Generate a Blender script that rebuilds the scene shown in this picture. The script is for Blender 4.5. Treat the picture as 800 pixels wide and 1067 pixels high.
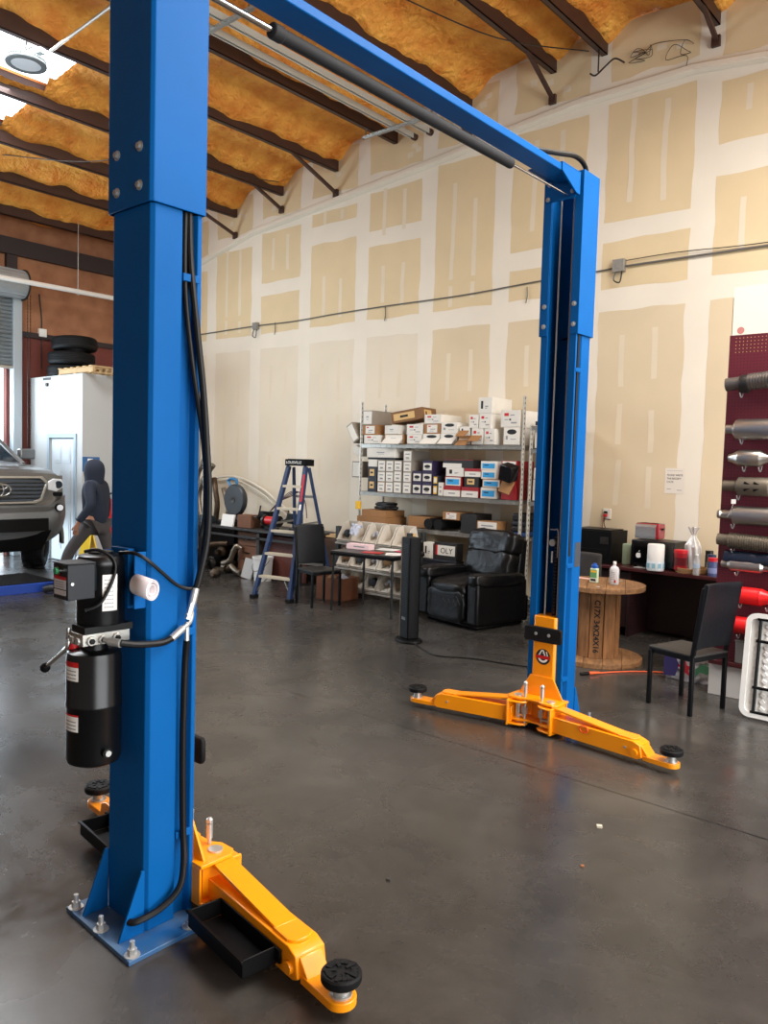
import bpy, bmesh, math, random
from mathutils import Vector, Matrix, noise
R = math.radians
PI = math.pi
random.seed(7)
S = bpy.context.scene
COL = S.collection
for o in list(bpy.data.objects):
    bpy.data.objects.remove(o)

# ------------------------------------------------------------ camera
cam_d = bpy.data.cameras.new('camera')
cam = bpy.data.objects.new('camera', cam_d)
COL.objects.link(cam)
S.camera = cam
cam_d.sensor_fit = 'HORIZONTAL'
cam_d.sensor_width = 36.0
cam_d.lens = 36.0 * 825.44 / 800.0
cam_d.clip_start = 0.05
cam_d.clip_end = 200
_r = Vector((0.756111, 0.653794, 0.029159))
_d = Vector((0.062366, -0.027631, -0.997671))
_f = Vector((-0.651465, 0.756168, -0.061667))
cam.matrix_world = Matrix(((_r.x, -_d.x, -_f.x, 0.0), (_r.y, -_d.y, -_f.y, 0.0), (_r.z, -_d.z, -_f.z, 1.80), (0, 0, 0, 1)))

# ------------------------------------------------------------ world, daylight, exposure
W = bpy.data.worlds.new('sky')
S.world = W
W.use_nodes = True
wn = W.node_tree
bg = wn.nodes['Background']
bg.inputs[0].default_value = (0.80, 0.90, 1.0, 1)
bg.inputs[1].default_value = 3.0
S.view_settings.view_transform = 'Standard'
S.view_settings.look = 'None'
S.view_settings.gamma = 1.0
S.view_settings.use_curve_mapping = False
S.view_settings.exposure = 0.1
S.cycles.max_bounces = 8
S.cycles.diffuse_bounces = 5
S.cycles.glossy_bounces = 4
S.cycles.use_denoising = True
S.cycles.sample_clamp_indirect = 6.0


def area(name, loc, tgt, sx, sy, energy, col):
    d = bpy.data.lights.new(name, 'AREA')
    d.shape = 'RECTANGLE'
    d.size, d.size_y = sx, sy
    d.energy = energy
    d.color = col
    o = bpy.data.objects.new(name, d)
    COL.objects.link(o)
    o.location = loc
    o.rotation_euler = (Vector(tgt) - Vector(loc)).to_track_quat('-Z', 'Y').to_euler()
    return o


# daylight entering by the open bay at the near end, by the far bay, and by the far roof lights, plus two added overhead fills
area('bay_daylight', (6.9, 2.2, 2.0), (-4, 3.8, 4.6), 8.4, 3.8, 640, (1.0, 0.98, 0.95))
area('far_bay_daylight', (-13.75, 4.1, 1.65), (-6, 6.4, 3.0), 3.4, 3.0, 520, (0.72, 0.87, 1.0))
area('roof_daylight_and_fill', (-9.8, 2.9, 6.15), (-9.8, 2.9, 0), 3.0, 3.0, 420, (0.93, 0.97, 1.0))
area('roof_daylight_and_fill', (2.2, 4.6, 6.0), (0.6, 4.2, 0), 3.4, 4.0, 560, (1.0, 0.98, 0.95))  # added fill out of view, no roof light is built above it
area('roof_daylight_and_fill', (-0.6, 5.4, 6.15), (-1.2, 4.6, 0), 2.6, 2.6, 330, (1.0, 0.98, 0.95))  # second added overhead fill, unseen, brightens the wall


# ------------------------------------------------------------ helpers
def lin(c):
    out = []
    for v in c:
        v /= 255.0
        out.append(v / 12.92 if v <= 0.04045 else ((v + 0.055) / 1.055) ** 2.4)
    return out


_M = {}


def pbr(name, rgb, rough=0.5, metal=0.0, var=0.0, scale=8.0, bump=0.0, bscale=None, rgb2=None, spec=0.5, stretch=None, trans=0.0, alpha=1.0, coat=0.0, emit=None, bdist=0.02):
    if name in _M:
        return _M[name]
    m = bpy.data.materials.new(name)
    m.use_nodes = True
    nt = m.node_tree
    b = nt.nodes['Principled BSDF']
    c = lin(rgb)
    b.inputs['Base Color'].default_value = (*c, 1)
    b.inputs['Roughness'].default_value = rough
    b.inputs['Metallic'].default_value = metal
    b.inputs['Specular IOR Level'].default_value = spec
    b.inputs['Transmission Weight'].default_value = trans
    b.inputs['Alpha'].default_value = alpha
    b.inputs['Coat Weight'].default_value = coat
    if emit:
        b.inputs['Emission Color'].default_value = (*lin(emit[0]), 1)
        b.inputs['Emission Strength'].default_value = emit[1]
    if var or bump or rgb2:
        tc = nt.nodes.new('ShaderNodeTexCoord')
        src = tc.outputs['Object']
        if stretch:
            mp = nt.nodes.new('ShaderNodeMapping')
            mp.inputs['Scale'].default_value = stretch
            nt.links.new(src, mp.inputs[0])
            src = mp.outputs[0]
        n = nt.nodes.new('ShaderNodeTexNoise')
        n.inputs['Scale'].default_value = scale
        n.inputs['Detail'].default_value = 5
        nt.links.new(src, n.inputs['Vector'])
        if var or rgb2:
            cr = nt.nodes.new('ShaderNodeValToRGB')
            cr.color_ramp.elements[0].position = 0.3
            cr.color_ramp.elements[1].position = 0.7
            c2 = lin(rgb2) if rgb2 else [v * (1 - var) for v in c]
            cr.color_ramp.elements[0].color = (*c2, 1)
            cr.color_ramp.elements[1].color = (*c, 1)
            nt.links.new(n.outputs['Fac'], cr.inputs[0])
            nt.links.new(cr.outputs[0], b.inputs['Base Color'])
        if bump:
            n2 = n
            if bscale:
                n2 = nt.nodes.new('ShaderNodeTexNoise')
                n2.inputs['Scale'].default_value = bscale
                n2.inputs['Detail'].default_value = 6
                nt.links.new(src, n2.inputs['Vector'])
            bp = nt.nodes.new('ShaderNodeBump')
            bp.inputs['Strength'].default_value = bump
            bp.inputs['Distance'].default_value = bdist
            nt.links.new(n2.outputs['Fac'], bp.inputs['Height'])
            nt.links.new(bp.outputs[0], b.inputs['Normal'])
    _M[name] = m
    return m


class MB:
    """collects shapes into one mesh"""

    def __init__(self, xf=None):
        self.bm = bmesh.new()
        self.xf = xf

    def add(self, vs, fs, m=0):
        if self.xf is not None:
            vs = [self.xf @ Vector(v) for v in vs]
        bv = [self.bm.verts.new(v) for v in vs]
        for f in fs:
            try:
                fc = self.bm.faces.new([bv[i] for i in f])
                fc.material_index = m
            except ValueError:
                pass
        return self

    def hexa(self, p, m=0):
        return self.add(p, [(3, 2, 1, 0), (4, 5, 6, 7), (0, 1, 5, 4), (1, 2, 6, 5), (2, 3, 7, 6), (3, 0, 4, 7)], m)

    def box(self, x0, x1, y0, y1, z0, z1, m=0):
        return self.hexa([(x0, y0, z0), (x1, y0, z0), (x1, y1, z0), (x0, y1, z0), (x0, y0, z1), (x1, y0, z1), (x1, y1, z1), (x0, y1, z1)], m)

    def rbox(self, c, s, rot=(0, 0, 0), m=0):
        from mathutils import Euler
        mt = Matrix.Translation(c) @ Euler(rot).to_matrix().to_4x4()
        x, y, z = s[0] / 2, s[1] / 2, s[2] / 2
        p = [mt @ Vector(v) for v in [(-x, -y, -z), (x, -y, -z), (x, y, -z), (-x, y, -z), (-x, -y, z), (x, -y, z), (x, y, z), (-x, y, z)]]
        return self.hexa(p, m)

    def bar(self, a, b, w, h, up=(0, 0, 1), m=0):
        a, b = Vector(a), Vector(b)
        t = (b - a).normalized()
        s = t.cross(Vector(up))
        if s.length < 1e-4:
            s = t.cross(Vector((0, 1, 0)))
        s.normalize()
        u = s.cross(t)
        s = s * (w / 2)
        u = u * (h / 2)
        return self.hexa([a - s - u, a + s - u, a + s + u, a - s + u, b - s - u, b + s - u, b + s + u, b - s + u], m)

    def cyl(self, a, b, r, r2=None, n=20, m=0, caps=True, ell=1.0):
        a, b = Vector(a), Vector(b)
        r2 = r if r2 is None else r2
        t = (b - a).normalized()
        s = t.orthogonal().normalized() if abs(t.z) < 0.999 else Vector((1, 0, 0))
        if abs(t.z) < 0.999:
            s = t.cross(Vector((0, 0, 1))).normalized()
        u = t.cross(s)
        vs = []
        for c, rr in ((a, r), (b, r2)):
            for i in range(n):
                an = 2 * PI * i / n
                vs.append(c + s * (math.cos(an) * rr) + u * (math.sin(an) * rr * ell))
        fs = [(i, (i + 1) % n, n + (i + 1) % n, n + i) for i in range(n)]
        if caps:
            fs += [tuple(range(n))[::-1], tuple(range(n, 2 * n))]
        return self.add(vs, fs, m)

    def tube(self, pts, r, n=10, m=0, res=6, smooth=True, caps=True):
        P = [Vector(p) for p in pts]
        if smooth and len(P) > 2:
            Q = []
            for i in range(len(P) - 1):
                p0 = P[max(i - 1, 0)]; p1 = P[i]; p2 = P[i + 1]; p3 = P[min(i + 2, len(P) - 1)]
                for k in range(res):
                    t = k / res
                    Q.append(0.5 * ((2 * p1) + (p2 - p0) * t + (2 * p0 - 5 * p1 + 4 * p2 - p3) * t * t + (3 * p1 - p0 - 3 * p2 + p3) * t ** 3))
            Q.append(P[-1])
            P = Q
        vs = []
        prev = None
        for i, p in enumerate(P):
            t = (P[min(i + 1, len(P) - 1)] - P[max(i - 1, 0)])
            if t.length < 1e-7:
                t = Vector((0, 0, 1))
            t.normalize()
            if prev is None:
                s = t.orthogonal().normalized()
            else:
                s = (prev - t * prev.dot(t))
                s = s.normalized() if s.length > 1e-5 else t.orthogonal().normalized()
            prev = s
            u = t.cross(s)
            rr = r[i] if isinstance(r, (list, tuple)) else r
            for k in range(n):
                an = 2 * PI * k / n
                vs.append(p + s * (math.cos(an) * rr) + u * (math.sin(an) * rr))
        fs = []
        for i in range(len(P) - 1):
            for k in range(n):
                fs.append((i * n + k, i * n + (k + 1) % n, (i + 1) * n + (k + 1) % n, (i + 1) * n + k))
        if caps:
            fs += [tuple(range(n))[::-1], tuple(range((len(P) - 1) * n, len(P) * n))]
        return self.add(vs, fs, m)

    def lathe(self, prof, o=(0, 0, 0), n=24, m=0, axis='z', sx=1.0, sy=1.0):
        vs = []
        for r, z in prof:
            for i in range(n):
                an = 2 * PI * i / n
                a, b = r * math.cos(an) * sx, r * math.sin(an) * sy
                if axis == 'z':
                    v = (a, b, z)
                elif axis == 'x':
                    v = (z, a, b)
                else:
                    v = (b, z, a)
                vs.append((v[0] + o[0], v[1] + o[1], v[2] + o[2]))
        fs = []
        k = len(prof)
        for j in range(k - 1):
            for i in range(n):
                fs.append((j * n + i, j * n + (i + 1) % n, (j + 1) * n + (i + 1) % n, (j + 1) * n + i))
        fs += [tuple(range(n))[::-1], tuple(range((k - 1) * n, k * n))]
        return self.add(vs, fs, m)

    def prism(self, poly, a, b, axis='z', m=0):
        """poly in the two other axes (x,y for z; y,z for x; x,z for y), extruded from a to b"""
        def P(p, h):
            return (p[0], p[1], h) if axis == 'z' else ((h, p[0], p[1]) if axis == 'x' else (p[0], h, p[1]))
        n = len(poly)
        vs = [P(p, a) for p in poly] + [P(p, b) for p in poly]
        fs = [tuple(range(n))[::-1], tuple(range(n, 2 * n))] + [(i, (i + 1) % n, n + (i + 1) % n, n + i) for i in range(n)]
        return self.add(vs, fs, m)

    def grid(self, fn, nu, nv, m=0):
        vs = [fn(i / nu, j / nv) for j in range(nv + 1) for i in range(nu + 1)]
        fs = [(j * (nu + 1) + i, j * (nu + 1) + i + 1, (j + 1) * (nu + 1) + i + 1, (j + 1) * (nu + 1) + i) for j in range(nv) for i in range(nu)]
        return self.add(vs, fs, m)

    def build(self, name, mats, parent=None, bevel=0.0, seg=2, ang=35, world=False, solid=0.0, sub=0, flat=False):
        bm = self.bm
        if world and parent is not None:
            bm.transform(ORG[parent.name].inverted())
        bmesh.ops.recalc_face_normals(bm, faces=bm.faces[:])
        me = bpy.data.meshes.new(name)
        bm.to_mesh(me)
        bm.free()
        if not isinstance(mats, (list, tuple)):
            mats = [mats]
        for mm in mats:
            me.materials.append(mm)
        if not flat:
            me.polygons.foreach_set('use_smooth', [True] * len(me.polygons))
            try:
                me.set_sharp_from_angle(angle=R(ang))
            except Exception:
                pass
        o = bpy.data.objects.new(name, me)
        COL.objects.link(o)
        if parent is not None:
            o.parent = parent
            ORG[o.name] = ORG[parent.name]
        else:
            ORG[o.name] = Matrix.Identity(4)
        if solid:
            s = o.modifiers.new('solid', 'SOLIDIFY')
            s.thickness = solid
            s.offset = 0
        if bevel:
            bv = o.modifiers.new('bevel', 'BEVEL')
            bv.width = bevel
            bv.segments = seg
            bv.limit_method = 'ANGLE'
            bv.angle_limit = R(40)
            bv.harden_normals = False
        if sub:
            sb = o.modifiers.new('sub', 'SUBSURF')
            sb.levels = sub
            sb.render_levels = sub
        return o


ORG = {}


def tag(o, label, cat, group=None):
    o['label'] = label
    o['category'] = cat
    if group:
        o['group'] = group
    return o


def thing(name, label, cat, loc=(0, 0, 0), rz=0.0, group=None):
    o = bpy.data.objects.new(name, None)
    o.empty_display_size = 0.1
    COL.objects.link(o)
    o.location = loc
    o.rotation_euler = (0, 0, rz)
    ORG[o.name] = Matrix.Translation(loc) @ Matrix.Rotation(rz, 4, 'Z')
    return tag(o, label, cat, group)


def struct(o):
    o['kind'] = 'structure'
    return o


def text(name, body, size, mat, parent, loc, rot, ext=0.0006, align='CENTER', sx=1.0, bold=0.0):
    """lettering as a thin solid; loc and rot in the parent's own axes"""
    c = bpy.data.curves.new(name, 'FONT')
    c.body = body
    c.size = size
    c.extrude = ext
    c.offset = bold
    c.align_x = align
    c.align_y = 'CENTER'
    c.resolution_u = 3
    c.materials.append(mat)
    o = bpy.data.objects.new(name + '_curve', c)
    COL.objects.link(o)
    bpy.context.view_layer.update()
    me = bpy.data.meshes.new_from_object(o)
    bpy.data.objects.remove(o)
    m = bpy.data.objects.new(name, me)
    COL.objects.link(m)
    m.parent = parent
    m.location = loc
    m.rotation_euler = rot
    m.scale = (sx, 1, 1)
    ORG[m.name] = ORG[parent.name]
    return m


def copy_tree(o, parent=None):
    c = o.copy()
    COL.objects.link(c)
    ORG[c.name] = ORG[o.name]
    if parent is not None:
        c.parent = parent
    for ch in [x for x in bpy.data.objects if x.parent == o]:
        copy_tree(ch, c)
    return c


# shared materials
M_BLUE = pbr('blue_paint', (5, 86, 152), 0.5, 0.0, 0.1, 3.0, coat=0.0, spec=0.1, bump=0.03, bscale=220)
M_YEL = pbr('orange_yellow_paint', (252, 154, 4), 0.33, 0.0, 0.06, 4.0, coat=0.25)
M_BLK = pbr('black_metal', (9, 10, 12), 0.42, 0.0, 0.2, 6.0, spec=0.22)
M_BLKP = pbr('black_plastic', (9, 9, 10), 0.5, spec=0.15)
M_RUB = pbr('black_rubber', (11, 11, 12), 0.65, spec=0.25, bump=0.15, bscale=90)
M_HOSE = pbr('hose_rubber', (10, 10, 11), 0.45, spec=0.3)
M_ZINC = pbr('zinc_plating', (200, 202, 200), 0.32, 0.65, 0.15, 30.0)
M_CHROME = pbr('chrome', (205, 205, 203), 0.16, 1.0)
M_ALU = pbr('aluminium', (186, 184, 178), 0.38, 1.0, 0.12, 20)
M_STEEL = pbr('dark_steel', (78, 76, 74), 0.42, 0.9, 0.35, 14)
M_WHITE = pbr('white_paper', (232, 230, 224), 0.7)
M_RED = pbr('red_paint', (190, 20, 22), 0.4)
M_INK = pbr('ink', (22, 22, 24), 0.7)
M_GREYP = pbr('grey_print', (140, 140, 142), 0.7)
M_CARD = pbr('brown_cardboard', (156, 112, 68), 0.8, 0, 0.16, 6)
M_CARDW = pbr('white_cardboard', (222, 217, 206), 0.72, 0, 0.08, 5)
M_CARDG = pbr('grey_cardboard', (150, 142, 130), 0.8, 0, 0.1, 5)
# ------------------------------------------------------------ the building
WY = 8.80            # the long drywall's face
EX = -14.0           # the far end wall's face

# floor: polished concrete with saw-cut joints
def floor_material():
    m = bpy.data.materials.new('polished_concrete')
    m.use_nodes = True
    nt = m.node_tree
    L = nt.links.new
    b = nt.nodes['Principled BSDF']
    tc = nt.nodes.new('ShaderNodeTexCoord')
    def nz(scale, det=6, rough=0.6, dist=0.0):
        n = nt.nodes.new('ShaderNodeTexNoise')
        n.inputs['Scale'].default_value = scale
        n.inputs['Detail'].default_value = det
        n.inputs['Roughness'].default_value = rough
        n.inputs['Distortion'].default_value = dist
        L(tc.outputs['Object'], n.inputs['Vector'])
        return n
    def ramp(src, a, ca, c, cc):
        r = nt.nodes.new('ShaderNodeValToRGB')
        r.color_ramp.elements[0].position = a
        r.color_ramp.elements[1].position = c
        r.color_ramp.elements[0].color = (*ca, 1)
        r.color_ramp.elements[1].color = (*cc, 1)
        L(src, r.inputs[0])
        return r
    def mix(f, a, c, mode='MIX'):
        x = nt.nodes.new('ShaderNodeMix')
        x.data_type = 'RGBA'
        x.blend_type = mode
        if hasattr(f, 'links'):
            L(f, x.inputs[0])
        else:
            x.inputs[0].default_value = f
        L(a, x.inputs[6])
        L(c, x.inputs[7])
        return x.outputs[2]
    big = ramp(nz(0.55, 7, 0.62, 0.4).outputs[0], 0.35, lin((50, 48, 46)), 0.68, lin((74, 71, 67)))
    mid = ramp(nz(3.2, 8, 0.7, 0.6).outputs[0], 0.36, (0.66, 0.64, 0.62), 0.66, (1.06, 1.05, 1.04))
    fine = ramp(nz(38, 4, 0.7).outputs[0], 0.3, (0.86, 0.86, 0.86), 0.62, (1.04, 1.04, 1.04))
    c = mix(0.8, big.outputs[0], mid.outputs[0], 'MULTIPLY')
    c = mix(0.6, c, fine.outputs[0], 'MULTIPLY')
    # pale scuffs and dark spots
    sc = ramp(nz(6.5, 9, 0.75, 1.5).outputs[0], 0.69, (0, 0, 0), 0.76, (1, 1, 1))
    rgb = nt.nodes.new('ShaderNodeRGB')
    rgb.outputs[0].default_value = (*lin((150, 143, 134)), 1)
    fm = nt.nodes.new('ShaderNodeMath')
    fm.operation = 'MULTIPLY'
    fm.inputs[1].default_value = 0.45
    L(sc.outputs[0], fm.inputs[0])
    c = mix(fm.outputs[0], c, rgb.outputs[0])
    sp = ramp(nz(2.1, 2, 0.5).outputs[0], 0.73, (0, 0, 0), 0.76, (1, 1, 1))
    rg2 = nt.nodes.new('ShaderNodeRGB')
    rg2.outputs[0].default_value = (*lin((44, 40, 37)), 1)
    fm2 = nt.nodes.new('ShaderNodeMath')
    fm2.operation = 'MULTIPLY'
    fm2.inputs[1].default_value = 0.5
    L(sp.outputs[0], fm2.inputs[0])
    c = mix(fm2.outputs[0], c, rg2.outputs[0])
    # joints
    sep = nt.nodes.new('ShaderNodeSeparateXYZ')
    L(tc.outputs['Object'], sep.inputs[0])
    fac = None
    for ax, pos in (('Y', 4.15), ('X', -4.74), ('X', -9.5), ('Y', 8.5), ('X', 0.0), ('Y', -0.3)):
        s = nt.nodes.new('ShaderNodeMath')
        s.operation = 'COMPARE'
        s.inputs[1].default_value = pos
        s.inputs[2].default_value = 0.0065
        L(sep.outputs[ax], s.inputs[0])
        if fac is None:
            fac = s.outputs[0]
        else:
            a = nt.nodes.new('ShaderNodeMath')
            a.operation = 'MAXIMUM'
            L(fac, a.inputs[0])
            L(s.outputs[0], a.inputs[1])
            fac = a.outputs[0]
    rg3 = nt.nodes.new('ShaderNodeRGB')
    rg3.outputs[0].default_value = (*lin((18, 17, 16)), 1)
    c = mix(fac, c, rg3.outputs[0])
    L(c, b.inputs['Base Color'])
    rr = ramp(nz(1.7, 6, 0.65, 0.5).outputs[0], 0.3, (0.16, 0.16, 0.16), 0.75, (0.4, 0.4, 0.4))
    L(rr.outputs[0], b.inputs['Roughness'])
    bp = nt.nodes.new('ShaderNodeBump')
    bp.inputs['Strength'].default_value = 0.05
    bp.inputs['Distance'].default_value = 0.01
    L(nz(9, 4).outputs[0], bp.inputs['Height'])
    L(bp.outputs[0], b.inputs['Normal'])
    return m


struct(MB().box(EX, 8.0, -6.0, WY, -0.12, 0.0).build('floor', floor_material(), flat=True))
# apron outside the far bay
struct(MB().box(-30, EX - 0.13, -8, 14, -0.14, -0.02).build('ground', pbr('outdoor_concrete', (190, 186, 178), 0.8, 0, 0.1, 1.0), flat=True))

# long drywall with taped joints
M_MUD = pbr('joint_compound', (231, 221, 203), 0.8, 0, 0.07, 1.6, bump=0.04, bscale=14)
M_TAN = pbr('bare_drywall', (220, 198, 158), 0.85, 0, 0.07, 2.2, bump=0.03, bscale=60)
M_STRIP = pbr('skim_strip', (224, 209, 183), 0.8, 0, 0.06, 3.0)
wl = MB()
wl.box(EX - 0.13, 8.0, WY, WY + 0.14, -0.02, 6.9, 0)


def ragged(x0, x1, z0, z1, y, m, amp=0.012, seed=0, lean=0.0):
    rnd = random.Random(seed)
    pts = []
    nx = max(3, int((x1 - x0) / 0.12)); nz_ = max(3, int((z1 - z0) / 0.14))
    for i in range(nx):
        pts.append((x0 + (x1 - x0) * i / nx, z0))
    for i in range(nz_):
        pts.append((x1, z0 + (z1 - z0) * i / nz_))
    for i in range(nx):
        pts.append((x1 - (x1 - x0) * i / nx, z1))
    for i in range(nz_):
        pts.append((x0, z1 - (z1 - z0) * i / nz_))
    vs = []
    for (a, c) in pts:
        k = noise.noise(Vector((a * 3 + seed * 7.1, c * 3, seed))) * amp * 2 + rnd.uniform(-amp, amp) * 0.35
        k2 = noise.noise(Vector((c * 3 + seed * 3.3, a * 3, seed + 9))) * amp * 2
        vs.append((a + k + lean * (c - z0), y, c + k2))
    wl.add(vs, [tuple(range(len(vs)))], m)


joints = [-13.0, -11.78, -10.56, -9.37, -8.15, -6.92, -5.71, -4.44, -3.17, -1.95, -0.73, 0.49]
# height of the upper horizontal joint in each column of boards (None = one full board up to the ledge)
upper = {0: None, 1: None, 2: (4.52, 4.73), 3: (5.17, 5.46), 4: (4.96, 5.19), 5: None, 6: (4.29, 4.51), 7: (4.45, 4.67), 8: (4.95, 5.28), 9: None, 10: (4.5, 4.72)}
ledge_pts = [(-14.0, 4.95), (-12.13, 5.32), (-10.67, 5.62), (-8.73, 5.78), (-6.73, 5.95), (-5.59, 6.07), (-4.65, 6.15), (-3.32, 6.15), (-2.59, 6.06), (-1.2, 5.9), (2.0, 5.5)]


def ledge(x):
    for (a, za), (b, zb) in zip(ledge_pts, ledge_pts[1:]):
        if a <= x <= b:
            return za + (zb - za) * (x - a) / (b - a)
    return 5.5


for k in range(len(joints) - 1):
    x0, x1 = joints[k] + 0.13, joints[k + 1] - 0.13
    sd = k * 20
    top = ledge((x0 + x1) / 2) - 0.13
    spans = []
    u = upper.get(k)
    if u:
        spans = [(3.9, u[0]), (u[1], top)]
    else:
        spans = [(3.9, top)]
    spans += [(0.02, 3.65)]
    for j, (a, c) in enumerate(spans):
        if c - a > 0.15:
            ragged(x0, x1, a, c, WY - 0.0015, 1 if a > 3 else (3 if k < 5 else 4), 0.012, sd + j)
    # boards above the ledge
    ragged(x0, x1, ledge((x0 + x1) / 2) + 0.12, ledge((x0 + x1) / 2) + 0.75, WY - 0.0015, 1, 0.02, sd + 7)
    # screw-row strips
    rnd = random.Random(100 + k)
    for fx in (0.3, 0.68):
        xs = x0 + (x1 - x0) * fx
        segs = [(4.1, 4.75 + rnd.random() * 0.3), (2.75, 3.4), (2.0, 2.55), (1.35, 1.9)] if u else [(4.3, 5.3 + 0.3 * rnd.random()), (3.95, 4.2), (2.7, 3.35), (1.5, 2.5)]
        if u and u[0] > 4.85:
            segs[0] = (4.05, 4.65)
            segs.append((5.05 if u[1] < 5.2 else 5.48, top - 0.02))
        elif u:
            segs[0] = (u[1] + 0.15, top - 0.05)
        for j, (a, c) in enumerate(segs):
            a += rnd.uniform(-0.05, 0.1); c += rnd.uniform(-0.08, 0.05)
            if c - a > 0.1:
                ragged(xs - 0.033, xs + 0.033, a, c, WY - 0.003, 2, 0.008, sd + 30 + j + int(fx * 10), lean=rnd.uniform(-0.02, 0.02))
    for j in range(3):
        xs = rnd.uniform(x0 + 0.1, x1 - 0.1); zs = ledge(xs) + rnd.uniform(0.2, 0.55)
        ragged(xs - 0.05, xs + 0.05, zs - 0.03, zs + 0.04, WY - 0.003, 2, 0.02, sd + 50 + j)
M_LITWALL = pbr('light_washed_drywall', (226, 213, 190), 0.8, 0, 0.08, 1.1)  # pale wash of the far bay's light, put into the lower-left boards' colour
M_TANLOW = pbr('lower_tan_drywall', (218, 199, 166), 0.82, 0, 0.09, 1.1)  # tan nearer the joint compound, for the remaining lower boards
struct(wl.build('wall_back', [M_MUD, M_TAN, M_STRIP, M_LITWALL, M_TANLOW], flat=True))

tb = MB()
for (a, za), (b, zb) in zip(ledge_pts, ledge_pts[1:]):
    tb.hexa([(a, WY - 0.075, za - 0.04), (b, WY - 0.075, zb - 0.04), (b, WY - 0.004, zb - 0.065), (a, WY - 0.004, za - 0.065),
             (a, WY - 0.07, za + 0.02), (b, WY - 0.07, zb + 0.02), (b, WY - 0.004, zb + 0.055), (a, WY - 0.004, za + 0.055)])
struct(tb.build('trim_1', M_MUD, bevel=0.004))

# roof: purlins along Y and sprayed foam between them
purlins = [(-13.5, 5.70), (-12.3, 5.84), (-11.1, 5.94), (-9.92, 6.08), (-8.69, 6.20), (-7.52, 6.34), (-6.25, 6.47), (-5.02, 6.59), (-4.36, 6.60), (-3.09, 6.52), (-1.87, 6.41), (-0.65, 6.3), (0.6, 6.18), (1.85, 6.06), (3.1, 5.94)]


def zb_at(x):
    for (a, za), (b, zb) in zip(purlins, purlins[1:]):
        if a <= x <= b:
            t = (x - a) / (b - a)
            return za + (zb - za) * t, t, b - a
    return (purlins[0][1], 0, 1) if x < purlins[0][0] else (purlins[-1][1] - 0.11 * (x - purlins[-1][0]), 0.5, 1.2)


SKY_X0, SKY_X1, SKY_Y0, SKY_Y1 = -11.05, -8.75, 1.6, 4.80
fo = MB()
NX, NY = 300, 150
fx0, fx1, fy0, fy1 = EX - 0.1, 3.2, -2.2, WY + 0.02


def foam(u, v):
    x = fx0 + (fx1 - fx0) * u
    y = fy0 + (fy1 - fy0) * v
    zb, t, w = zb_at(x)
    d = min(t, 1 - t) * w
    n = noise.noise(Vector((x * 1.1, y * 0.8, 1.0))) * 0.5 + noise.noise(Vector((x * 3.0, y * 2.4, 4.0))) * 0.35 + noise.noise(Vector((x * 7, y * 6, 8.0))) * 0.2
    arch = min(1.0, d / 0.34)
    arch = arch * arch * (3 - 2 * arch)
    fr = noise.noise(Vector((x * 0.3, y * 1.7, 12.0)))
    fringe = 0.145 + 0.10 * fr + 0.04 * noise.noise(Vector((x, y * 5, 3.0)))
    z = zb + fringe + (0.34 - fringe) * arch + n * 0.05
    if d < 0.05:
        z = zb + max(fringe, 0.06)
    return (x, y, z)


vs = [foam(i / NX, j / NY) for j in range(NY + 1) for i in range(NX + 1)]
fs = []
for j in range(NY):
    for i in range(NX):
        x = fx0 + (fx1 - fx0) * (i + 0.5) / NX
        y = fy0 + (fy1 - fy0) * (j + 0.5) / NY
        zb, t, w = zb_at(x)
        d = min(t, 1 - t) * w
        if SKY_X0 < x < SKY_X1 and SKY_Y0 < y < SKY_Y1 and d > 0.07:
            continue
        fs.append((j * (NX + 1) + i, j * (NX + 1) + i + 1, (j + 1) * (NX + 1) + i + 1, (j + 1) * (NX + 1) + i))
fo.add(vs, fs)
M_FOAM = pbr('sprayed_foam', (255, 188, 84), 0.6, 0, 0, 3.4, bump=1.0, bscale=13, bdist=0.07, rgb2=(226, 134, 44))
struct(fo.build('ceiling', M_FOAM, ang=180))
rf = MB()
rf.hexa([(EX - 0.2, -6.2, 6.05), (-4.3, -6.2, 7.05), (-4.3, WY + 0.2, 7.05), (EX - 0.2, WY + 0.2, 6.05), (EX - 0.2, -6.2, 6.1), (-4.3, -6.2, 7.1), (-4.3, WY + 0.2, 7.1), (EX - 0.2, WY + 0.2, 6.1)])
rf.hexa([(-4.3, -6.2, 7.05), (8.1, -6.2, 5.75), (8.1, WY + 0.2, 5.75), (-4.3, WY + 0.2, 7.05), (-4.3, -6.2, 7.1), (8.1, -6.2, 5.8), (8.1, WY + 0.2, 5.8), (-4.3, WY + 0.2, 7.1)])
struct(rf.build('roof', pbr('roof_deck', (170, 104, 44), 0.8), flat=True))

# translucent roof lights, lit by the sky above
M_SKYL = pbr('skylight_panel', (245, 248, 250), 0.6, emit=((240, 247, 255), 4.0))
for k, (a, b) in enumerate(((-9.86, -8.76), (-11.04, -9.98))):
    za, zb = zb_at(a)[0] + 0.27, zb_at(b)[0] + 0.27
    s = MB()
    n = 14
    for i in range(n):
        xa, xb = a + (b - a) * i / n, a + (b - a) * (i + 1) / n
        h = 0.012 * (i % 2)
        zl = za + (zb - za) * i / n + h; zr = za + (zb - za) * (i + 1) / n + (0.012 - h)
        s.hexa([(xa, SKY_Y0 - 0.1, zl), (xb, SKY_Y0 - 0.1, zr), (xb, SKY_Y1 + 0.06, zr), (xa, SKY_Y1 + 0.06, zl),
                (xa, SKY_Y0 - 0.1, zl + 0.01), (xb, SKY_Y0 - 0.1, zr + 0.01), (xb, SKY_Y1 + 0.06, zr + 0.01), (xa, SKY_Y1 + 0.06, zl + 0.01)])
    struct(s.build('window_%d' % (k + 1), M_SKYL, flat=True))

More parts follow.
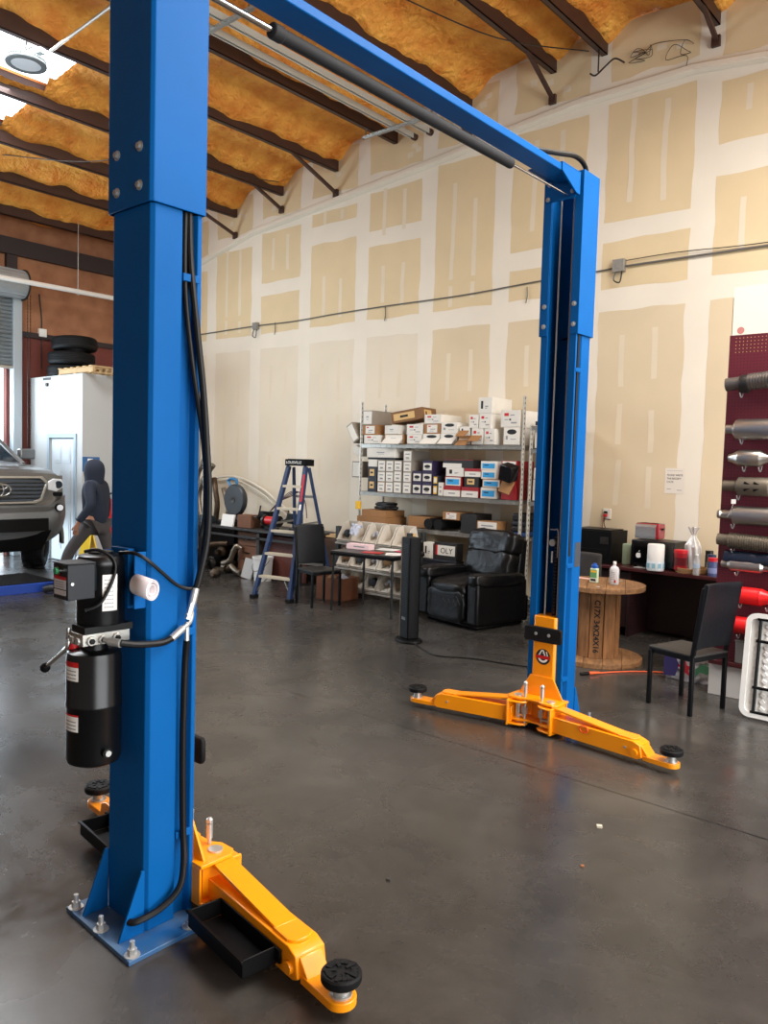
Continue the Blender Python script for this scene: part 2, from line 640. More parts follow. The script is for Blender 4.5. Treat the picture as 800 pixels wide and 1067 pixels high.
M_PUR = pbr('brown_primer', (66, 42, 34), 0.5, 0, 0.2, 5)
for k, (x, z) in enumerate(purlins):
    p = MB()
    y0, y1 = -2.2, WY - 0.01
    p.box(x - 0.006, x + 0.006, y0, y1, z, z + 0.27)
    p.box(x - 0.066, x + 0.006, y0, y1, z, z + 0.008)
    p.box(x - 0.066, x - 0.058, y0, y1, z, z + 0.03)
    struct(p.build('roof_beam', M_PUR))
for (x, y0, dz) in ((-11.1, 7.75, 0.30), (-9.92, 8.15, 0.22), (-8.69, 7.8, 0.32), (-6.25, 8.0, 0.32), (-5.02, 8.1, 0.31), (-3.09, 8.3, 0.16)):
    z = zb_at(x)[0]
    b = MB()
    b.bar((x - 0.02, y0, z + 0.03), (x - 0.02, WY - 0.03, z - dz), 0.045, 0.045)
    b.box(x - 0.07, x + 0.02, WY - 0.05, WY - 0.005, z - dz - 0.06, z - dz + 0.05)
    struct(b.build('roof_brace', M_PUR, bevel=0.004))

# far end wall with the bay opening
M_ENDF = pbr('wall_foam', (168, 118, 84), 0.85, 0, 0, 3.0, bump=0.5, bscale=12, rgb2=(138, 92, 64))
M_ENDR = pbr('red_oxide_siding', (112, 52, 42), 0.65, 0, 0.2, 2.0)
DO0, DO1, DOZ = 2.2, 6.15, 4.35
e = MB()
e.box(EX - 0.12, EX, DO1, WY + 0.14, 3.86, 6.4, 0)
e.box(EX - 0.12, EX, DO1, WY + 0.14, -0.02, 3.86, 1)
e.box(EX - 0.12, EX, DO0, DO1, DOZ, 6.4, 0)
e.box(EX - 0.12, EX, -6.0, DO0, -0.02, 6.4, 1)
e.box(EX, EX + 0.05, DO1 + 0.25, WY, 3.82, 3.91, 2)
e.box(EX, EX + 0.10, DO0, WY, 5.18, 5.46, 2)
e.box(EX, EX + 0.10, 6.12, 6.3, 4.9, 5.17, 2)
struct(e.build('wall_left', [M_ENDF, M_ENDR, pbr('eave_steel', (44, 34, 36), 0.55)]))
# walls behind the camera: solid front wall, near end wall with the open bay
M_SHED = pbr('shed_siding', (178, 172, 164), 0.8, 0, 0.1, 1.5)
struct(MB().box(EX - 0.12, 8.1, -6.14, -6.0, -0.02, 7.1).build('wall_front', M_SHED))
nw = MB()
nw.box(7.0, 7.14, -6.0, -2.1, 0, 6.2)
nw.box(7.0, 7.14, 6.6, WY, 0, 6.2)
nw.box(7.0, 7.14, -2.1, 6.6, 4.6, 6.2)
struct(nw.build('wall_right', M_SHED))
# ------------------------------------------------------------ the two-post lift
CX, Y0, Y1, CT = -2.65, 1.615, 5.09, 3.75
lift = thing('two_post_lift', 'blue two-post car lift with orange arms and overhead beam, bolted to the concrete floor', 'car lift', (CX, 1.72, 0))
near = Matrix(((1, 0, 0, CX), (0, 1, 0, Y0), (0, 0, 1, 0), (0, 0, 0, 1)))
far = Matrix(((-1, 0, 0, CX - 0.035), (0, -1, 0, Y1), (0, 0, 1, 0), (0, 0, 0, 1)))
HW = 0.134
half = [(HW - 0.014, 0), (HW, 0.014), (HW, 0.128), (HW - 0.026, 0.142), (HW - 0.026, 0.186), (HW, 0.196), (HW, 0.215), (0.082, 0.215), (0.082, 0.203), (HW - 0.036, 0.203), (HW - 0.036, 0.140), (HW - 0.012, 0.124), (HW - 0.012, 0.012)]
cprof = half + [(-a, b) for a, b in reversed(half)]


def LB(fn, xf, name, mats, par, **k):
    m = MB(xf)
    fn(m)
    return m.build(name, mats, par, world=True, **k)


def bolt(m, p, r=0.011, h=0.012, d=(0, 0, 1), mi=0, stud=0.0):
    p = Vector(p); d = Vector(d)
    m.cyl(p, p + d * 0.003, r * 1.7, n=14, m=mi)
    m.cyl(p + d * 0.003, p + d * (0.003 + h), r, n=6, m=mi)
    if stud:
        m.cyl(p + d * h, p + d * (h + stud), r * 0.55, n=10, m=mi)


def make_column(xf, side):
    col = LB(lambda m: m.prism(cprof, 0.018, CT), xf, 'column', M_BLUE, lift, bevel=0.003)
    # base plate, gussets, anchors
    def plate(m):
        m.prism([(-0.235, -0.115), (0.25, -0.135), (0.25, 0.185), (-0.235, 0.215)], 0.0, 0.018)
    LB(plate, xf, 'base_plate', pbr('worn_blue_plate', (30, 92, 150), 0.4, 0.2, 0, 7, rgb2=(88, 112, 134)), col, bevel=0.002)
    for u in (-HW + 0.002, HW - 0.012):
        def g(m, u=u):
            m.prism([(-0.105, 0.018), (-0.085, 0.018), (0.0, 0.018), (0.0, 0.255), (-0.012, 0.255)], u, u + 0.01, 'x')
        LB(g, xf, 'gusset', M_BLUE, col, bevel=0.001)
    for (u, v) in ((-0.205, -0.09), (0.0, -0.1), (0.222, -0.105), (0.222, 0.14), (-0.21, 0.17)):
        LB(lambda m: bolt(m, (u, v, 0.018), 0.017, 0.022, stud=0.03), xf, 'anchor_bolt', M_ZINC, col)
    # upper extension sleeve
    SW = HW + 0.014
    sp = [(SW - 0.012, -0.014), (SW, -0.002), (SW, 0.222), (0.086, 0.222), (0.086, 0.216), (HW + 0.003, 0.216), (HW + 0.003, -0.003)]
    sl = LB(lambda m: m.prism(sp + [(-a, b) for a, b in reversed(sp)], 2.70, CT + 0.02), xf, 'extension_sleeve', M_BLUE, col, bevel=0.003)
    for z in (2.765, 2.90):
        for u in (-0.075, 0.075):
            LB(lambda m: bolt(m, (u, -0.014, z), 0.011, 0.01, (0, -1, 0)), xf, 'sleeve_bolt', M_ZINC, sl)
        for u in (-0.112, 0.112):
            LB(lambda m: bolt(m, (u, 0.222, z), 0.010, 0.01, (0, 1, 0)), xf, 'sleeve_bolt', M_ZINC, sl)
    # cable clips on the recessed flank
    for z in (0.33, 1.12, 2.45):
        for s in ((1,) if side == 'near' else (-1,)):
            def clip(m, z=z, s=s):
                m.box(s * (HW - 0.024), s * (HW + 0.004), 0.132, 0.205, z, z + 0.028)
            LB(clip, xf, 'cable_clip', M_BLUE, col, bevel=0.002)
    # equaliser cables and the latch chain inside the channel
    for u in (-0.05, 0.045):
        LB(lambda m: m.cyl((u, 0.16, 0.75), (u, 0.16, CT - 0.1), 0.006, n=8), xf, 'lift_cable', pbr('cable_steel', (172, 168, 160), 0.5, 0.2), col)

    def chain(m):
        z = 0.76
        while z < 1.32:
            m.box(-0.024, 0.0, 0.12, 0.148, z, z + 0.012, 0)
            m.box(-0.021, -0.003, 0.125, 0.143, z + 0.012, z + 0.024, 1)
            z += 0.024
    LB(chain, xf, 'lift_chain', [M_STEEL, M_BLK], col)

    def latch(m):
        m.tube([(-0.03, 0.15, 1.18), (-0.03, 0.155, 1.36), (0.0, 0.155, 1.372), (0.028, 0.155, 1.372)], 0.005, n=8)
        m.cyl((0.012, 0.15, 1.14), (0.012, 0.15, 1.22), 0.008, n=10)
        m.cyl((0.012, 0.142, 1.28), (0.012, 0.158, 1.28), 0.024, n=16)
    LB(latch, xf, 'safety_latch', M_ZINC, col)
    return col


def make_carriage(xf):
    c = LB(lambda m: m.prism([(-0.088, 0.06), (0.088, 0.06), (0.088, 0.225), (0.075, 0.238), (-0.075, 0.238), (-0.088, 0.225)], 0.06, 0.77), xf, 'carriage', M_YEL, lift, bevel=0.004)
    def trap(m):
        m.prism([(-0.175, 0.205), (0.175, 0.205), (0.088, 0.355), (-0.088, 0.355)], 0.239, 0.25, 'y')
    LB(trap, xf, 'apron_plate', M_YEL, c, bevel=0.002)

    def tray(m):
        for z0 in (0.20, 0.05):
            m.prism([(-0.195, 0.21), (0.195, 0.21), (0.195, 0.355), (0.165, 0.39), (0.09, 0.39), (0.05, 0.365), (-0.05, 0.365), (-0.09, 0.39), (-0.165, 0.39), (-0.195, 0.355)], z0, z0 + 0.014)
        m.box(-0.04, 0.04, 0.21, 0.28, 0.064, 0.20)
        m.box(-0.185, 0.185, 0.21, 0.22, 0.064, 0.20)
    LB(tray, xf, 'arm_bracket', M_YEL, c, bevel=0.002)

    def guard(m):
        m.prism([(-0.135, 0.595), (0.135, 0.595), (0.145, 0.61), (0.145, 0.685), (0.135, 0.70), (-0.135, 0.70), (-0.145, 0.685), (-0.145, 0.61)], 0.239, 0.262, 'y', 0)
    gd = LB(guard, xf, 'door_guard', M_RUB, c, bevel=0.006)
    for u_ in (-0.05, 0.05):
        LB(lambda m: bolt(m, (u_, 0.262, 0.65), 0.007, 0.004, (0, 1, 0)), xf, 'guard_bolt', M_ZINC, gd)

    # round maker's badge: black disc, white ring figure, red band
    bd = LB(lambda m: m.cyl((0, 0.238, 0.49), (0, 0.2395, 0.49), 0.055, n=36), xf, 'badge', M_INK, c)

    def fig(m):
        # white open ring at the bottom
        pts = []
        for i in range(19):
            a = R(180 + i * 10)
            pts.append((math.cos(a), math.sin(a)))
        for (a, b) in zip(pts, pts[1:]):
            q = [(a[0] * 0.040, 0.49 + a[1] * 0.040), (b[0] * 0.040, 0.49 + b[1] * 0.040), (b[0] * 0.026, 0.49 + b[1] * 0.026), (a[0] * 0.026, 0.49 + a[1] * 0.026)]
            m.prism(q, 0.2396, 0.2402, 'y')
        # an A-shaped peak and a leaning stroke above the band
        m.prism([(0.036, 0.500), (0.024, 0.500), (0.010, 0.528), (0.000, 0.528), (0.000, 0.512), (-0.008, 0.512), (-0.008, 0.500), (-0.020, 0.500), (-0.004, 0.538), (0.014, 0.538)], 0.2396, 0.2402, 'y')
        m.prism([(-0.022, 0.53), (-0.03, 0.53), (-0.038, 0.50), (-0.030, 0.50)], 0.2396, 0.2402, 'y')
    LB(fig, xf, 'badge_figure', M_WHITE, bd)
    LB(lambda m: m.prism([(-0.056, 0.476), (0.056, 0.476), (0.056, 0.498), (-0.056, 0.498)], 0.2398, 0.2406, 'y'), xf, 'badge_band', M_RED, bd)
    for s in (-1, 1):
        def pin(m, s=s):
            m.cyl((s * 0.125, 0.33, 0.03), (s * 0.125, 0.33, 0.215), 0.022, n=18)
            m.cyl((s * 0.125, 0.33, 0.214), (s * 0.125, 0.33, 0.222), 0.03, n=20)
        LB(pin, xf, 'pivot_pin', M_ZINC, c)

        def pull(m, s=s):
            m.cyl((s * 0.065, 0.345, 0.012), (s * 0.065, 0.345, 0.30), 0.009, n=12)
            m.cyl((s * 0.065, 0.345, 0.24), (s * 0.065, 0.345, 0.30), 0.013, n=12)
            m.lathe([(0.008, 0.30), (0.014, 0.305), (0.014, 0.318), (0.006, 0.326)], (s * 0.065, 0.345, 0), 12)
            m.box(s * 0.065 - 0.014, s * 0.065 + 0.014, 0.33, 0.362, 0.10, 0.15)
            m.bar((s * 0.065, 0.345, 0.085), (s * 0.125, 0.33, 0.085), 0.03, 0.014)
        LB(pull, xf, 'arm_lock', M_ZINC, c)
    return c


def make_arm(piv, pad, trayside=0, tag_ring=False):
    """local x runs from the pivot to the pad, z up"""
    piv, pad = Vector((piv[0], piv[1], 0)), Vector((pad[0], pad[1], 0))
    d = (pad - piv)
    Ln = d.length
    a = math.atan2(d.y, d.x)
    xf = Matrix.Translation(piv) @ Matrix.Rotation(a, 4, 'Z')
    e = Ln - 0.19       # end of the outer tube

    def body(m):
        # outer box tube with sloped end
        m.prism([(0.03, 0.035), (e, 0.035), (e + 0.03, 0.05), (e + 0.015, 0.125), (e - 0.03, 0.142), (0.03, 0.142)], -0.062, 0.062, 'y')
        # clevis cheeks round the pivot
        m.prism([(-0.075, -0.05), (-0.04, -0.08), (0.06, -0.088), (0.06, 0.088), (-0.04, 0.08), (-0.075, 0.05)], 0.178, 0.19)
        m.prism([(-0.075, -0.05), (-0.04, -0.08), (0.06, -0.088), (0.06, 0.088), (-0.04, 0.08), (-0.075, 0.05)], 0.022, 0.034)
        m.box(0.045, 0.06, -0.088, 0.088, 0.015, 0.195)
    arm = LB(body, xf, 'arm', M_YEL, lift, bevel=0.004)

    def brace(m):
        z0, z1 = 0.232, 0.15
        m.hexa([(0.03, -0.045, 0.186), (e - 0.13, -0.045, z1 - 0.008), (e - 0.13, 0.045, z1 - 0.008), (0.03, 0.045, 0.186),
                (0.03, -0.045, 0.202), (e - 0.13, -0.045, z1 + 0.004), (e - 0.13, 0.045, z1 + 0.004), (0.03, 0.045, 0.202)])
        pts = [(e - 0.14, -0.05), (e - 0.05, -0.05)]
        for i in range(9):
            an = -PI / 2 + PI * i / 8
            pts.append((e - 0.05 + 0.03 * math.cos(an), 0.05 * math.sin(an)))
        pts += [(e - 0.14, 0.05)]
        m.prism(pts, 0.141, 0.153)
    LB(brace, xf, 'arm_brace', M_YEL, arm, bevel=0.002)

    def tongue(m):
        m.prism([(e - 0.05, 0.045), (e + 0.055, 0.045), (e + 0.075, 0.055), (e + 0.02, 0.118), (e - 0.05, 0.118)], -0.046, 0.046, 'y')
        pts = [(e + 0.03, -0.05)]
        for i in range(15):
            an = -PI / 2 + PI * i / 14
            pts.append((Ln + 0.052 * math.cos(an), 0.052 * math.sin(an)))
        pts.append((e + 0.03, 0.05))
        m.prism(pts, 0.035, 0.065)
    LB(tongue, xf, 'arm_extension', M_YEL, arm, bevel=0.003)

    def screw(m):
        m.cyl((Ln, 0, 0.06), (Ln, 0, 0.11), 0.028, n=20)
        m.cyl((Ln, 0, 0.065), (Ln, 0, 0.072), 0.038, n=20)
    LB(screw, xf, 'pad_screw', M_ZINC, arm)
    pd = MB(xf)
    pd.lathe([(0.045, 0.108), (0.064, 0.111), (0.068, 0.118), (0.068, 0.138), (0.063, 0.144), (0.02, 0.144), (0.0, 0.144)], (Ln, 0, 0), 30)
    for i in range(5):
        an = 2 * PI * i / 5 + 0.3
        pd.bar((Ln + 0.018 * math.cos(an), 0.018 * math.sin(an), 0.145), (Ln + 0.06 * math.cos(an), 0.06 * math.sin(an), 0.145), 0.012, 0.008)
    n = 20
    for i in range(n):
        a0, a1 = 2 * PI * i / n, 2 * PI * (i + 1) / n
        if i % 4 != 0:
            pd.bar((Ln + 0.044 * math.cos(a0), 0.044 * math.sin(a0), 0.145), (Ln + 0.044 * math.cos(a1), 0.044 * math.sin(a1), 0.145), 0.022, 0.007)
    pd.build('lifting_pad', M_RUB, arm, world=True)

    for s in (-1, 1):
        LB(lambda m: m.cyl((e - 0.08, s * 0.061, 0.09), (e - 0.08, s * 0.068, 0.09), 0.008, n=10), xf, 'stop_bolt', M_ZINC, arm)
    LB(lambda m: m.cyl((e - 0.015, -0.06, 0.075), (e - 0.015, -0.076, 0.075), 0.022, n=14), xf, 'stop_boss', M_YEL, arm)
    if trayside:
        s = trayside
        t = MB(xf)
        x0, x1, y0, y1 = 0.17, e - 0.09, s * 0.066, s * 0.205
        ya, yb = min(y0, y1), max(y0, y1)
        t.prism([(x0 + 0.015, ya), (x1 - 0.015, ya), (x1 - 0.015, yb), (x0 + 0.015, yb)], 0.05, 0.055)
        for (xa, xb, yc, yd) in ((x0, x1, ya, ya + 0.006), (x0, x1, yb - 0.006, yb), (x0, x0 + 0.006, ya, yb), (x1 - 0.006, x1, ya, yb)):
            t.box(xa, xb, yc, yd, 0.05, 0.115)
        t.box(x0 - 0.008, x1 + 0.008, yb if s > 0 else ya - 0.008, yb + 0.008 if s > 0 else ya, 0.106, 0.117)
        t.box(x1 - 0.002, x1 + 0.03, min(y0, y0 + s * 0.01), max(y0, y0 + s * 0.01), 0.065, 0.115)
        t.build('tool_tray', M_BLKP, arm, world=True, bevel=0.003)
    if tag_ring:
        r = MB(xf)
        pts = [(0.30 + 0.03 * math.cos(t_) , -0.067, 0.125 + 0.022 * math.sin(t_)) for t_ in [2 * PI * i / 14 for i in range(15)]]
        r.tube(pts, 0.004, n=6, res=2)
        r.build('pull_ring', pbr('orange_cord', (236, 84, 30), 0.5), arm, world=True)
    return arm


col_near = make_column(near, 'near')
col_far = make_column(far, 'far')
make_carriage(near)
make_carriage(far)
make_arm((CX + 0.125, 1.945), (-1.695, 1.822), trayside=-1)
make_arm((CX - 0.125, 1.945), (-3.60, 2.04), trayside=1)
make_arm((CX - 0.16, 4.76), (-3.58, 4.60))
make_arm((CX + 0.09, 4.76), (-1.70, 4.675), tag_ring=True)

# overhead beam and its end brackets
def ob(m):
    m.box(CX - 0.055, CX + 0.085, 1.72, 4.90, 3.69, 3.735)
beam = MB()
beam.box(CX - 0.055, CX + 0.088, 1.70, 4.80, 3.69, 3.735)
beam = beam.build('overhead_beam', M_BLUE, lift, world=True, bevel=0.005)
eb = MB()
eb.prism([(CX - 0.15, 3.735), (CX - 0.15, 3.585), (CX + 0.06, 3.585), (CX + 0.085, 3.61), (CX + 0.085, 3.735)], 4.83, 4.845, 'y')
eb.prism([(4.60, 3.735), (4.60, 3.69), (4.80, 3.60), (4.845, 3.60), (4.845, 3.735)], CX + 0.085, CX + 0.098, 'x')
eb.box(CX - 0.155, CX + 0.098, 4.60, 4.845, 3.735, 3.745)
eb = eb.build('beam_bracket', M_BLUE, beam, world=True, bevel=0.002)
for p in ((CX - 0.13, 4.83, 3.605), (CX - 0.12, 4.83, 3.70), (CX + 0.05, 4.83, 3.63)):
    LB(lambda m: bolt(m, p, 0.009, 0.008, (0, -1, 0)), None, 'bracket_bolt', M_ZINC, beam)
# padded shut-off bar beside the beam with its rods and switch bracket
sb = MB()
sb.cyl((CX + 0.0, 2.30, 3.60), (CX + 0.02, 4.12, 3.60), 0.03, n=20)
sb.cyl((CX - 0.0, 2.26, 3.60), (CX + 0.0, 2.32, 3.60), 0.034, n=20)
sb = sb.build('padded_bar', pbr('foam_sleeve', (26, 27, 29), 0.8, 0, 0.2, 30), lift, world=True, bevel=0.006)
for (p_, q_, r_) in (((CX - 0.01, 1.90, 3.605), (CX, 2.27, 3.60), 0.014), ((CX + 0.02, 4.12, 3.60), (CX + 0.03, 4.84, 3.60), 0.008)):
    LB(lambda m: m.cyl(p_, q_, r_, n=12), None, 'bar_rod', M_CHROME, sb)
sk = MB()
sk.box(CX - 0.065, CX + 0.005, 1.87, 1.88, 3.55, 3.72)
sk.box(CX - 0.065, CX - 0.058, 1.84, 1.96, 3.56, 3.72)
sk.box(CX - 0.02, CX + 0.05, 1.93, 2.0, 3.625, 3.69)
sk.cyl((CX + 0.03, 1.99, 3.645), (CX + 0.06, 2.03, 3.63), 0.012, n=10)
sk.build('switch_bracket', M_BLK, sb, world=True, bevel=0.003)

# far column: hose over the top and decal on the flank
h = MB()
h.tube([(CX + 0.03, 4.35, 3.755), (CX + 0.06, 4.6, 3.80), (CX + 0.085, 4.78, 3.83), (CX + 0.09, 4.90, 3.81), (CX + 0.09, 4.945, 3.74), (CX + 0.085, 4.945, 3.6)], 0.016)
h.build('top_hose', M_HOSE, col_far, world=True)
h = MB()
h.tube([(CX + 0.09, 4.925, 2.72), (CX + 0.09, 4.925, 2.0), (CX + 0.088, 4.918, 1.6), (CX + 0.088, 4.925, 1.2)], 0.012)
h.build('column_hose', M_HOSE, col_far, world=True)
dc = MB()
dc.box(CX + 0.0992, CX + 0.1004, 4.99, 5.07, 1.12, 1.29)
dc.build('decal', pbr('grey_decal', (62, 66, 70), 0.5), col_far, world=True)

# ------------------------------------------------------------ hydraulic power unit on the near column
PX, PY = -2.645, 1.50
mo = MB()
mo.lathe([(0.055, 1.185), (0.082, 1.19), (0.084, 1.20), (0.084, 1.398), (0.086, 1.402), (0.086, 1.42), (0.078, 1.436), (0.05, 1.444), (0.0, 1.445)], (PX, PY, 0), 36)
mo.cyl((PX, PY, 1.444), (PX, PY, 1.451), 0.045, n=24)
pu = mo.build('power_unit', pbr('gloss_black', (9, 10, 12), 0.3, 0, 0, spec=0.35), lift, world=True)
cb = MB()
cb.box(-2.63, -2.53, 1.315, 1.415, 1.303, 1.425)
cb.box(-2.634, -2.526, 1.311, 1.417, 1.425, 1.43)
cb.prism([(-2.66, 1.41), (-2.565, 1.41), (-2.58, 1.45), (-2.66, 1.45)], 1.32, 1.42)
cb = cb.build('control_box', pbr('dark_box', (18, 23, 29), 0.4, spec=0.35), pu, world=True, bevel=0.003)
bt = MB()
bt.cyl((-2.585, 1.316, 1.402), (-2.585, 1.305, 1.402), 0.016, n=22, m=0)
bt.cyl((-2.585, 1.305, 1.402), (-2.585, 1.297, 1.402), 0.011, n=22, m=1)
bt.build('push_button', [M_CHROME, pbr('green_button', (40, 130, 80), 0.35)], cb, world=True)
wl_ = MB()
wl_.box(-2.62, -2.542, 1.3135, 1.315, 1.372, 1.383, 0)
wl_.box(-2.62, -2.542, 1.3135, 1.315, 1.340, 1.372, 1)
wl_.box(-2.62, -2.542, 1.3135, 1.315, 1.319, 1.336, 1)
for i in range(3):
    wl_.box(-2.612, -2.555, 1.3128, 1.3136, 1.346 + i * 0.008, 1.349 + i * 0.008, 2)
wl_.build('warning_label', [M_RED, pbr('grey_label', (196, 194, 196), 0.5), M_GREYP], cb, world=True)
lk = MB()
lk.cyl((-2.53, 1.33, 1.36), (-2.525, 1.33, 1.36), 0.006, n=10)
lk.build('cover_screw', M_CHROME, cb, world=True)
# paper label wrapped on the motor
ml = MB()
a0, a1 = R(-25), R(12)
for i in range(8):
    aa, ab = a0 + (a1 - a0) * i / 8, a0 + (a1 - a0) * (i + 1) / 8
    q = [(PX + r_ * math.cos(t_), PY + r_ * math.sin(t_)) for r_, t_ in ((0.0845, aa), (0.0845, ab), (0.0855, ab), (0.0855, aa))]
    ml.prism(q, 1.245, 1.375, 'z', 0)
    if 1 <= i < 6:
        for k in range(8):
            q2 = [(PX + r_ * math.cos(t_), PY + r_ * math.sin(t_)) for r_, t_ in ((0.0854, aa), (0.0854, ab - 0.02), (0.0859, ab - 0.02), (0.0859, aa))]
            ml.prism(q2, 1.257 + k * 0.014, 1.2605 + k * 0.014, 'z', 1)
ml.build('motor_label', [M_WHITE, M_GREYP], pu, world=True)
mf = MB()
mf.box(-2.672, -2.585, 1.40, 1.585, 1.122, 1.165, 0)
mf.cyl((PX, PY, 1.165), (PX, PY, 1.19), 0.066, n=24, m=1)
for yy in (1.43, 1.475, 1.53):
    mf.cyl((-2.586, yy, 1.14), (-2.575, yy, 1.14), 0.017, n=16, m=0)
    mf.cyl((-2.575, yy, 1.14), (-2.568, yy, 1.14), 0.011, n=6, m=1)
for xx in (-2.65, -2.61):
    mf.cyl((xx, 1.40, 1.14), (xx, 1.39, 1.14), 0.014, n=6, m=2)
mf.build('valve_block', [M_ALU, M_BLK, M_ZINC], pu, world=True, bevel=0.002)
ad = MB()
ad.prism([(-2.68, 1.41), (-2.58, 1.405), (-2.575, 1.59), (-2.69, 1.59)], 1.166, 1.19)
ad.build('motor_flange', M_BLK, pu, world=True)
lv = MB()
lv.cyl((-2.672, 1.415, 1.145), (-2.70, 1.41, 1.15), 0.012, n=12)
lv.cyl((-2.695, 1.405, 1.175), (-2.695, 1.405, 1.13), 0.008, n=10)
lv.tube([(-2.695, 1.405, 1.13), (-2.70, 1.40, 1.10), (-2.73, 1.38, 1.065), (-2.765, 1.36, 1.03)], 0.008, n=10)
lv = lv.build('release_lever', M_CHROME, pu, world=True)
kb = MB()
kb.lathe([(0.0, -0.019), (0.011, -0.015), (0.018, -0.005), (0.018, 0.006), (0.01, 0.016), (0.0, 0.019)], (-2.772, 1.357, 1.022), 18)
kb.build('lever_knob', M_BLKP, lv, world=True)
TX, TY = -2.685, 1.50
tk = MB()
tk.lathe([(0.0, 0.662), (0.078, 0.663), (0.094, 0.672), (0.098, 0.688), (0.098, 0.876), (0.100, 0.880), (0.100, 0.890), (0.098, 0.894), (0.098, 1.06), (0.094, 1.078), (0.078, 1.086), (0.05, 1.088), (0.05, 1.122), (0.0, 1.122)], (TX, TY, 0), 40)
tk = tk.build('oil_tank', pbr('gloss_black', (13, 14, 16), 0.22), pu, world=True)
cp = MB()
cp.cyl((TX - 0.05, TY - 0.05, 1.07), (TX - 0.05, TY - 0.055, 1.092), 0.02, n=16, m=1)
cp.cyl((TX - 0.05, TY - 0.055, 1.09), (TX - 0.05, TY - 0.06, 1.115), 0.022, n=16, m=0)
cp.build('filler_cap', [M_RED, M_BLK], tk, world=True)
for (z0, z1, zr) in ((0.985, 1.035, 0.019), (0.80, 0.855, 0.007)):
    lb = MB()
    a0, a1 = R(-104), R(-62)
    for i in range(8):
        aa, ab = a0 + (a1 - a0) * i / 8, a0 + (a1 - a0) * (i + 1) / 8
        q = [(TX + r_ * math.cos(t_), TY + r_ * math.sin(t_)) for r_, t_ in ((0.0985, aa), (0.0985, ab), (0.0992, ab), (0.0992, aa))]
        lb.prism(q, z0, z1, 'z', 0)
        lb.prism(q, z1, z1 + zr, 'z', 1)
        q = [(TX + r_ * math.cos(t_), TY + r_ * math.sin(t_)) for r_, t_ in ((0.0991, aa), (0.0991, ab), (0.0996, ab), (0.0996, aa))]
        if 1 <= i < 7:
            for k in range(3):
                lb.prism(q, z0 + 0.008 + k * 0.013, z0 + 0.012 + k * 0.013, 'z', 2)
    lb.build('tank_label', [M_WHITE, M_RED, M_GREYP], tk, world=True)
dp = MB()
dp.cyl((TX + 0.096, TY - 0.008, 0.722), (TX + 0.115, TY - 0.009, 0.722), 0.018, n=16, m=1)
dp.cyl((TX + 0.115, TY - 0.009, 0.722), (TX + 0.122, TY - 0.0095, 0.722), 0.011, n=12, m=0)
dp.build('drain_plug', [M_ZINC, M_BLK], tk, world=True)
bk = MB()
bk.box(-2.70, -2.585, 1.575, 1.60, 1.24, 1.46)
bk.box(-2.538, -2.530, 1.568, 1.615, 1.245, 1.452)
bk.box(-2.70, -2.694, 1.54, 1.615, 1.24, 1.45)
bk.build('mounting_bracket', M_BLUE, pu, world=True, bevel=0.002)
# power cord and hydraulic hoses
cd = MB()
cd.tube([(-2.63, 1.43, 1.455), (-2.59, 1.46, 1.462), (-2.558, 1.50, 1.43), (-2.553, 1.50, 1.37), (-2.553, 1.45, 1.28), (-2.57, 1.40, 1.255)], 0.006, n=8)
cd.tube([(-2.60, 1.55, 1.445), (-2.53, 1.565, 1.45), (-2.498, 1.60, 1.425), (-2.495, 1.66, 1.375), (-2.495, 1.73, 1.32), (-2.49, 1.79, 1.305), (-2.49, 1.815, 1.345), (-2.487, 1.825, 1.5)], 0.007, n=8)
cd.build('power_cord', M_HOSE, pu, world=True)
hs = MB()
hs.tube([(-2.50, 1.495, 1.138), (-2.485, 1.56, 1.125), (-2.482, 1.65, 1.118), (-2.482, 1.70, 1.13)], 0.013)
hs.build('hydraulic_hose', M_HOSE, lift, world=True)
ft = MB()
ft.cyl((-2.575, 1.475, 1.14), (-2.54, 1.48, 1.137), 0.010, n=10)
ft.cyl((-2.545, 1.48, 1.138), (-2.498, 1.496, 1.137), 0.015, n=12)
ft.build('hose_fitting', M_ZINC, lift, world=True)
ft = MB()
ft.cyl((-2.482, 1.695, 1.128), (-2.482, 1.745, 1.16), 0.014, n=12)
ft.tube([(-2.482, 1.745, 1.16), (-2.482, 1.775, 1.18), (-2.482, 1.782, 1.215), (-2.482, 1.76, 1.205)], 0.009, n=10)
ft.cyl((-2.482, 1.765, 1.19), (-2.482, 1.785, 1.25), 0.013, n=6)
ft.cyl((-2.482, 1.785, 1.25), (-2.482, 1.80, 1.305), 0.014, n=12)
ft.cyl((-2.486, 1.765, 1.10), (-2.486, 1.765, 1.18), 0.009, n=8)
ft.build('hose_fitting', M_ZINC, lift, world=True)
for k, (pts, r) in enumerate((
    ([(-2.482, 1.80, 1.30), (-2.478, 1.815, 1.36), (-2.470, 1.84, 1.50), (-2.468, 1.842, 1.68), (-2.472, 1.832, 1.85), (-2.482, 1.82, 2.05), (-2.503, 1.80, 2.3), (-2.526, 1.785, 2.55), (-2.528, 1.78, 2.80)], 0.013),
    ([(-2.49, 1.825, 1.5), (-2.485, 1.84, 1.62), (-2.487, 1.83, 1.85), (-2.51, 1.79, 2.15), (-2.529, 1.765, 2.45), (-2.529, 1.765, 2.8)], 0.010))):
    t = MB()
    t.tube(pts, r)
    t.build('column_hose', M_HOSE, col_near, world=True)
lh = MB()
lh.tube([(-2.486, 1.765, 1.11), (-2.50, 1.768, 1.0), (-2.51, 1.77, 0.7), (-2.505, 1.772, 0.40), (-2.49, 1.768, 0.25), (-2.478, 1.74, 0.155), (-2.482, 1.66, 0.105), (-2.50, 1.57, 0.085), (-2.53, 1.55, 0.085)], 0.013)
lh.build('column_hose', M_HOSE, col_near, world=True)
st_ = MB()
